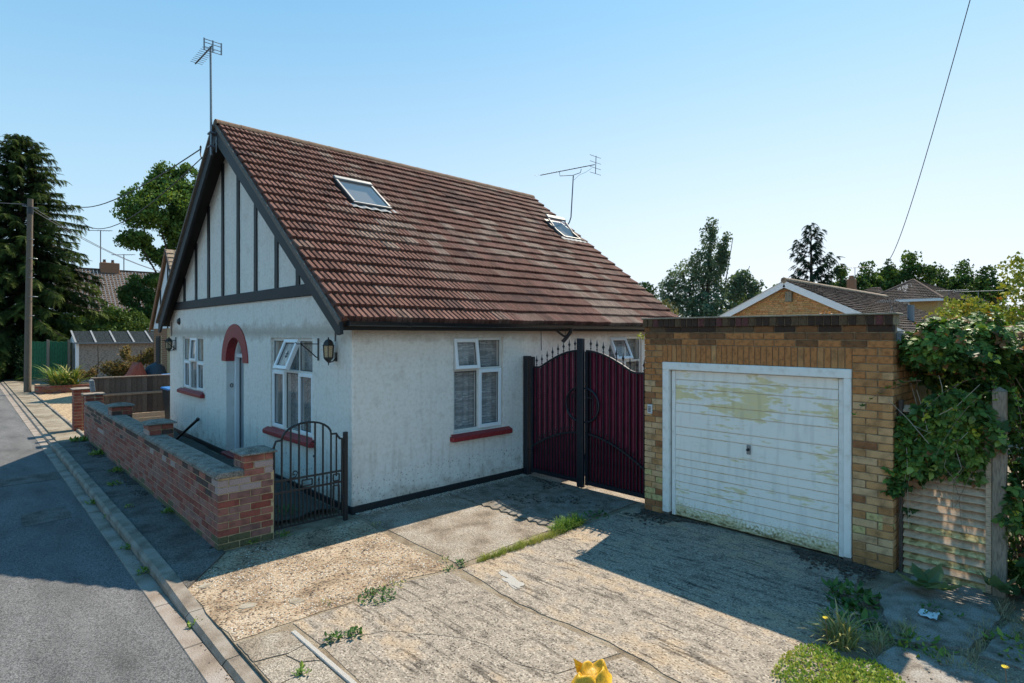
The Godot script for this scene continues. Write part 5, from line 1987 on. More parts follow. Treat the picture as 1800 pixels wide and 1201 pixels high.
func pole() -> void:
	var p := thing("telegraph_pole", "weathered wooden telegraph pole on the footway before the green gates", "pole", P(1.86, 0, 29.5))
	var s := S()
	tube(s, [P(1.86, -0.2, 29.5), P(1.90, 3.8, 29.5), P(1.95, 7.62, 29.5)], 0.125, 0.095, 10)
	part("shaft", done(s), M.pole_wood, p)
	s = S()
	tube(s, [P(1.945, 7.02, 29.5), P(1.948, 7.30, 29.5)], 0.104, -1, 10)
	part("band", done(s), M.plastic_black, p)
	for k in 5:
		s = S()
		var y := 3.0 + k * 0.75
		tube(s, [P(1.9, y, 29.40), P(1.9, y + 0.01, 29.18 if k % 2 else 29.3), P(2.06 + 0.1 * (k % 2), y + 0.02, 29.38)], 0.016, -1, 5)
		part("step_iron", done(s), M.galv, p)
	s = S()
	tube(s, [P(1.7, 7.32, 29.5), P(2.2, 7.28, 29.45)], 0.02, -1, 5)
	part("wire_arm", done(s), M.galv, p)

func sag(a: Vector3, b: Vector3, d: float, n := 14) -> Array:
	var out := []
	for k in n + 1:
		var t := float(k) / n
		out.append(a.lerp(b, t) + Vector3(0, -4.0 * d * t * (1.0 - t), 0))
	return out

func wires() -> void:
	var s := S()
	tube(s, sag(P(3.255, 5.79, 11.9), P(5.5, 11.3, 50.1), 0.55), 0.012, 0.03, 5)
	tag(part("overhead_wire", done(s), M.wire), "thick black wire rising from the barge board hook towards the spruce", "wire", "overhead wires")
	s = S()
	tube(s, sag(P(3.26, 5.62, 11.75), P(5.8, 10.5, 49.9), 1.1), 0.010, 0.024, 5)
	tag(part("overhead_wire", done(s), M.wire), "lower slack wire running from the barge board behind the maple to spruce", "wire", "overhead wires")
	for k in 2:
		s = S()
		tube(s, sag(P(1.95, 7.35 - 0.12 * k, 29.5), P(9.6 + 0.3 * k, 6.2 - 0.1 * k, 42.0), 0.35), 0.013, 0.013, 5)
		tag(part("overhead_wire", done(s), M.wire_grey), ["upper of the twin wires slanting down from the telegraph pole to the right", "lower of the twin wires slanting down from the telegraph pole to the right"][k], "wire", "overhead wires")
	s = S()
	tube(s, sag(P(1.95, 7.40, 29.5), P(-9.0, 7.6, 33.0), 0.15), 0.014, -1, 5)
	tag(part("overhead_wire", done(s), M.wire_grey), "level grey wire leaving the pole top past the spruce", "wire", "overhead wires")
	s = S()
	tube(s, sag(P(4.40, 6.4, 0.10), P(46.3, 7.2, 11.0), 1.05, 40), 0.0035, 0.022, 5)
	tag(part("overhead_wire", done(s), M.wire), "long telephone wire crossing the pale sky above the garage", "wire", "overhead wires")
	var h := thing("wire_hook", "black curled wire hook on the left barge board below the apex", "hook", P(3.27, 5.6, 11.7))
	s = S()
	tube(s, [P(3.30, 5.56, 11.62), P(3.24, 5.58, 11.78), P(3.24, 5.68, 11.86), P(3.25, 5.78, 11.87)], 0.012, -1, 6)
	part("shank", done(s), M.iron, h)
	s = S()
	var pts := []
	for k in 9:
		var a := TAU * k / 8.0
		pts.append(P(3.25, 5.81 + 0.035 * sin(a), 11.88 + 0.035 * cos(a)))
	tube(s, pts, 0.009, -1, 6)
	part("ring", done(s), M.iron, h)

func bin(at: Vector3, k: float, label: String) -> void:
	var b := thing("wheelie_bin", label, "bin", at, "bins behind the fence and house corner")
	var t := Transform3D(Basis.IDENTITY, at)
	var s := S()
	var lo := [Vector3(-0.22, 0.06, 0.24), Vector3(0.22, 0.06, 0.24), Vector3(0.22, 0.06, -0.24), Vector3(-0.22, 0.06, -0.24)]
	for i in 4:
		var j := (i + 1) % 4
		var f := Vector3(1.3, 1, 1.3)
		quad(s, t * lo[i], t * lo[j], t * (lo[j] * f + Vector3(0, k - 0.12, 0)), t * (lo[i] * f + Vector3(0, k - 0.12, 0)))
	part("body", done(s), M.bin_dark, b)
	s = S()
	box(s, t * Transform3D(Basis(Vector3(0, 0, 1), 0.02), Vector3(0, k - 0.05, 0)), Vector3(-0.32, -0.02, -0.33), Vector3(0.32, 0.035, 0.36), 0.018)
	part("lid", done(s), M.bin_blue, b)
	for x in [-0.2, 0.2]:
		s = S()
		lathe(s, t * Transform3D(Basis(Vector3(0, 0, 1), PI / 2), Vector3(x, 0.1, -0.25)), [Vector2(0.001, -0.025), Vector2(0.1, -0.025), Vector2(0.1, 0.025), Vector2(0.001, 0.025)], 12)
		part("wheel", done(s), M.plastic_black, b)

func odds() -> void:
	lantern(P(3.48, 2.085, 7.12), "black six-sided wall lantern between the right-hand front window and house corner")
	lantern(P(3.48, 2.06, 15.18), "black six-sided wall lantern left of the small front window")
	basket_bracket(P(3.575, 2.09, 7.63), "thin iron hanging basket bracket between open window and lantern")
	basket_bracket(P(3.575, 2.08, 14.98), "iron hanging basket bracket between far lantern and small window")
	bin(P(3.95, 0, 16.35), 0.98, "dark bin with bright blue lid standing at the far house corner, before the fence")
	bin(P(4.62, 0, 19.4), 1.12, "dark bin with blue lid beyond the fence, by the neighbour's brick wall")
	# black stick leaning on the gable wall
	var p := thing("walking_stick", "black stick leaning against the gable wall over the low wall coping", "stick", P(3.3, 0.1, 13.6))
	var s := S()
	tube(s, [P(3.28, 0.06, 13.72), P(3.40, 0.29, 13.42), P(3.53, 0.53, 13.10)], 0.026, 0.03, 7)
	part("shaft", done(s), M.plastic_black, p)
	s = S()
	lathe(s, Transform3D(Basis(Vector3(1, 0, 0), 0.6), P(3.53, 0.53, 13.10)), [Vector2(0.001, 0.035), Vector2(0.038, 0.02), Vector2(0.038, -0.02), Vector2(0.001, -0.03)], 8)
	part("ferrule", done(s), M.black, p)
	# dark sheeting heaped in the strip between wall and house
	s = S()
	s.set_smooth_group(0)
	for i in 40:
		for j in 10:
			var q := []
			for c in [[0, 0], [0, 1], [1, 1], [1, 0]]:
				var v: float = 6.9 + (i + c[0]) * 0.20
				var x: float = 2.2 + (j + c[1]) * 0.132
				q.append(P(x, 0.07 + 0.09 * wobble.get_noise_2d(x * 70.0, v * 45.0) + 0.05 * wobble.get_noise_2d(x * 190.0, v * 160.0), v))
			quad(s, q[0], q[1], q[2], q[3])
	structure("front_bed", done(s), M.rag)
	# yellow cloth bag on the drive, only its crumpled mouth reaches into view
	var b := thing("cloth_bag", "crumpled bright yellow cloth bag lying open on the concrete drive", "bag", P(3.0, 0, 2.36))
	s = S()
	s.set_smooth_group(0)
	var n := 60
	for i in n:
		for j in n:
			var q := []
			for c in [[i, j], [i + 1, j], [i + 1, j + 1], [i, j + 1]]:
				var u: float = float(c[0]) / n * 2.0 - 1.0
				var w: float = float(c[1]) / n * 2.0 - 1.0
				# a rounded square with an uneven outline, drawn in from a square grid
				var k := 1.0 / maxf(1.0, Vector2(u, w).length() / maxf(maxf(absf(u), absf(w)), 0.01))
				var x := u * k * (0.165 + 0.03 * wobble.get_noise_2d(u * 60.0, w * 60.0))
				var v := w * k * (0.115 + 0.025 * wobble.get_noise_2d(w * 60.0 + 30.0, u * 60.0))
				var r := Vector2(u * k, w * k).length()
				var ridge := absf(wobble.get_noise_2d(u * 26.0 + 11.0, w * 20.0)) * 2.0
				var mouth := exp(-pow((r - 0.62) / 0.20, 2.0))
				q.append(P(3.0 + x, 0.01 + (1.0 - pow(r, 4.0)) * (0.018 + 0.06 * mouth * (0.7 + 0.7 * ridge) + 0.05 * ridge), 2.37 + v))
			quad(s, q[0], q[1], q[2], q[3])
	part("body", done(s), M.yellow, b)
	s = S()
	var cnr := [P(2.945, 0.055, 2.455), P(2.935, 0.145, 2.475), P(3.03, 0.075, 2.465), P(3.12, 0.02, 2.46), P(3.0, 0.02, 2.45)]
	tri(s, cnr[0], cnr[1], cnr[2])
	tri(s, cnr[0], cnr[2], cnr[3])
	tri(s, cnr[0], cnr[3], cnr[4])
	part("corner_flap", done(s), M.yellow, b)
	# scraps of polythene in the weeds
	var spots := [[P(5.62, 0.05, 1.02), "crumpled clear polythene scrap between dock leaves and flagstone"], [P(6.05, 0.05, 0.30), "torn pale polythene scrap at the foot of the large dock"]]
	for q in spots:
		s = S()
		s.set_smooth_group(0)
		for i in 6:
			for j in 6:
				var c4 := []
				for c in [[0, 0], [1, 0], [1, 1], [0, 1]]:
					var a := Vector2(i + c[0] - 3, j + c[1] - 3) * 0.021
					c4.append(q[0] + Vector3(a.x, 0.035 * wobble.get_noise_2d(a.x * 1400.0 + q[0].x * 300.0, a.y * 1400.0), a.y))
				quad(s, c4[0], c4[1], c4[2], c4[3])
		tag(part("plastic_scrap", done(s), M.polythene), q[1], "scrap")

# ---------------------------------------------------------------- the far side: neighbours
func tiled_slope(s: SurfaceTool, a: Vector3, b: Vector3, c: Vector3, d: Vector3, rows: int, cols: int, th: float) -> void:
	# a, b along the eaves, d above a, c above b; courses step down, columns are slightly rolled
	var nrm := (b - a).cross(d - a).normalized()
	if nrm.y < 0:
		nrm = -nrm
	for j in rows:
		var t0 := float(j) / rows
		var t1 := float(j + 1) / rows
		for i in cols:
			var u0 := (i + 0.02) / cols
			var u1 := (i + 0.78) / cols
			var u2 := (i + 1.0) / cols
			var k := nrm * (th * rr(0.8, 1.2))
			var p := func(u, t): return a.lerp(b, u).lerp(d.lerp(c, u), t)
			quad(s, p.call(u0, t0) + k, p.call(u1, t0) + k, p.call(u1, t1) + nrm * th * 0.2, p.call(u0, t1) + nrm * th * 0.2)
			quad(s, p.call(u1, t0) + k * 0.3, p.call(u2, t0) + k * 0.3, p.call(u2, t1), p.call(u1, t1))
			quad(s, p.call(u0, t0) - nrm * 0.02, p.call(u1, t0) - nrm * 0.02, p.call(u1, t0) + k, p.call(u0, t0) + k)

func neighbour_house() -> void:
	# next house along the road: half timbered gable over brick
	var X := 5.9
	var va := 25.75
	var ve := 28.4
	var ya := 5.58
	var ye := 2.52
	var h := thing("half_timbered_house", "next-door house with white timbered gable above red brick, mostly behind the bungalow", "house", P(9, 0, va))
	var s := S()
	pbox(s, X, X + 8.0, 0, ye + 0.05, va - 2.4, ve - 0.25)
	part("wall", done(s), M.mortar, h)
	var list := []
	var face := Basis(Vector3(0, 0, 1), Vector3.UP, Vector3(-1, 0, 0))
	for row in 30:
		var v := 26.0
		while v < ve - 0.26:
			var l := minf(0.215 if not (v < 26.01 and row % 2 == 1) else 0.105, ve - 0.25 - v)
			if l > 0.05 and not (v + l > 27.0 and v < 27.6 and row > 9 and row < 26):
				list.append([Transform3D(face, P(X - 0.012, 0.3 + row * 0.0755, v + l / 2)), brick(l, 0.062, 0.03), "far_brick_red"])
			v += l + 0.012
	lay("brick", list, h, "bricks")
	s = S()
	tri(s, P(X - 0.02, ye, ve - 0.2), P(X - 0.02, ya - 0.12, va), P(X - 0.02, ye, va - 2.4))
	part("gable", done(s), M.white_far, h)
	for q in [va + 0.02, va + 1.15]:
		s = S()
		pbox(s, X - 0.05, X - 0.022, ye, lerpf(ya, ye, absf(q - va) / (ve - va)) - 0.16, q - 0.05, q + 0.05)
		part("stud", done(s), M.timber, h)
	s = S()
	var z := [[P(X - 0.12, ya, va), P(X - 0.12, ye - 0.1, ve)], [P(X - 0.12, ya, va), P(X - 0.12, ye - 0.1, va - 2.6)]]
	bar(s, z[0][0], z[0][1], 0.15, 0.04, Vector3(1, 0, 0))
	part("barge_board", done(s), M.far_brick_red, h)
	s = S()
	bar(s, z[1][0], z[1][1], 0.13, 0.05, Vector3(1, 0, 0))
	part("barge_board", done(s), M.timber, h)
	s = S()
	tiled_slope(s, P(X - 0.14, ye - 0.05, va - 2.65), P(X + 8, ye - 0.05, va - 2.65), P(X + 8, ya + 0.05, va), P(X - 0.14, ya + 0.05, va), 18, 24, 0.04)
	var roof := part("roof", done(s), M.far_tile_c, h)
	roof.set_meta("kind", "stuff")
	s = S()
	quad(s, P(X - 0.14, ye - 0.05, ve + 0.05), P(X + 8, ye - 0.05, ve + 0.05), P(X + 8, ya + 0.04, va), P(X - 0.14, ya + 0.04, va))
	part("roof", done(s), M.far_tile_c, h)
	s = S()
	pbox(s, X - 0.05, X + 0.02, 1.05, 2.22, 27.03, 27.57)
	var w := part("window", done(s), M.fence_wood, h)
	for k in 2:
		s = S()
		pbox(s, X - 0.066, X - 0.052, 1.12, 2.14, 27.07 + k * 0.25, 27.28 + k * 0.25)
		part("pane", done(s), M.seal, w)

func far_left() -> void:
	# green board gates
	var g := thing("board_gates", "pair of tall green painted board gates with grey post between them", "gate", P(3.1, 0, 36))
	for q in [[2.30, 2.98], [3.10, 3.80]]:
		var x: float = q[0]
		while x < q[1] - 0.02:
			var s := S()
			pbox(s, x, x + 0.095, 0.06, 1.96 + rr(-0.02, 0.02) - 0.05 * sin((x - q[0]) * 4.4), 35.98, 36.02, 0.006)
			part("board", done(s), M.green_paint, g)
			x += 0.1
		var s2 := S()
		pbox(s2, q[0], q[1], -0.02, 0.10, 35.96, 36.03, 0.006)
		part("gravel_board", done(s2), M.post_grey, g)
	for x in [3.04, 3.86]:
		var s := S()
		pbox(s, x - 0.055, x + 0.055, 0, 2.02, 35.93, 36.05, 0.006)
		part("gate_post", done(s), M.post_grey, g)
	# shed with corrugated sheets on battens
	var h := thing("sheet_roofed_shed", "low grey shed with patched dark sheet roof and pale battens behind dry shrubs", "shed", P(6.8, 0, 35.5))
	var s := S()
	pbox(s, 4.0, 11.0, 0, 1.88, 34.0, 36.4)
	part("wall", done(s), M.shed_wall, h)
	s = S()
	pbox(s, 3.90, 4.02, 0.0, 1.86, 33.96, 34.2)
	part("corner_board", done(s), M.white_far, h)
	s = S()
	pbox(s, 3.96, 3.995, 0.0, 1.6, 34.6, 35.3)
	part("door", done(s), M.fence_wood, h)
	s = S()
	tri(s, P(3.97, 1.86, 33.9), P(3.97, 2.42, 35.4), P(3.97, 1.86, 36.9))
	part("gable", done(s), M.white_far, h)
	for k in 9:
		s = S()
		var x0 := 3.88 + k * 0.78
		quad(s, P(x0 + 0.04, 1.87, 33.82), P(x0 + 0.76, 1.87, 33.82), P(x0 + 0.76, 2.44, 35.4), P(x0 + 0.04, 2.44, 35.4))
		quad(s, P(x0 + 0.04, 1.87, 36.98), P(x0 + 0.76, 1.87, 36.98), P(x0 + 0.76, 2.44, 35.4), P(x0 + 0.04, 2.44, 35.4))
		part("roof_sheet", done(s), M.asbestos, h)
		s = S()
		bar(s, P(x0, 1.885, 33.80), P(x0, 2.455, 35.4), 0.075, 0.04)
		part("batten", done(s), M.lead, h)
	s = S()
	bar(s, P(3.86, 1.86, 33.80), P(11.0, 1.86, 33.80), 0.05, 0.06)
	part("gutter", done(s), M.lead, h)
	# low brick bed before the gates
	var b := thing("raised_bed", "low raised bed edged with old bricks at the end of gravel drive", "planter", P(3.4, 0, 28.9))
	var list := []
	s = S()
	pbox(s, 2.10, 5.2, -0.05, 0.29, 28.33, 28.5)
	pbox(s, 2.10, 2.25, -0.05, 0.29, 28.5, 29.9)
	part("mortar", done(s), M.mortar_g, b)
	for row in 4:
		var x := 2.11 - (0.1 if row % 2 else 0.0)
		while x < 5.2:
			list.append([Transform3D(Basis.IDENTITY, P(x + 0.107, 0.036 + row * 0.074, 28.315)), brick(0.215), pick(["red0", "red3", "red1", "buff4"])])
			x += 0.225
	lay("brick", list, b, "bricks")
	s = S()
	pbox(s, 2.2, 5.2, 0.0, 0.26, 28.5, 29.9)
	part("soil", done(s), M.earth, b)
	# far house with the long brown roof
	var f := thing("brown_roofed_house", "distant white house with long brown tiled roof beyond the shed", "house", P(16, 0, 63))
	s = S()
	pbox(s, 6.6, 22.0, 0, 4.6, 62.0, 70.0)
	part("wall", done(s), M.white_far, f)
	s = S()
	tiled_slope(s, P(5.8, 4.25, 61.2), P(22.6, 4.25, 61.2), P(22.6, 8.35, 66.0), P(5.8, 8.35, 66.0), 22, 60, 0.06)
	var roof := part("roof", done(s), M.far_tile_b, f)
	roof.set_meta("kind", "stuff")
	s = S()
	pbox(s, 5.8, 22.6, 8.33, 8.45, 65.85, 66.15, 0.03)
	part("ridge", done(s), M.far_tile_b, f)
	s = S()
	pbox(s, 9.4, 10.9, 8.0, 9.05, 65.6, 66.4, 0.03)
	var ch := part("chimney", done(s), M.far_brick_red, f)
	for x in [9.75, 10.4]:
		s = S()
		lathe(s, Transform3D(Basis.IDENTITY, P(x, 9.05, 66.0)), [Vector2(0.14, 0.0), Vector2(0.11, 0.25), Vector2(0.13, 0.3)], 8)
		part("chimney_pot", done(s), M.far_tile_b, ch)
	s = S()
	pbox(s, 6.9, 21.0, 3.9, 4.15, 61.9, 61.995)
	part("fascia", done(s), M.wire_grey, f)
	for x in [8.2, 11.4, 15.0]:
		s = S()
		pbox(s, x, x + 1.6, 1.2, 2.6, 61.92, 61.99)
		part("window", done(s), M.seal, f)
	for q in [[9.45, 3.4, "tall twin-armed aerial beside the chimney of the distant brown roof"], [11.3, 1.3, "short aerial right of the chimney on the distant brown roof"]]:
		var a := thing("distant_aerial", q[2], "aerial", P(q[0], 8.9, 66), "aerials on the distant roof")
		s = S()
		tube(s, [P(q[0], 8.4, 66), P(q[0], 8.7 + q[1], 66)], 0.045, -1, 5)
		part("mast", done(s), M.wire_grey, a)
		s = S()
		tube(s, [P(q[0] - 1.0, 8.55 + q[1], 66), P(q[0] + 0.9, 8.72 + q[1], 65.8)], 0.03, -1, 5)
		part("boom", done(s), M.wire_grey, a)
		for k in 5:
			s = S()
			var x: float = q[0] - 0.2 + k * 0.22
			tube(s, [P(x, 8.62 + q[1] + k * 0.02, 65.6), P(x, 8.62 + q[1] + k * 0.02, 66.3)], 0.022, -1, 4)
			part("element", done(s), M.wire_grey, a)
	# rust-red sheet over a heap by the neighbour's wall
	var t := thing("covered_heap", "rust-red tarpaulin draped over a heap behind the brown fence", "tarpaulin", P(4.4, 0, 24.5))
	s = S()
	s.set_smooth_group(0)
	for i in 14:
		for j in 10:
			var q := []
			for c in [[0, 0], [1, 0], [1, 1], [0, 1]]:
				var a: float = (i + c[0]) / 14.0
				var d: float = (j + c[1]) / 10.0
				var y := 0.40 + 0.85 * minf(1.0, 1.7 * a) * (1.0 - 0.75 * maxf(0.0, a - 0.72) / 0.28) + 0.08 * wobble.get_noise_2d(a * 300.0, d * 300.0)
				if d < 0.2:
					y *= 0.3 + d * 3.5
				q.append(P(4.05 + 0.85 * a, y, 23.9 + 1.0 * d))
			quad(s, q[0], q[1], q[2], q[3])
	part("sheet", done(s), M.tarp, t)
	s = S()
	lathe(s, Transform3D(Basis.from_scale(Vector3(0.75, 0.85, 0.8)), P(5.2, 0.5, 24.6)), [Vector2(0.5, -0.6), Vector2(0.56, 0.2), Vector2(0.4, 0.7), Vector2(0.001, 0.9)], 10)
	part("blue_sheet", done(s), M.tarp_blue, t)
	# gateway pillar beyond the opening in the wall, and the tilted slate between
	var p := thing("gateway_pillar", "far red brick pillar with flat cap beyond the gap in the low wall", "pillar", P(2.08, 0, 17.1))
	s = S()
	pbox(s, 1.915, 2.245, -0.1, 0.972, 16.93, 17.24)
	part("mortar", done(s), M.mortar, p)
	list = []
	for row in 13:
		for k in 2:
			list.append([Transform3D(Basis.IDENTITY, P(1.985 + k * 0.162, 0.0375 + row * 0.075, 16.922)), brick(0.15), pick(["red0", "red2", "red1"])])
			list.append([Transform3D(Basis(Vector3(0, 0, 1), Vector3.UP, Vector3(-1, 0, 0)), P(1.905, 0.0375 + row * 0.075, 17.0 + k * 0.158)), brick(0.15), pick(["red0", "red2", "red1"])])
	lay("brick", list, p, "bricks")
	part("pillar_cap", cap([1.87, 2.29, 16.88, 17.29, 0.975, 1.0, 1.02]), M.coping, p)
	s = S()
	box(s, Transform3D(Basis(Vector3(0, 0, 1), 0.12), P(2.20, 0.97, 16.3)), Vector3(-0.05, 0, -0.1), Vector3(0.03, 0.27, 0.1), 0.006)
	tag(part("slate_slab", done(s), M.lead), "pale upright slab standing between the two far gateway pillars", "slab")
	# ivy-clad hedge and the old boards beyond it
	var ob := thing("old_board_fence", "grey old board fence far along the footway beyond ivy hedge", "fence", P(1.75, 0, 52))
	var v := 46.0
	while v < 64.0:
		s = S()
		pbox(s, 1.72, 1.75, 0, 1.6 + rr(-0.05, 0.05), v, v + 0.28)
		part("board", done(s), M.post_grey, ob)
		v += 0.3

func far_right() -> void:
	# bungalow behind the garage, gable of buff brick
	var X := 22.8
	var va := 8.61
	var ya := 4.22
	var k := 0.497
	var h := thing("brick_gabled_bungalow", "buff brick bungalow with white barge boards and grey tiled roof behind the garage", "house", P(29, 0, va))
	var s := S()
	pbox(s, X + 0.03, X + 14.0, 0, 2.4, va - 4.2, va + 4.2)
	tri(s, P(X + 0.02, 2.3, va + 4.0), P(X + 0.02, ya - 0.1, va), P(X + 0.02, 2.3, va - 4.0))
	part("wall", done(s), M.far_mortar, h)
	var list := []
	var face := Basis(Vector3(0, 0, 1), Vector3.UP, Vector3(-1, 0, 0))
	for row in 24:
		var y := 2.34 + row * 0.076
		var half := (ya - 0.16 - y) / k
		if half < 0.15:
			break
		var v := va - half - rr(0, 0.1)
		while v < va + half:
			list.append([Transform3D(face, P(X, y, v + 0.11)), brick(0.215, 0.064, 0.03), pick(["far_brick", "far_brick", "buff1", "buff0", "buff2"])])
			v += 0.227
	lay("brick", list, h, "bricks")
	for sg in [-1.0, 1.0]:
		s = S()
		bar(s, P(X - 0.25, ya - 0.02, va), P(X - 0.25, ya - 0.02 - 4.6 * k, va + sg * 4.6), 0.24, 0.04, Vector3(1, 0, 0))
		part("barge_board", done(s), M.white_far, h)
	s = S()
	tiled_slope(s, P(X - 0.3, ya + 0.12 - 5.2 * k, va - 5.2), P(X + 14, ya + 0.12 - 5.2 * k, va - 5.2), P(X + 14, ya + 0.12, va), P(X - 0.3, ya + 0.12, va), 26, 46, 0.05)
	var roof := part("roof", done(s), M.far_tile, h)
	roof.set_meta("kind", "stuff")
	s = S()
	quad(s, P(X - 0.3, ya + 0.10 - 5.0 * k, va + 5.0), P(X + 14, ya + 0.10 - 5.0 * k, va + 5.0), P(X + 14, ya + 0.10, va), P(X - 0.3, ya + 0.10, va))
	part("roof", done(s), M.far_tile, h)
	s = S()
	tube(s, [P(X - 0.3, ya + 0.12, va), P(X + 14, ya + 0.12, va)], 0.11, -1, 8)
	part("ridge", done(s), M.far_tile_c, h)
	s = S()
	pbox(s, X - 0.12, X, 3.52, 3.92, va - 0.22, va + 0.02, 0.01)
	part("meter_box", done(s), M.felt, h)
	s = S()
	tube(s, [P(X + 4.6, 2.5, va - 3.05), P(X + 4.6, 3.46, va - 3.05)], 0.12, 0.12, 8)
	part("vent_pipe", done(s), M.lead, h)
	# hipped house further back
	var f := thing("hipped_roof_house", "distant house with brown hipped roof and small white window above bramble", "house", P(52, 0, 8))
	s = S()
	var x0 := 48.0
	var apex := P(51.5, 6.35, 10.3)
	var c := [P(x0, 4.72, 12.6), P(x0, 4.72, 7.9), P(56.5, 4.72, 6.4), P(56.5, 4.72, 14.0)]
	tiled_slope(s, c[0], c[1], apex + P(0, 0, -0.02), apex + P(0, 0, 0.02), 12, 26, 0.06)
	tiled_slope(s, c[1], c[2], apex + P(3.0, 0.0, 0), apex, 12, 40, 0.06)
	var rf := part("roof", done(s), M.far_tile, f)
	rf.set_meta("kind", "stuff")
	s = S()
	tube(s, [c[0], apex], 0.10, -1, 6)
	part("hip", done(s), M.far_tile, rf)
	s = S()
	tube(s, [c[1], apex], 0.10, -1, 6)
	part("hip", done(s), M.far_tile_b, rf)
	s = S()
	tiled_slope(s, P(x0 + 1.6, 4.8, 15.2), P(x0 + 1.6, 4.8, 11.4), P(x0 + 4.2, 5.98, 12.6), P(x0 + 4.2, 5.98, 13.2), 9, 20, 0.06)
	part("roof", done(s), M.far_tile, f).set_meta("kind", "stuff")
	s = S()
	pbox(s, x0 + 0.5, 56.0, 0, 4.7, 8.3, 14.5)
	part("wall", done(s), M.far_brick, f)
	s = S()
	pbox(s, x0 - 0.02, x0 + 0.10, 4.56, 4.74, 7.9, 12.6, 0.01)
	part("fascia", done(s), M.white_far, f)
	s = S()
	pbox(s, x0 + 0.42, x0 + 0.49, 3.6, 4.55, 9.9, 11.1, 0.01)
	var w := part("window", done(s), M.white_far, f)
	s = S()
	pbox(s, x0 + 0.38, x0 + 0.415, 3.7, 4.45, 10.0, 10.9)
	part("pane", done(s), M.seal, w)
	var cs := thing("chimney_stack", "tall thin red brick chimney rising behind the grey tiled ridge", "chimney", P(44.7, 0, 12.5))
	s = S()
	pbox(s, 44.2, 45.2, 0.0, 5.25, 12.0, 13.0, 0.03)
	part("shoulder", done(s), M.far_brick_red, cs)
	s = S()
	pbox(s, 44.45, 44.95, 5.25, 6.1, 12.28, 12.78, 0.03)
	part("shaft", done(s), M.far_brick_red, cs)
	s = S()
	lathe(s, Transform3D(Basis.IDENTITY, P(44.7, 6.1, 12.53)), [Vector2(0.2, 0), Vector2(0.15, 0.2), Vector2(0.17, 0.25)], 8)
	part("chimney_pot", done(s), M.far_brick_red, cs)
	for q in [[P(45.0, 6.9, 12.4), 1.0, "small grey aerial above the red chimney"], [P(50.5, 5.35, 8.0), 1.2, "pale aerial on the right slope of the hipped roof"], [P(46.0, 4.95, 5.8), 1.3, "low aerial between hipped roof and yellow-green bush"]]:
		var a := thing("far_aerial", q[2], "aerial", q[0] - Vector3(0, 1.2, 0), "aerials on the far roofs")
		s = S()
		tube(s, [q[0] - Vector3(0, 1.4, 0), q[0]], 0.022, -1, 5)
		part("mast", done(s), M.galv, a)
		s = S()
		tube(s, [q[0] + P(-0.5, 0, 0.9) * q[1], q[0] + P(0.35, 0.03, -0.9) * q[1]], 0.02, -1, 5)
		part("boom", done(s), M.galv, a)

# ---------------------------------------------------------------- plants
func leaf_mesh(fold := 0.25, wide := 0.62) -> ArrayMesh:
	# one pointed leaf along +y, 1 long, folded along its rib and curled at the tip
	var s := S()
	var rib := [Vector3(0, 0, 0), Vector3(0, 0.35, 0.02), Vector3(0, 0.7, 0.0), Vector3(0, 1.0, -0.10)]
	var wd := [0.0, wide * 0.5, wide * 0.40, 0.0]
	for k in 3:
		for sg in [-1.0, 1.0]:
			var a: Vector3 = rib[k]
			var b: Vector3 = rib[k + 1]
			var ae: Vector3 = a + Vector3(sg * wd[k], -0.03, wd[k] * fold)
			var be: Vector3 = b + Vector3(sg * wd[k + 1], -0.03, wd[k + 1] * fold)
			if k == 0:
				tri(s, a, be, b)
			elif k == 2:
				tri(s, a, ae, b)
			else:
				quad(s, a, ae, be, b)
	return done(s)

func cluster_mesh(sd: int, n: int, size: float) -> ArrayMesh:
	# a spray of leaves round a point, for trees seen from afar
	var r := RandomNumberGenerator.new()
	r.seed = sd
	var s := S()
	for k in n:
		var b := Basis.from_euler(Vector3(r.randf_range(-1.3, 1.3), r.randf_range(0, TAU), r.randf_range(-0.8, 0.8))).scaled(Vector3.ONE * size * r.randf_range(0.7, 1.2))
		var o := Vector3(r.randf_range(-1, 1), r.randf_range(-0.8, 0.8), r.randf_range(-1, 1)) * 0.75
		quad(s, o + b * Vector3(0, 0, 0), o + b * Vector3(0.34, 0.45, 0.06), o + b * Vector3(0, 1, 0), o + b * Vector3(-0.34, 0.45, 0.06))
	return done(s)

func frond_mesh(sd: int, droop: float) -> ArrayMesh:
	# a spruce spray: a stalk along +y with short twigs of needles on both sides, hanging a little
	var r := RandomNumberGenerator.new()
	r.seed = sd
	var s := S()
	for k in 15:
		var t := 0.06 + k / 15.0 * 0.9
		var l := 0.42 * (1.05 - t) + 0.10
		for sg in [-1.0, 1.0]:
			var a := Vector3(0, t, -droop * t * t)
			var d := Vector3(sg * (0.85 + r.randf_range(-0.2, 0.2)), 0.62, -0.25 + r.randf_range(-0.3, 0.15)).normalized()
			var q := a + d * l * r.randf_range(0.75, 1.1)
			var w := d.cross(Vector3(0, 0, 1)).normalized() * 0.034
			tri(s, a - w, q, a + w)
			var w2 := Vector3(0, 0, 0.03)
			tri(s, a - w2, q, a + w2)
	tri(s, Vector3(-0.02, 0, 0), Vector3(0, 1.08, -droop * 1.1), Vector3(0.02, 0, 0))
	return done(s)

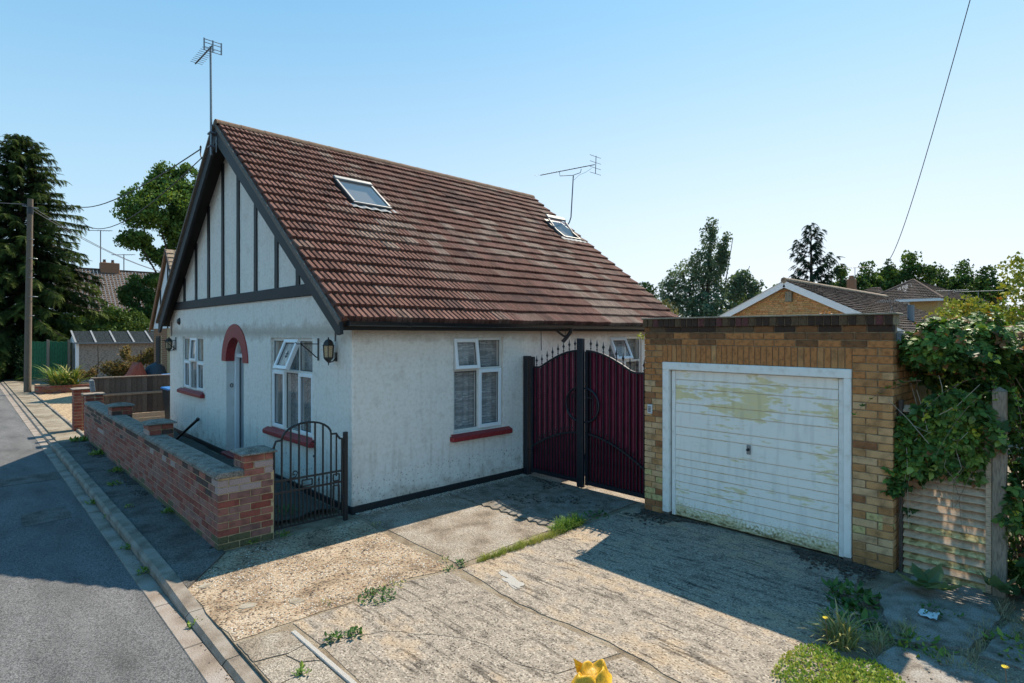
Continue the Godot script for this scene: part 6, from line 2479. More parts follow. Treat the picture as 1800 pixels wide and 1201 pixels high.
func blade_mesh() -> ArrayMesh:
	var s := S()
	var p := [Vector3(0, 0, 0), Vector3(0, 0.45, 0.06), Vector3(0, 0.8, 0.22), Vector3(0, 1.0, 0.45)]
	var w := [0.028, 0.026, 0.017, 0.0]
	for k in 3:
		var a: Vector3 = p[k]
		var b: Vector3 = p[k + 1]
		if k < 2:
			quad(s, a + Vector3(-w[k], 0, 0), a + Vector3(w[k], 0, 0), b + Vector3(w[k + 1], 0, 0), b + Vector3(-w[k + 1], 0, 0))
		else:
			tri(s, a + Vector3(-w[k], 0, 0), a + Vector3(w[k], 0, 0), b)
	return done(s)

var cl := []
func clusters() -> Array:
	if cl.is_empty():
		for k in 3:
			cl.append(cluster_mesh(400 + k, 9, 0.62))
	return cl

func mix_col(cols: Array, t: float) -> Color:
	var f := clampf(t, 0.0, 0.999) * (cols.size() - 1)
	return cols[int(f)].lerp(cols[int(f) + 1], f - int(f))

# blobs: [centre, radii]; a crown of leaf clusters gathered into clumps with gaps between
func crown(parent: Node3D, blobs: Array, n: int, size: float, cols: Array, gap := -0.05, clump := 0.55, called := "crown", gloss := false) -> void:
	var total := 0.0
	for b in blobs:
		total += b[1].x * b[1].y + b[1].z * b[1].y + b[1].x * b[1].z
	var xs := [[], [], []]
	var cs := [[], [], []]
	for b in blobs:
		var m := int(n * (b[1].x * b[1].y + b[1].z * b[1].y + b[1].x * b[1].z) / total)
		var tries := 0
		while m > 0 and tries < 400000:
			tries += 1
			var d := Vector3(rng.randfn(), rng.randfn(), rng.randfn()).normalized()
			var r := pow(rng.randf(), 0.42)
			var p: Vector3 = b[0] + d * b[1] * r
			var q := wobble.get_noise_3d(p.x * 42.0 * clump, p.y * 42.0 * clump, p.z * 42.0 * clump)
			var edge := wobble.get_noise_3d(p.x * 16.0 * clump + 90.0, p.y * 16.0 * clump, p.z * 16.0 * clump)
			if q < gap or r > 0.82 + edge * 0.9:
				continue
			var k := rng.randi() % 3
			var sc := size * rr(0.7, 1.3)
			xs[k].append(Transform3D(Basis.from_euler(Vector3(rr(-0.5, 0.5), rr(0, TAU), rr(-0.5, 0.5))).scaled(Vector3.ONE * sc), p))
			cs[k].append(mix_col(cols, 0.5 + q * 0.75 + rr(-0.28, 0.28)))
			m -= 1
	for k in 3:
		if xs[k].size():
			many(called, clusters()[k], M.leaf if gloss else M.leaf_matt, xs[k], cs[k], parent)

func trunk(parent: Node3D, base: Vector3, top: Vector3, r: float, limbs: Array) -> void:
	var s := S()
	var mid := base.lerp(top, 0.5) + Vector3(rr(-0.15, 0.15), 0, rr(-0.15, 0.15))
	tube(s, [base - Vector3(0, 0.2, 0), base.lerp(mid, 0.5), mid, top], r, r * 0.35, 8)
	part("trunk", done(s), M.bark, parent)
	for l in limbs:
		s = S()
		var a := base.lerp(top, l[0])
		var b: Vector3 = l[1]
		tube(s, [a, a.lerp(b, 0.5) + Vector3(0, -0.12 * a.distance_to(b) * 0.5, 0), b], r * 0.4, r * 0.10, 6)
		part("limb", done(s), M.bark, parent)

func conifer(called: String, base: Vector3, H: float, R: float, nb: int, cols: Array, label: String, cat: String, low := 0.06, droop := 0.35, size := 0.75, power := 0.75) -> void:
	var t := thing(called, label, cat, base)
	var s := S()
	tube(s, [base - Vector3(0, 0.2, 0), base + Vector3(0.05, H * 0.5, 0.03), base + Vector3(0, H * 0.98, 0)], R * 0.055 + 0.05, 0.02, 8)
	part("trunk", done(s), M.bark, t)
	var fr := [frond_mesh(31, 0.25), frond_mesh(32, 0.5), frond_mesh(33, 0.8)]
	var xs := [[], [], []]
	var cs := [[], [], []]
	var bs := S()
	for i in nb:
		var f := low + (1.0 - low) * pow(float(i) / nb, 1.0)
		var h := f * H
		var az := i * 2.399963 + rr(-0.3, 0.3)
		var L := R * pow(1.0 - f, power) * (rr(0.40, 0.75) if i % 3 == 0 else rr(0.75, 1.12)) + 0.15
		var out := Vector3(cos(az), 0, sin(az))
		var rise := lerpf(-0.10, 0.75, f * f)
		var p0 := base + Vector3(0, h, 0)
		var pts := []
		for k in 5:
			var u := k / 4.0
			pts.append(p0 + out * L * u + Vector3(0, L * (rise * u - droop * u * u + 0.16 * u * u * u), 0))
		tube(bs, pts, 0.012 + 0.012 * L, 0.006, 4, false)
		var n := int(L / (size * 0.22)) + 2
		for k in n:
			var u := 0.18 + 0.82 * (k + rng.randf()) / n
			var at := p0 + out * L * u + Vector3(0, L * (rise * u - droop * u * u + 0.16 * u * u * u), 0)
			for e in 2:
				var sg := -1.0 if e == 0 else 1.0
				var ydir := (out * rr(0.35, 0.9) + out.cross(Vector3.UP) * sg * rr(0.25, 0.9) + Vector3(0, rr(-1.15, 0.15) * (1.0 - f * 0.6), 0)).normalized()
				var zdir := (Vector3.UP + Vector3(rr(-0.4, 0.4), 0, rr(-0.4, 0.4))).normalized()
				var xdir := ydir.cross(zdir).normalized()
				zdir = xdir.cross(ydir)
				var sc := size * rr(0.65, 1.15) * (0.55 + 0.45 * (1.0 - f))
				var w := rng.randi() % 3
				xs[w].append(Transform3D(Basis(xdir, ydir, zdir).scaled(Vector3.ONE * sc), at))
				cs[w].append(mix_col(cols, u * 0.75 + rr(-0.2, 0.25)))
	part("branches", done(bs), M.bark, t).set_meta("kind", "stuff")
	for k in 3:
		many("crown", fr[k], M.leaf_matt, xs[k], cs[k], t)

func trees() -> void:
	var dark := [Color(0.021, 0.047, 0.019), Color(0.059, 0.118, 0.035), Color(0.130, 0.212, 0.047)]
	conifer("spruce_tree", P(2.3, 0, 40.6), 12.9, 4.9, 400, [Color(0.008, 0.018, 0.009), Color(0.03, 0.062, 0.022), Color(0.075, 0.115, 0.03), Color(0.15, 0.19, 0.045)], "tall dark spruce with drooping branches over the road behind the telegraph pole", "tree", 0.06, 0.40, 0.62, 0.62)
	# maple behind the bungalow
	var t := thing("maple_tree", "broadleaf maple with spreading side branches behind the bungalow's left roof slope", "tree", P(10.8, 0, 43.5))
	var c := P(10.8, 0, 43.5)
	trunk(t, c, c + Vector3(0, 11, 0), 0.3, [[0.35, P(8.2, 7.6, 42.0)], [0.45, P(9.2, 9.4, 42.5)], [0.5, P(12.6, 9.8, 43.6)], [0.3, P(8.9, 5.6, 42.5)]])
	crown(t, [[P(9.8, 12.0, 43.4), Vector3(1.3, 2.2, 1.4)], [P(11.2, 12.4, 43.4), Vector3(1.1, 1.8, 1.2)], [P(9.2, 10.0, 43.0), Vector3(2.3, 2.0, 2.0)], [P(11.2, 9.6, 43.5), Vector3(2.4, 2.8, 2.4)], [P(8.4, 8.1, 42.6), Vector3(1.5, 0.65, 1.3)], [P(9.6, 7.4, 42.8), Vector3(1.6, 1.0, 1.6)], [P(8.9, 5.6, 42.4), Vector3(1.6, 0.7, 1.4)], [P(10.6, 5.0, 43), Vector3(2.2, 1.5, 2.0)]], 6500, 0.29, [Color(0.033, 0.065, 0.021), Color(0.104, 0.185, 0.044), Color(0.251, 0.340, 0.065)], -0.12, 0.8)
	t = thing("garden_shrub", "dark leafy shrub in front of the distant brown roof, left of neighbour's gable", "shrub", P(9.2, 0, 42))
	trunk(t, P(9.2, 0, 42), P(9.2, 2.6, 42), 0.12, [[0.6, P(8.6, 3.6, 41.8)]])
	crown(t, [[P(9.0, 3.3, 42.0), Vector3(1.9, 1.6, 1.5)], [P(7.8, 4.5, 42.0), Vector3(1.0, 0.9, 0.8)]], 1500, 0.26, [dark[0], dark[1], Color(0.130, 0.188, 0.041)], -0.05, 0.9)
	t = thing("garden_shrub", "bright green shrub between the spruce and shed roof", "shrub", P(6.5, 0, 40))
	trunk(t, P(6.5, 0, 40), P(6.5, 2.4, 40), 0.10, [[0.6, P(7.2, 3.0, 40)]])
	crown(t, [[P(6.2, 2.7, 40.0), Vector3(2.0, 1.3, 1.4)], [P(4.6, 2.5, 39.6), Vector3(1.6, 1.0, 1.2)]], 1700, 0.25, [dark[1], Color(0.083, 0.141, 0.035), Color(0.165, 0.212, 0.047)], -0.08, 0.9)
	t = thing("ivy_hedge", "dark ivy hedge beside the footway left of the green gates", "hedge", P(2.2, 0, 41))
	trunk(t, P(2.25, 0, 40), P(2.25, 1.6, 40), 0.06, [])
	crown(t, [[P(2.25, 1.05, 41.5), Vector3(0.55, 1.15, 4.6)], [P(2.2, 1.1, 37.6), Vector3(0.35, 1.05, 1.0)]], 1800, 0.16, [dark[0], dark[0], dark[1]], -0.2, 1.2)
	# dry shrubs by the shed
	t = thing("dry_shrub", "sun-scorched yellow and russet shrub in front of the grey shed", "shrub", P(5.6, 0, 29.6))
	trunk(t, P(5.6, 0, 29.6), P(5.7, 1.6, 29.6), 0.06, [[0.5, P(4.9, 1.4, 29.4)], [0.6, P(6.2, 1.7, 29.6)]])
	crown(t, [[P(5.55, 1.45, 29.4), Vector3(0.95, 0.75, 0.8)], [P(4.75, 0.85, 29.2), Vector3(0.8, 0.5, 0.6)], [P(6.3, 1.05, 29.5), Vector3(0.8, 0.7, 0.6)], [P(5.5, 0.7, 29.2), Vector3(1.2, 0.6, 0.6)]], 1700, 0.115, [Color(0.053, 0.049, 0.018), Color(0.151, 0.115, 0.040), Color(0.265, 0.194, 0.080), Color(0.301, 0.168, 0.088)], -0.1, 1.6)
	t = thing("dry_shrub", "straggly thin russet shrub before the shed's pale corner", "shrub", P(4.0, 0, 29.3))
	trunk(t, P(4.0, 0.2, 29.3), P(4.1, 1.8, 29.3), 0.03, [[0.3, P(3.7, 1.2, 29.2)], [0.5, P(4.5, 1.6, 29.3)]])
	crown(t, [[P(4.05, 1.55, 29.3), Vector3(0.45, 0.5, 0.4)], [P(3.7, 0.75, 29.1), Vector3(0.6, 0.45, 0.4)]], 330, 0.10, [Color(0.088, 0.071, 0.026), Color(0.221, 0.151, 0.062), Color(0.283, 0.177, 0.088)], 0.0, 1.8)
	var bl := blade_mesh()
	var xs := []
	var cs := []
	t = thing("strap_leaved_plant", "clump of arching green strap leaves spilling over the raised bed", "plant", P(2.95, 0.26, 28.7))
	for k in 260:
		var a := rr(0, TAU)
		var sc := rr(0.5, 1.0)
		xs.append(Transform3D((Basis(Vector3.UP, a) * Basis(Vector3.RIGHT, rr(0.1, 0.9))).scaled(Vector3(sc * 1.2, sc, sc)), P(2.95 + rr(-0.4, 0.4), 0.26, 28.7 + rr(-0.2, 0.3))))
		cs.append(mix_col([Color(0.047, 0.106, 0.024), Color(0.141, 0.224, 0.047), Color(0.353, 0.295, 0.106)], rng.randf()))
	many("leaves", bl, M.leaf_matt, xs, cs, t)
	# right side
	var grey_green := [Color(0.041, 0.074, 0.044), Color(0.104, 0.163, 0.096), Color(0.220, 0.280, 0.163)]
	t = thing("tall_grey_tree", "tall airy grey-green tree with upright stems behind garage and gabled bungalow", "tree", P(28.3, 0, 14.5))
	c = P(28.3, 0, 14.5)
	trunk(t, c, P(28.3, 7.9, 14.5), 0.16, [[0.15, P(28.9, 7.3, 13.6)], [0.12, P(27.3, 5.6, 15.6)], [0.15, P(29.3, 5.8, 12.9)], [0.3, P(27.9, 6.4, 15.0)]])
	crown(t, [[P(28.3, 7.2, 14.5), Vector3(0.55, 1.2, 0.6)], [P(28.4, 6.3, 13.85), Vector3(0.65, 1.6, 0.62)], [P(28.3, 5.6, 14.4), Vector3(1.2, 1.4, 1.4)], [P(27.6, 4.7, 15.5), Vector3(1.0, 1.5, 1.2)], [P(28.8, 4.9, 13.1), Vector3(1.0, 1.3, 1.2)], [P(29.2, 4.6, 12.4), Vector3(0.7, 0.9, 0.8)], [P(27.0, 4.2, 16.2), Vector3(0.7, 1.2, 0.7)], [P(28.2, 3.4, 14.6), Vector3(2.0, 1.8, 2.3)], [P(28.2, 1.9, 14.6), Vector3(1.8, 1.4, 2.2)]], 4200, 0.19, grey_green, -0.26, 1.5)
	conifer("fir_tree", P(48.0, 0, 16.3), 10.9, 4.4, 62, [Color(0.010, 0.026, 0.020), Color(0.026, 0.056, 0.038), Color(0.05, 0.10, 0.055)], "dark fir with separate upswept branches above the gabled bungalow's ridge", "tree", 0.18, -0.12, 0.85, 0.85)
	var green := [Color(0.035, 0.071, 0.024), Color(0.100, 0.171, 0.041), Color(0.224, 0.295, 0.059)]
	t = thing("round_tree", "small round dark tree just right of the bungalow's far tiled verge", "tree", P(34.2, 0, 22.6))
	trunk(t, P(34.2, 0, 22.6), P(34.2, 4, 22.6), 0.12, [])
	crown(t, [[P(34.2, 4.2, 22.6), Vector3(1.5, 1.8, 1.5)], [P(33.6, 2.4, 22.0), Vector3(1.4, 1.4, 1.4)]], 1000, 0.26, [dark[0], green[0], green[1]], -0.1, 0.9)
	t = thing("pale_shrub", "pale dry-leaved shrub at the foot of the grey-green tree", "shrub", P(24.6, 0, 15.0))
	trunk(t, P(24.6, 0, 15.0), P(24.6, 2, 15.0), 0.08, [])
	crown(t, [[P(24.6, 2.4, 15.1), Vector3(0.9, 1.5, 1.1)], [P(25.2, 1.8, 14.2), Vector3(0.8, 1.1, 0.9)]], 1100, 0.14, [Color(0.071, 0.083, 0.035), Color(0.165, 0.165, 0.071), Color(0.283, 0.248, 0.130)], -0.08, 1.6)
	t = thing("lime_tree", "yellow-green tree between the grey-green tree and fir", "tree", P(38, 0, 16.2))
	trunk(t, P(38, 0, 16.2), P(38, 5, 16.2), 0.15, [])
	crown(t, [[P(38, 4.4, 16.2), Vector3(1.6, 1.3, 1.9)], [P(37.0, 3.9, 14.4), Vector3(1.4, 1.4, 1.4)], [P(37.6, 3.2, 18.0), Vector3(1.6, 1.6, 1.6)]], 1500, 0.24, [green[1], green[2], Color(0.259, 0.283, 0.047)], -0.1, 0.9)
	# the tree line behind the hipped house
	var line := [[1478, 462, 58.0, 2.6, "dark tree just right of the fir behind the red chimney"], [1526, 462, 60.0, 2.4, "pointed green tree behind the red chimney's right side"], [1560, 458, 60.0, 2.2, "slim green tree where the telephone wire meets the tree line"], [1598, 440, 60.0, 3.3, "tallest spreading tree of the line above the hipped roof"], [1648, 466, 62.0, 3.0, "rounded dark tree behind the hipped roof's right slope"], [1692, 462, 62.0, 2.8, "flat-topped tree between hipped roof and yellow-green bush"], [1738, 468, 58.0, 2.6, "dark tree rising behind the yellow-green bush"]]
	for q in line:
		var Z: float = q[2]
		var X: float = (q[0] - 900.0) / 1010.2
		var d := Vector2(X * cos(YAW) + sin(YAW), -X * sin(YAW) + cos(YAW)) * Z
		var top: float = 2.3 + (587.2 - q[1]) / 1010.2 * Z
		t = thing("tree_line_tree", q[4], "tree", P(d.x, 0, d.y), "trees in the line behind the hipped house")
		trunk(t, P(d.x, 0, d.y), P(d.x, top - 1.5, d.y), 0.2, [[0.6, P(d.x, top - 2, d.y - 1.2)], [0.6, P(d.x, top - 2.2, d.y + 1.3)]])
		var r: float = q[3]
		crown(t, [[P(d.x, top - 1.2, d.y), Vector3(r * 0.35, 1.3, r * 0.35)], [P(d.x, top - 3.0, d.y), Vector3(r * 0.75, 1.9, r * 0.75)], [P(d.x, top - 2.6, d.y - r * 0.5), Vector3(r * 0.4, 1.0, r * 0.4)], [P(d.x, top - 2.6, d.y + r * 0.5), Vector3(r * 0.4, 1.0, r * 0.4)], [P(d.x, top - 5.6, d.y), Vector3(r * 1.1, 2.4, r * 1.1)], [P(d.x, top - 8.0, d.y), Vector3(r * 1.2, 2.4, r * 1.2)]], 1700, 0.42, [dark[0], green[0], green[1], green[2]], -0.22, 0.62)
	t = thing("yellow_green_bush", "large sunlit yellow-green bush above the bramble at the right", "bush", P(17.6, 0, 1.0))
	trunk(t, P(17.6, 0, 1.0), P(17.6, 2.6, 1.0), 0.12, [[0.5, P(17.0, 3.2, 1.9)], [0.5, P(17.6, 3.4, 0.0)]])
	crown(t, [[P(17.3, 2.9, 1.2), Vector3(1.3, 1.2, 1.3)], [P(17.6, 3.2, 0.2), Vector3(1.2, 1.0, 1.2)], [P(17.0, 2.3, 2.2), Vector3(1.0, 1.1, 1.0)], [P(17.6, 2.0, -1.4), Vector3(1.6, 1.8, 1.6)], [P(17.2, 1.2, 1.0), Vector3(1.6, 1.2, 2.0)]], 3600, 0.145, [Color(0.071, 0.100, 0.024), Color(0.176, 0.212, 0.035), Color(0.306, 0.318, 0.053), Color(0.353, 0.283, 0.071)], -0.12, 1.5)

func bramble() -> void:
	var t := thing("bramble_thicket", "sprawling bramble thicket spilling over the louvred panel and garage side", "bramble", P(7.8, 0, 0.2))
	var lf := leaf_mesh()
	var xs := []
	var cs := []
	var cols := [Color(0.030, 0.066, 0.019), Color(0.065, 0.132, 0.030), Color(0.136, 0.231, 0.041), Color(0.311, 0.378, 0.054)]
	var blobs := [[P(8.5, 1.75, 0.25), Vector3(1.5, 0.80, 1.35), 3400], [P(7.05, 2.10, 0.98), Vector3(0.55, 0.40, 0.50), 2000], [P(7.2, 2.05, 0.15), Vector3(0.60, 0.45, 0.65), 1900], [P(6.74, 1.72, 1.0), Vector3(0.24, 0.42, 0.42), 1500], [P(6.58, 1.32, 1.0), Vector3(0.09, 0.32, 0.40), 900], [P(6.52, 1.05, 1.28), Vector3(0.06, 0.2, 0.14), 170], [P(7.15, 1.25, 0.22), Vector3(0.42, 1.05, 0.42), 2200], [P(7.05, 0.5, 0.15), Vector3(0.40, 0.65, 0.48), 1200], [P(6.60, 1.25, 1.40), Vector3(0.10, 0.65, 0.12), 480], [P(6.50, 0.55, 1.46), Vector3(0.06, 0.45, 0.07), 110], [P(8.9, 1.7, -1.1), Vector3(1.5, 0.8, 1.1), 1600], [P(10.2, 1.8, 1.2), Vector3(1.3, 0.6, 1.4), 1500], [P(7.7, 0.8, -0.25), Vector3(0.55, 0.8, 0.6), 1300], [P(6.75, 2.15, 1.15), Vector3(0.28, 0.3, 0.32), 900], [P(6.88, 1.88, 1.12), Vector3(0.35, 0.35, 0.30), 900], [P(6.70, 1.95, 0.85), Vector3(0.22, 0.25, 0.45), 900], [P(6.8, 0.22, 0.28), Vector3(0.32, 0.28, 0.40), 800], [P(6.53, 1.50, 0.70), Vector3(0.05, 0.16, 0.10), 45], [P(6.58, 0.80, 0.62), Vector3(0.07, 0.30, 0.07), 90]]
	for b in blobs:
		var n: int = b[2]
		while n > 0:
			var d := Vector3(rng.randfn(), rng.randfn(), rng.randfn()).normalized()
			if d.y < -0.3 and b[0].y > 1.6 and rng.randf() < 0.7:
				continue
			var p: Vector3 = b[0] + d * b[1] * pow(rng.randf(), 0.22) * (1.0 + 0.5 * wobble.get_noise_3d(d.x * 75.0 + b[0].x * 40.0, d.y * 75.0, d.z * 75.0))
			if p.y < 0.03 or (p.x > 6.54 and p.x < 6.70 and -p.z > 0.62 and -p.z < 0.76):
				continue
			if p.x > GX + 0.02 and -p.z > 1.43 and p.y < 2.30:
				continue
			var q := wobble.get_noise_3d(p.x * 90.0, p.y * 90.0, p.z * 90.0)
			if q < -0.22:
				continue
			# three leaflets from one stalk
			var up := (d * 0.5 + Vector3(-0.25, 0.75, 0.15) + Vector3(rr(-0.9, 0.9), rr(-0.5, 0.4), rr(-0.9, 0.9))).normalized()
			var ydir := Vector3(rr(-1, 1), rr(-0.7, 0.25), rr(-1, 1)).normalized()
			var xdir := ydir.cross(up).normalized()
			ydir = up.cross(xdir)
			var f := Basis(xdir, ydir, up)
			var sc := rr(0.035, 0.095)
			var tone := 0.42 + q * 0.5 + rr(-0.3, 0.3)
			var c := mix_col(cols, tone)
			var odd := rng.randf()
			if odd < 0.025:
				c = Color(0.547, 0.494, 0.054)
			elif odd < 0.07:
				c = Color(0.292, 0.123, 0.048)
			for a in [0.0, 1.15, -1.15]:
				var k := sc * (1.0 if a == 0.0 else 0.8)
				xs.append(Transform3D((f * Basis(Vector3(0, 0, 1), a) * Basis(Vector3.RIGHT, rr(-0.3, 0.3))).scaled(Vector3.ONE * k), p + f * Vector3(0, 0.012 if a == 0.0 else 0.0, 0)))
				cs.append(c * rr(0.85, 1.15))
			n -= 1
	# long arching shoots that stand out of the mass, leaves along them
	for k in 70:
		var a: Vector3
		if k < 45:
			a = P(rr(6.7, 8.6), rr(2.05, 2.4), rr(-0.7, 1.35))
		else:
			a = P(rr(6.55, 7.0), rr(1.2, 2.0), rr(-0.2, 1.35))
		var dir := Vector3(rr(-0.9, 0.4), rr(0.3, 1.0) if k < 45 else rr(-0.1, 0.5), rr(-0.7, 0.7)).normalized()
		var l := rr(0.25, 0.6)
		var pts := []
		for j in 9:
			var u := j / 8.0
			pts.append(a + dir * l * u + Vector3(-0.08 * u * u, -0.45 * l * u * u * (0.6 if k < 45 else 1.5), 0))
		var s := S()
		tube(s, pts, 0.004, 0.0015, 4)
		part("shoot", done(s), M.cane, t)
		for j in range(1, 9):
			for g in 2:
				var f := Basis.from_euler(Vector3(rr(-0.7, 0.5), rr(0, TAU), rr(-0.5, 0.5)))
				var sc := rr(0.03, 0.06) * (1.2 - j / 12.0)
				var cc := mix_col(cols, rr(0.25, 1.0))
				if rng.randf() < 0.08:
					cc = Color(0.270, 0.110, 0.040)
				for w in [0.0, 1.15, -1.15]:
					xs.append(Transform3D((f * Basis(Vector3(0, 1, 0), w) * Basis(Vector3.RIGHT, 1.2)).scaled(Vector3.ONE * sc), pts[j]))
					cs.append(cc)
	# the 300 that show largest stand on their own
	var ids := range(xs.size())
	ids.sort_custom(func(a, b): return xs[a].origin.distance_squared_to(EYE) / xs[a].basis.y.length_squared() < xs[b].origin.distance_squared_to(EYE) / xs[b].basis.y.length_squared())
	var looks := []
	for c in [Color(0.036, 0.083, 0.022), Color(0.069, 0.140, 0.032), Color(0.119, 0.198, 0.041), Color(0.255, 0.314, 0.048)]:
		looks.append(mat(c.r, c.g, c.b, 0.42, {"back": Color(0.600, 0.600, 0.540)}))
	var rest_x := []
	var rest_c := []
	for k in ids.size():
		var i: int = ids[k]
		if k < 300:
			part("leaf", lf, looks[clampi(int(cs[i].g / 0.05), 0, 3)], t, xs[i])
		else:
			rest_x.append(xs[i])
			rest_c.append(cs[i])
	many("leaves", lf, M.leaf, rest_x, rest_c, t)
	# canes, some dry and bare
	for k in 60:
		var s := S()
		var a := P(rr(6.75, 7.3), rr(0.0, 0.4), rr(-0.2, 0.6))
		var b := P(rr(6.75, 8.2), rr(1.9, 2.5), rr(-0.3, 1.3))
		var m := a.lerp(b, 0.55) + Vector3(rr(-0.2, 0.1), rr(0.0, 0.3), rr(-0.2, 0.2))
		tube(s, [a, a.lerp(m, 0.5), m, b], 0.006, 0.003, 5)
		part("cane", done(s), M.cane, t)
	for k in 22:
		var s := S()
		var a := P(rr(6.48, 6.66), rr(1.25, 1.6), rr(0.85, 1.3))
		var b := a + Vector3(rr(-0.08, 0.15), rr(-0.15, 0.42), rr(-0.34, 0.34))
		tube(s, [a, a.lerp(b, 0.5) + Vector3(0, rr(-0.05, 0.08), 0), b], 0.004, 0.002, 4)
		part("dry_cane", done(s), M.dry_cane, t)
	for k in 9:
		var s := S()
		var a := P(rr(6.46, 6.56), rr(0.95, 1.3), rr(0.8, 1.42))
		tube(s, [a, a + Vector3(-0.03, -0.18, rr(-0.06, 0.06)), a + Vector3(-0.02, -rr(0.3, 0.6), rr(-0.1, 0.1))], 0.003, 0.0015, 4)
		part("trailing_stem", done(s), M.dry_cane if k % 2 else M.cane, t)

# a rosette or mat of weed leaves
func weed(called: String, at: Vector3, r: float, n: int, size: float, hgt: float, cols: Array, label: String, group := "") -> Node3D:
	var t := thing(called, label, "weed", at, group)
	var lf := leaf_mesh(0.3, 0.5)
	var xs := []
	var cs := []
	for k in n:
		var a := rr(0, TAU)
		var d := r * sqrt(rng.randf())
		var p := at + Vector3(cos(a) * d, hgt * rng.randf() * (1.0 - 0.6 * d / r), sin(a) * d)
		var sc := size * rr(0.6, 1.25)
		xs.append(Transform3D((Basis(Vector3.UP, rr(0, TAU)) * Basis(Vector3.RIGHT, rr(0.6, 1.5))).scaled(Vector3.ONE * sc * rr(0.6, 1.1)), p))
		cs.append(mix_col(cols, rng.randf()))
	many("leaves", lf, M.leaf, xs, cs, t)
	return t

func grass(called: String, spots: Array, n: int, h: float, cols: Array, label: String, kind := "stuff", lean := 0.5) -> Node3D:
	# spots: [x, v, rx, rv]; n blades shared between them
	var area := 0.0
	for q in spots:
		area += q[2] * q[3]
	var xs := []
	var cs := []
	var bl := blade_mesh()
	for q in spots:
		for k in int(n * q[2] * q[3] / area):
			var a := rr(0, TAU)
			var d := sqrt(rng.randf())
			var wob := 1.0 + 0.35 * wobble.get_noise_2d(cos(a) * 50.0 + q[0] * 90.0, sin(a) * 50.0)
			var p := P(q[0] + cos(a) * d * q[2] * wob, 0.0, q[1] + sin(a) * d * q[3] * wob)
			var sc := h * rr(0.45, 1.15) * (1.15 - 0.5 * d)
			xs.append(Transform3D((Basis(Vector3.UP, rr(0, TAU)) * Basis(Vector3.RIGHT, rr(0.0, lean))).scaled(Vector3(maxf(sc, 0.06), sc, sc)), p))
			cs.append(mix_col(cols, 0.5 + 0.6 * wobble.get_noise_2d(p.x * 90.0, p.z * 90.0) + rr(-0.3, 0.3)))
	var o: Node3D
	if kind == "stuff":
		o = many(called, bl, M.leaf_matt, xs, cs)
		o.set_meta("label", label)
		o.set_meta("category", "grass")
	else:
		o = thing(called, label, "grass tuft", P(spots[0][0], 0, spots[0][1]))
		many("blades", bl, M.leaf_matt, xs, cs, o)
	return o

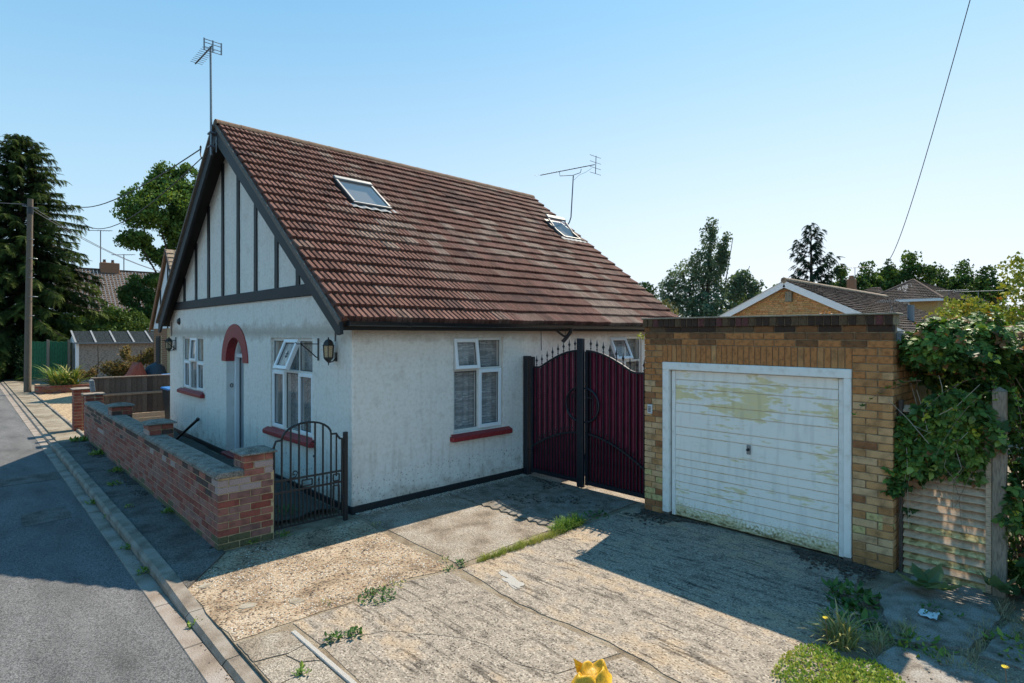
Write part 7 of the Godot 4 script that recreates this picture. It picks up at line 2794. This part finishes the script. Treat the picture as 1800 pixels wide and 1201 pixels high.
func weeds() -> void:
	var g := [Color(0.062, 0.125, 0.025), Color(0.150, 0.250, 0.037), Color(0.300, 0.362, 0.062)]
	var gd := [Color(0.025, 0.069, 0.019), Color(0.062, 0.138, 0.031), Color(0.112, 0.200, 0.044)]
	var straw := [Color(0.125, 0.200, 0.037), Color(0.325, 0.300, 0.112), Color(0.525, 0.425, 0.225)]
	var sp := []
	for k in 15:
		var f := k / 14.0
		sp.append([lerpf(3.80, 5.0, f), 4.41 + 0.02 * sin(k * 2.0), 0.07, 0.035 + 0.03 * f])
	grass("joint_grass", sp, 2600, 0.075, [Color(0.163, 0.225, 0.037), Color(0.338, 0.350, 0.075), Color(0.425, 0.375, 0.125)], "short yellow-green grass growing in the joint between the drive's concrete bays")
	grass("grass_tuft", [[5.10, 4.46, 0.20, 0.09], [5.32, 4.47, 0.16, 0.08]], 900, 0.16, g, "lush green grass tuft at the far end of the grassy joint", "thing", 0.9)
	weed("trailing_weed", P(5.75, 0.0, 4.48), 0.16, 60, 0.05, 0.07, gd, "low dark weed in the joint between grass tuft and garage pier")
	# moss-like mat in the corner
	var xs := []
	var cs := []
	var lf := leaf_mesh(0.3, 0.7)
	for q in [[4.18, 1.42, 0.40, 0.20], [4.02, 1.05, 0.42, 0.34], [4.34, 1.12, 0.26, 0.20], [3.95, 0.6, 0.5, 0.4]]:
		for k in int(16000 * q[2] * q[3]):
			var a := rr(0, TAU)
			var d := sqrt(rng.randf()) * (1.0 + 0.3 * wobble.get_noise_2d(cos(a) * 55.0 + q[0] * 99.0, sin(a) * 55.0))
			var p := P(q[0] + cos(a) * d * q[2], 0, q[1] + sin(a) * d * q[3])
			p.y = 0.012 + (0.05 + 0.035 * wobble.get_noise_2d(p.x * 160.0, p.z * 160.0)) * (1.0 - d * d) * rr(0.5, 1.0)
			var sc := rr(0.014, 0.03)
			xs.append(Transform3D((Basis(Vector3.UP, rr(0, TAU)) * Basis(Vector3.RIGHT, rr(0.2, 1.4))).scaled(Vector3.ONE * sc), p))
			cs.append(mix_col([Color(0.088, 0.163, 0.025), Color(0.213, 0.312, 0.044), Color(0.375, 0.413, 0.075), Color(0.450, 0.375, 0.125)], 0.5 + 0.55 * wobble.get_noise_2d(p.x * 110.0, p.z * 110.0) + rr(-0.3, 0.3)))
	var mm := many("ground_cover", lf, M.leaf_matt, xs, cs)
	mm.set_meta("label", "bright green creeping ground cover on the drive's near right corner")
	mm.set_meta("category", "ground cover")
	grass("grass_tuft", [[4.72, 1.40, 0.13, 0.10]], 320, 0.25, straw, "tall straw-tipped grass tuft beside the bright ground cover", "thing", 1.0)
	grass("grass_tuft", [[4.95, 1.22, 0.16, 0.06], [5.2, 1.08, 0.12, 0.06]], 260, 0.12, straw, "dry grass tuft in the gap between the two nearest flagstones", "thing", 1.1)
	grass("dry_litter", [[4.9, 1.16, 0.3, 0.05], [5.45, 0.70, 0.5, 0.07], [4.95, 0.75, 0.07, 0.25], [6.2, 0.62, 0.3, 0.06], [5.2, 1.1, 0.25, 0.12], [5.9, 0.45, 0.35, 0.12]], 2600, 0.09, [Color(0.250, 0.175, 0.100), Color(0.450, 0.350, 0.213), Color(0.150, 0.200, 0.050)], "dry grass stems lying in the joints between the flagstones", "stuff", 1.5)
	weed("broadleaf_weed", P(5.12, 0.0, 1.42), 0.20, 110, 0.075, 0.10, gd, "dark broadleaf weed along the drive edge below the bramble's trailing stem")
	weed("broadleaf_weed", P(5.55, 0.0, 1.55), 0.22, 130, 0.085, 0.14, gd, "dark broadleaf weed by the foot of the garage's right pier")
	weed("broadleaf_weed", P(5.05, 0.0, 0.95), 0.18, 80, 0.06, 0.08, g, "green weed in the crack at the left edge of the big flagstone")
	weed("broadleaf_weed", P(5.55, 0.0, 0.42), 0.24, 110, 0.06, 0.11, g, "green weed patch at the right front of the flagstones")
	weed("trailing_weed", P(5.75, 0.03, 0.98), 0.16, 45, 0.04, 0.04, gd, "thin creeping weed in the middle of the big flagstone")
	weed("ragwort_plant", P(4.62, 0.0, 0.44), 0.10, 90, 0.055, 0.12, g, "yellow-flowered plant standing alone near the nearest sunlit flagstone")
	# big docks under the louvred panel
	var dl := leaf_mesh(0.10, 0.72)
	for q in [[P(6.12, 0.02, 1.10), 7, 0.26, "broad-leaved dock at the foot of the louvred panel"], [P(6.35, 0.02, 0.25), 9, 0.30, "largest dock with drooping leaves right of the fence post foot"], [P(6.45, 0.02, 0.62), 6, 0.20, "smaller dock before the fence post"], [P(6.62, 0.02, 0.02), 9, 0.27, "dock farthest right, half under the bramble edge"]]:
		var t := thing("dock_plant", q[3], "plant", q[0], "docks below the louvred panel")
		var lm := mat(0.045, 0.095, 0.035, 0.4, {"back": Color(0.562, 0.600, 0.375)})
		for k in q[1]:
			var a: float = TAU * k / q[1] + rr(-0.3, 0.3)
			var s: float = q[2] * rr(0.75, 1.15)
			part("leaf", dl, lm, t, Transform3D((Basis(Vector3.UP, a) * Basis(Vector3.RIGHT, rr(0.75, 1.6))).scaled(Vector3.ONE * s), q[0] + Vector3(rr(-0.05, 0.05), rr(0.02, 0.14), rr(-0.05, 0.05))))
	for q in [[P(4.60, 0.20, 1.46), "yellow flower head on a thin stem in the straw-tipped grass tuft"], [P(4.60, 0.26, 0.45), "yellow flower head above the lone plant by the sunlit flagstone"]]:
		var t := thing("yellow_flower", q[1], "flower", q[0])
		var s := S()
		tube(s, [q[0], q[0] + Vector3(0.01, -0.2, 0.01)], 0.002, -1, 4)
		part("stem", done(s), M.cane, t)
		s = S()
		for k in 12:
			var a := TAU * k / 12.0
			tri(s, q[0], q[0] + Vector3(cos(a - 0.2) * 0.02, 0.008, sin(a - 0.2) * 0.02), q[0] + Vector3(cos(a + 0.2) * 0.02, 0.012, sin(a + 0.2) * 0.02))
		part("petals", done(s), M.petal, t)
	# scattered weeds of the drive, gutter and wall foot
	var list := [[2.62, 4.44, 0.17, 150, 0.04, gd, "dense green weed mat at the corner of pebble bay and tamped concrete"], [2.86, 4.52, 0.10, 40, 0.03, straw, "yellowing weed trailing right of the green weed mat"], [3.42, 4.46, 0.06, 26, 0.035, gd, "tiny dark weed where three drive bays meet"], [3.60, 4.47, 0.06, 26, 0.045, gd, "tiny upright weed right of the bays' meeting point"], [3.53, 4.68, 0.05, 24, 0.03, straw, "tiny yellow weed in the sandy seam beside the smooth bay"],
		[2.02, 4.05, 0.06, 34, 0.05, gd, "green weed at the start of the concrete crack near the edging strip"], [2.16, 4.00, 0.07, 40, 0.05, gd, "second green weed along the concrete crack"], [1.66, 3.78, 0.05, 26, 0.045, g, "small sprig growing from the cracked slab near the kerb"], [2.24, 4.62, 0.06, 22, 0.025, straw, "dry weed at the edge of the pebble bay"], [3.60, 6.1, 0.06, 24, 0.03, straw, "yellow weed at the end of the seam nearest the house shadow"]]
	for q in list:
		weed("crack_weed", P(q[0], 0.004, q[1]), q[2], q[3], q[4], 0.04, q[5], q[6])
	list = [[1.31, 6.6, 0.06, 40, 0.05, "bushy weed in the channel where the shadow edge crosses"], [1.30, 7.45, 0.06, 40, 0.045, "weed in the channel midway along the brick wall"], [1.33, 9.75, 0.08, 60, 0.05, "weed clump in the channel below the kerb joint"], [1.37, 5.1, 0.06, 34, 0.04, "lone weed against the dropped kerb"], [1.34, 8.9, 0.05, 24, 0.035, "tiny weed at the kerb foot beyond the shadow edge"]]
	for q in list:
		weed("gutter_weed", P(q[0], -0.05, q[1]), q[2], q[3], q[4], 0.05, g, q[5])
	list = [[1.90, 8.3, 0.07, 55, 0.05, "bright weed at the near foot of the brick wall"], [1.86, 11.4, 0.12, 70, 0.06, "green weed at the wall foot below the second pillar"], [1.88, 13.3, 0.16, 110, 0.08, "taller weed clump at the wall foot below the third pillar"], [1.80, 15.2, 0.16, 110, 0.09, "weed at the foot of the wall's far end pillar"], [1.66, 10.4, 0.10, 50, 0.05, "dry weed in a footway crack"], [1.58, 8.9, 0.05, 26, 0.04, "tiny weed on the footway near the kerb"], [2.60, 6.44, 0.07, 34, 0.05, "weed tucked between brick pillar and path gate"], [2.28, 6.44, 0.06, 26, 0.04, "small weed under the end face of the brick wall"]]
	for q in list:
		weed("wall_weed", P(q[0], 0.024, q[1]), q[2], q[3], q[4], 0.06, [gd[1], g[1], straw[1]], q[5])
	weed("wall_weed", P(2.95, 0.02, 7.25), 0.24, 80, 0.07, 0.12, gd, "green weed on the path seen through the iron gate")
	# yellowing sprig high on the garage's left edge
	weed("climbing_sprig", P(GX - 0.03, 2.22, 4.27), 0.05, 34, 0.05, 0.14, [Color(0.200, 0.250, 0.037), Color(0.425, 0.425, 0.062)], "yellow-green sprig on the garage's upper left corner")
	weed("roof_weed", P(GX - 0.01, 2.505, 2.05), 0.07, 24, 0.035, 0.035, [Color(0.150, 0.062, 0.037), Color(0.312, 0.150, 0.075)], "withered brown weed on the garage parapet")

# ---------------------------------------------------------------- all of it
const SUN_ENERGY := 0.80
const EXPOSURE := 3.2

func _ready() -> void:
	rng.seed = 20240
	wobble.seed = 77
	wobble.frequency = 0.01
	wobble.fractal_octaves = 3
	camera_and_light()
	make_textures()
	make_materials()
	ground()
	house()
	garage()
	garden_wall()
	neighbour_house()
	far_left()
	far_right()
	trees()
	yard_fence()
	pole()
	louvre_panel()
	drive_gate()
	path_gate()
	aerials()
	wires()
	odds()
	bramble()
	weeds()
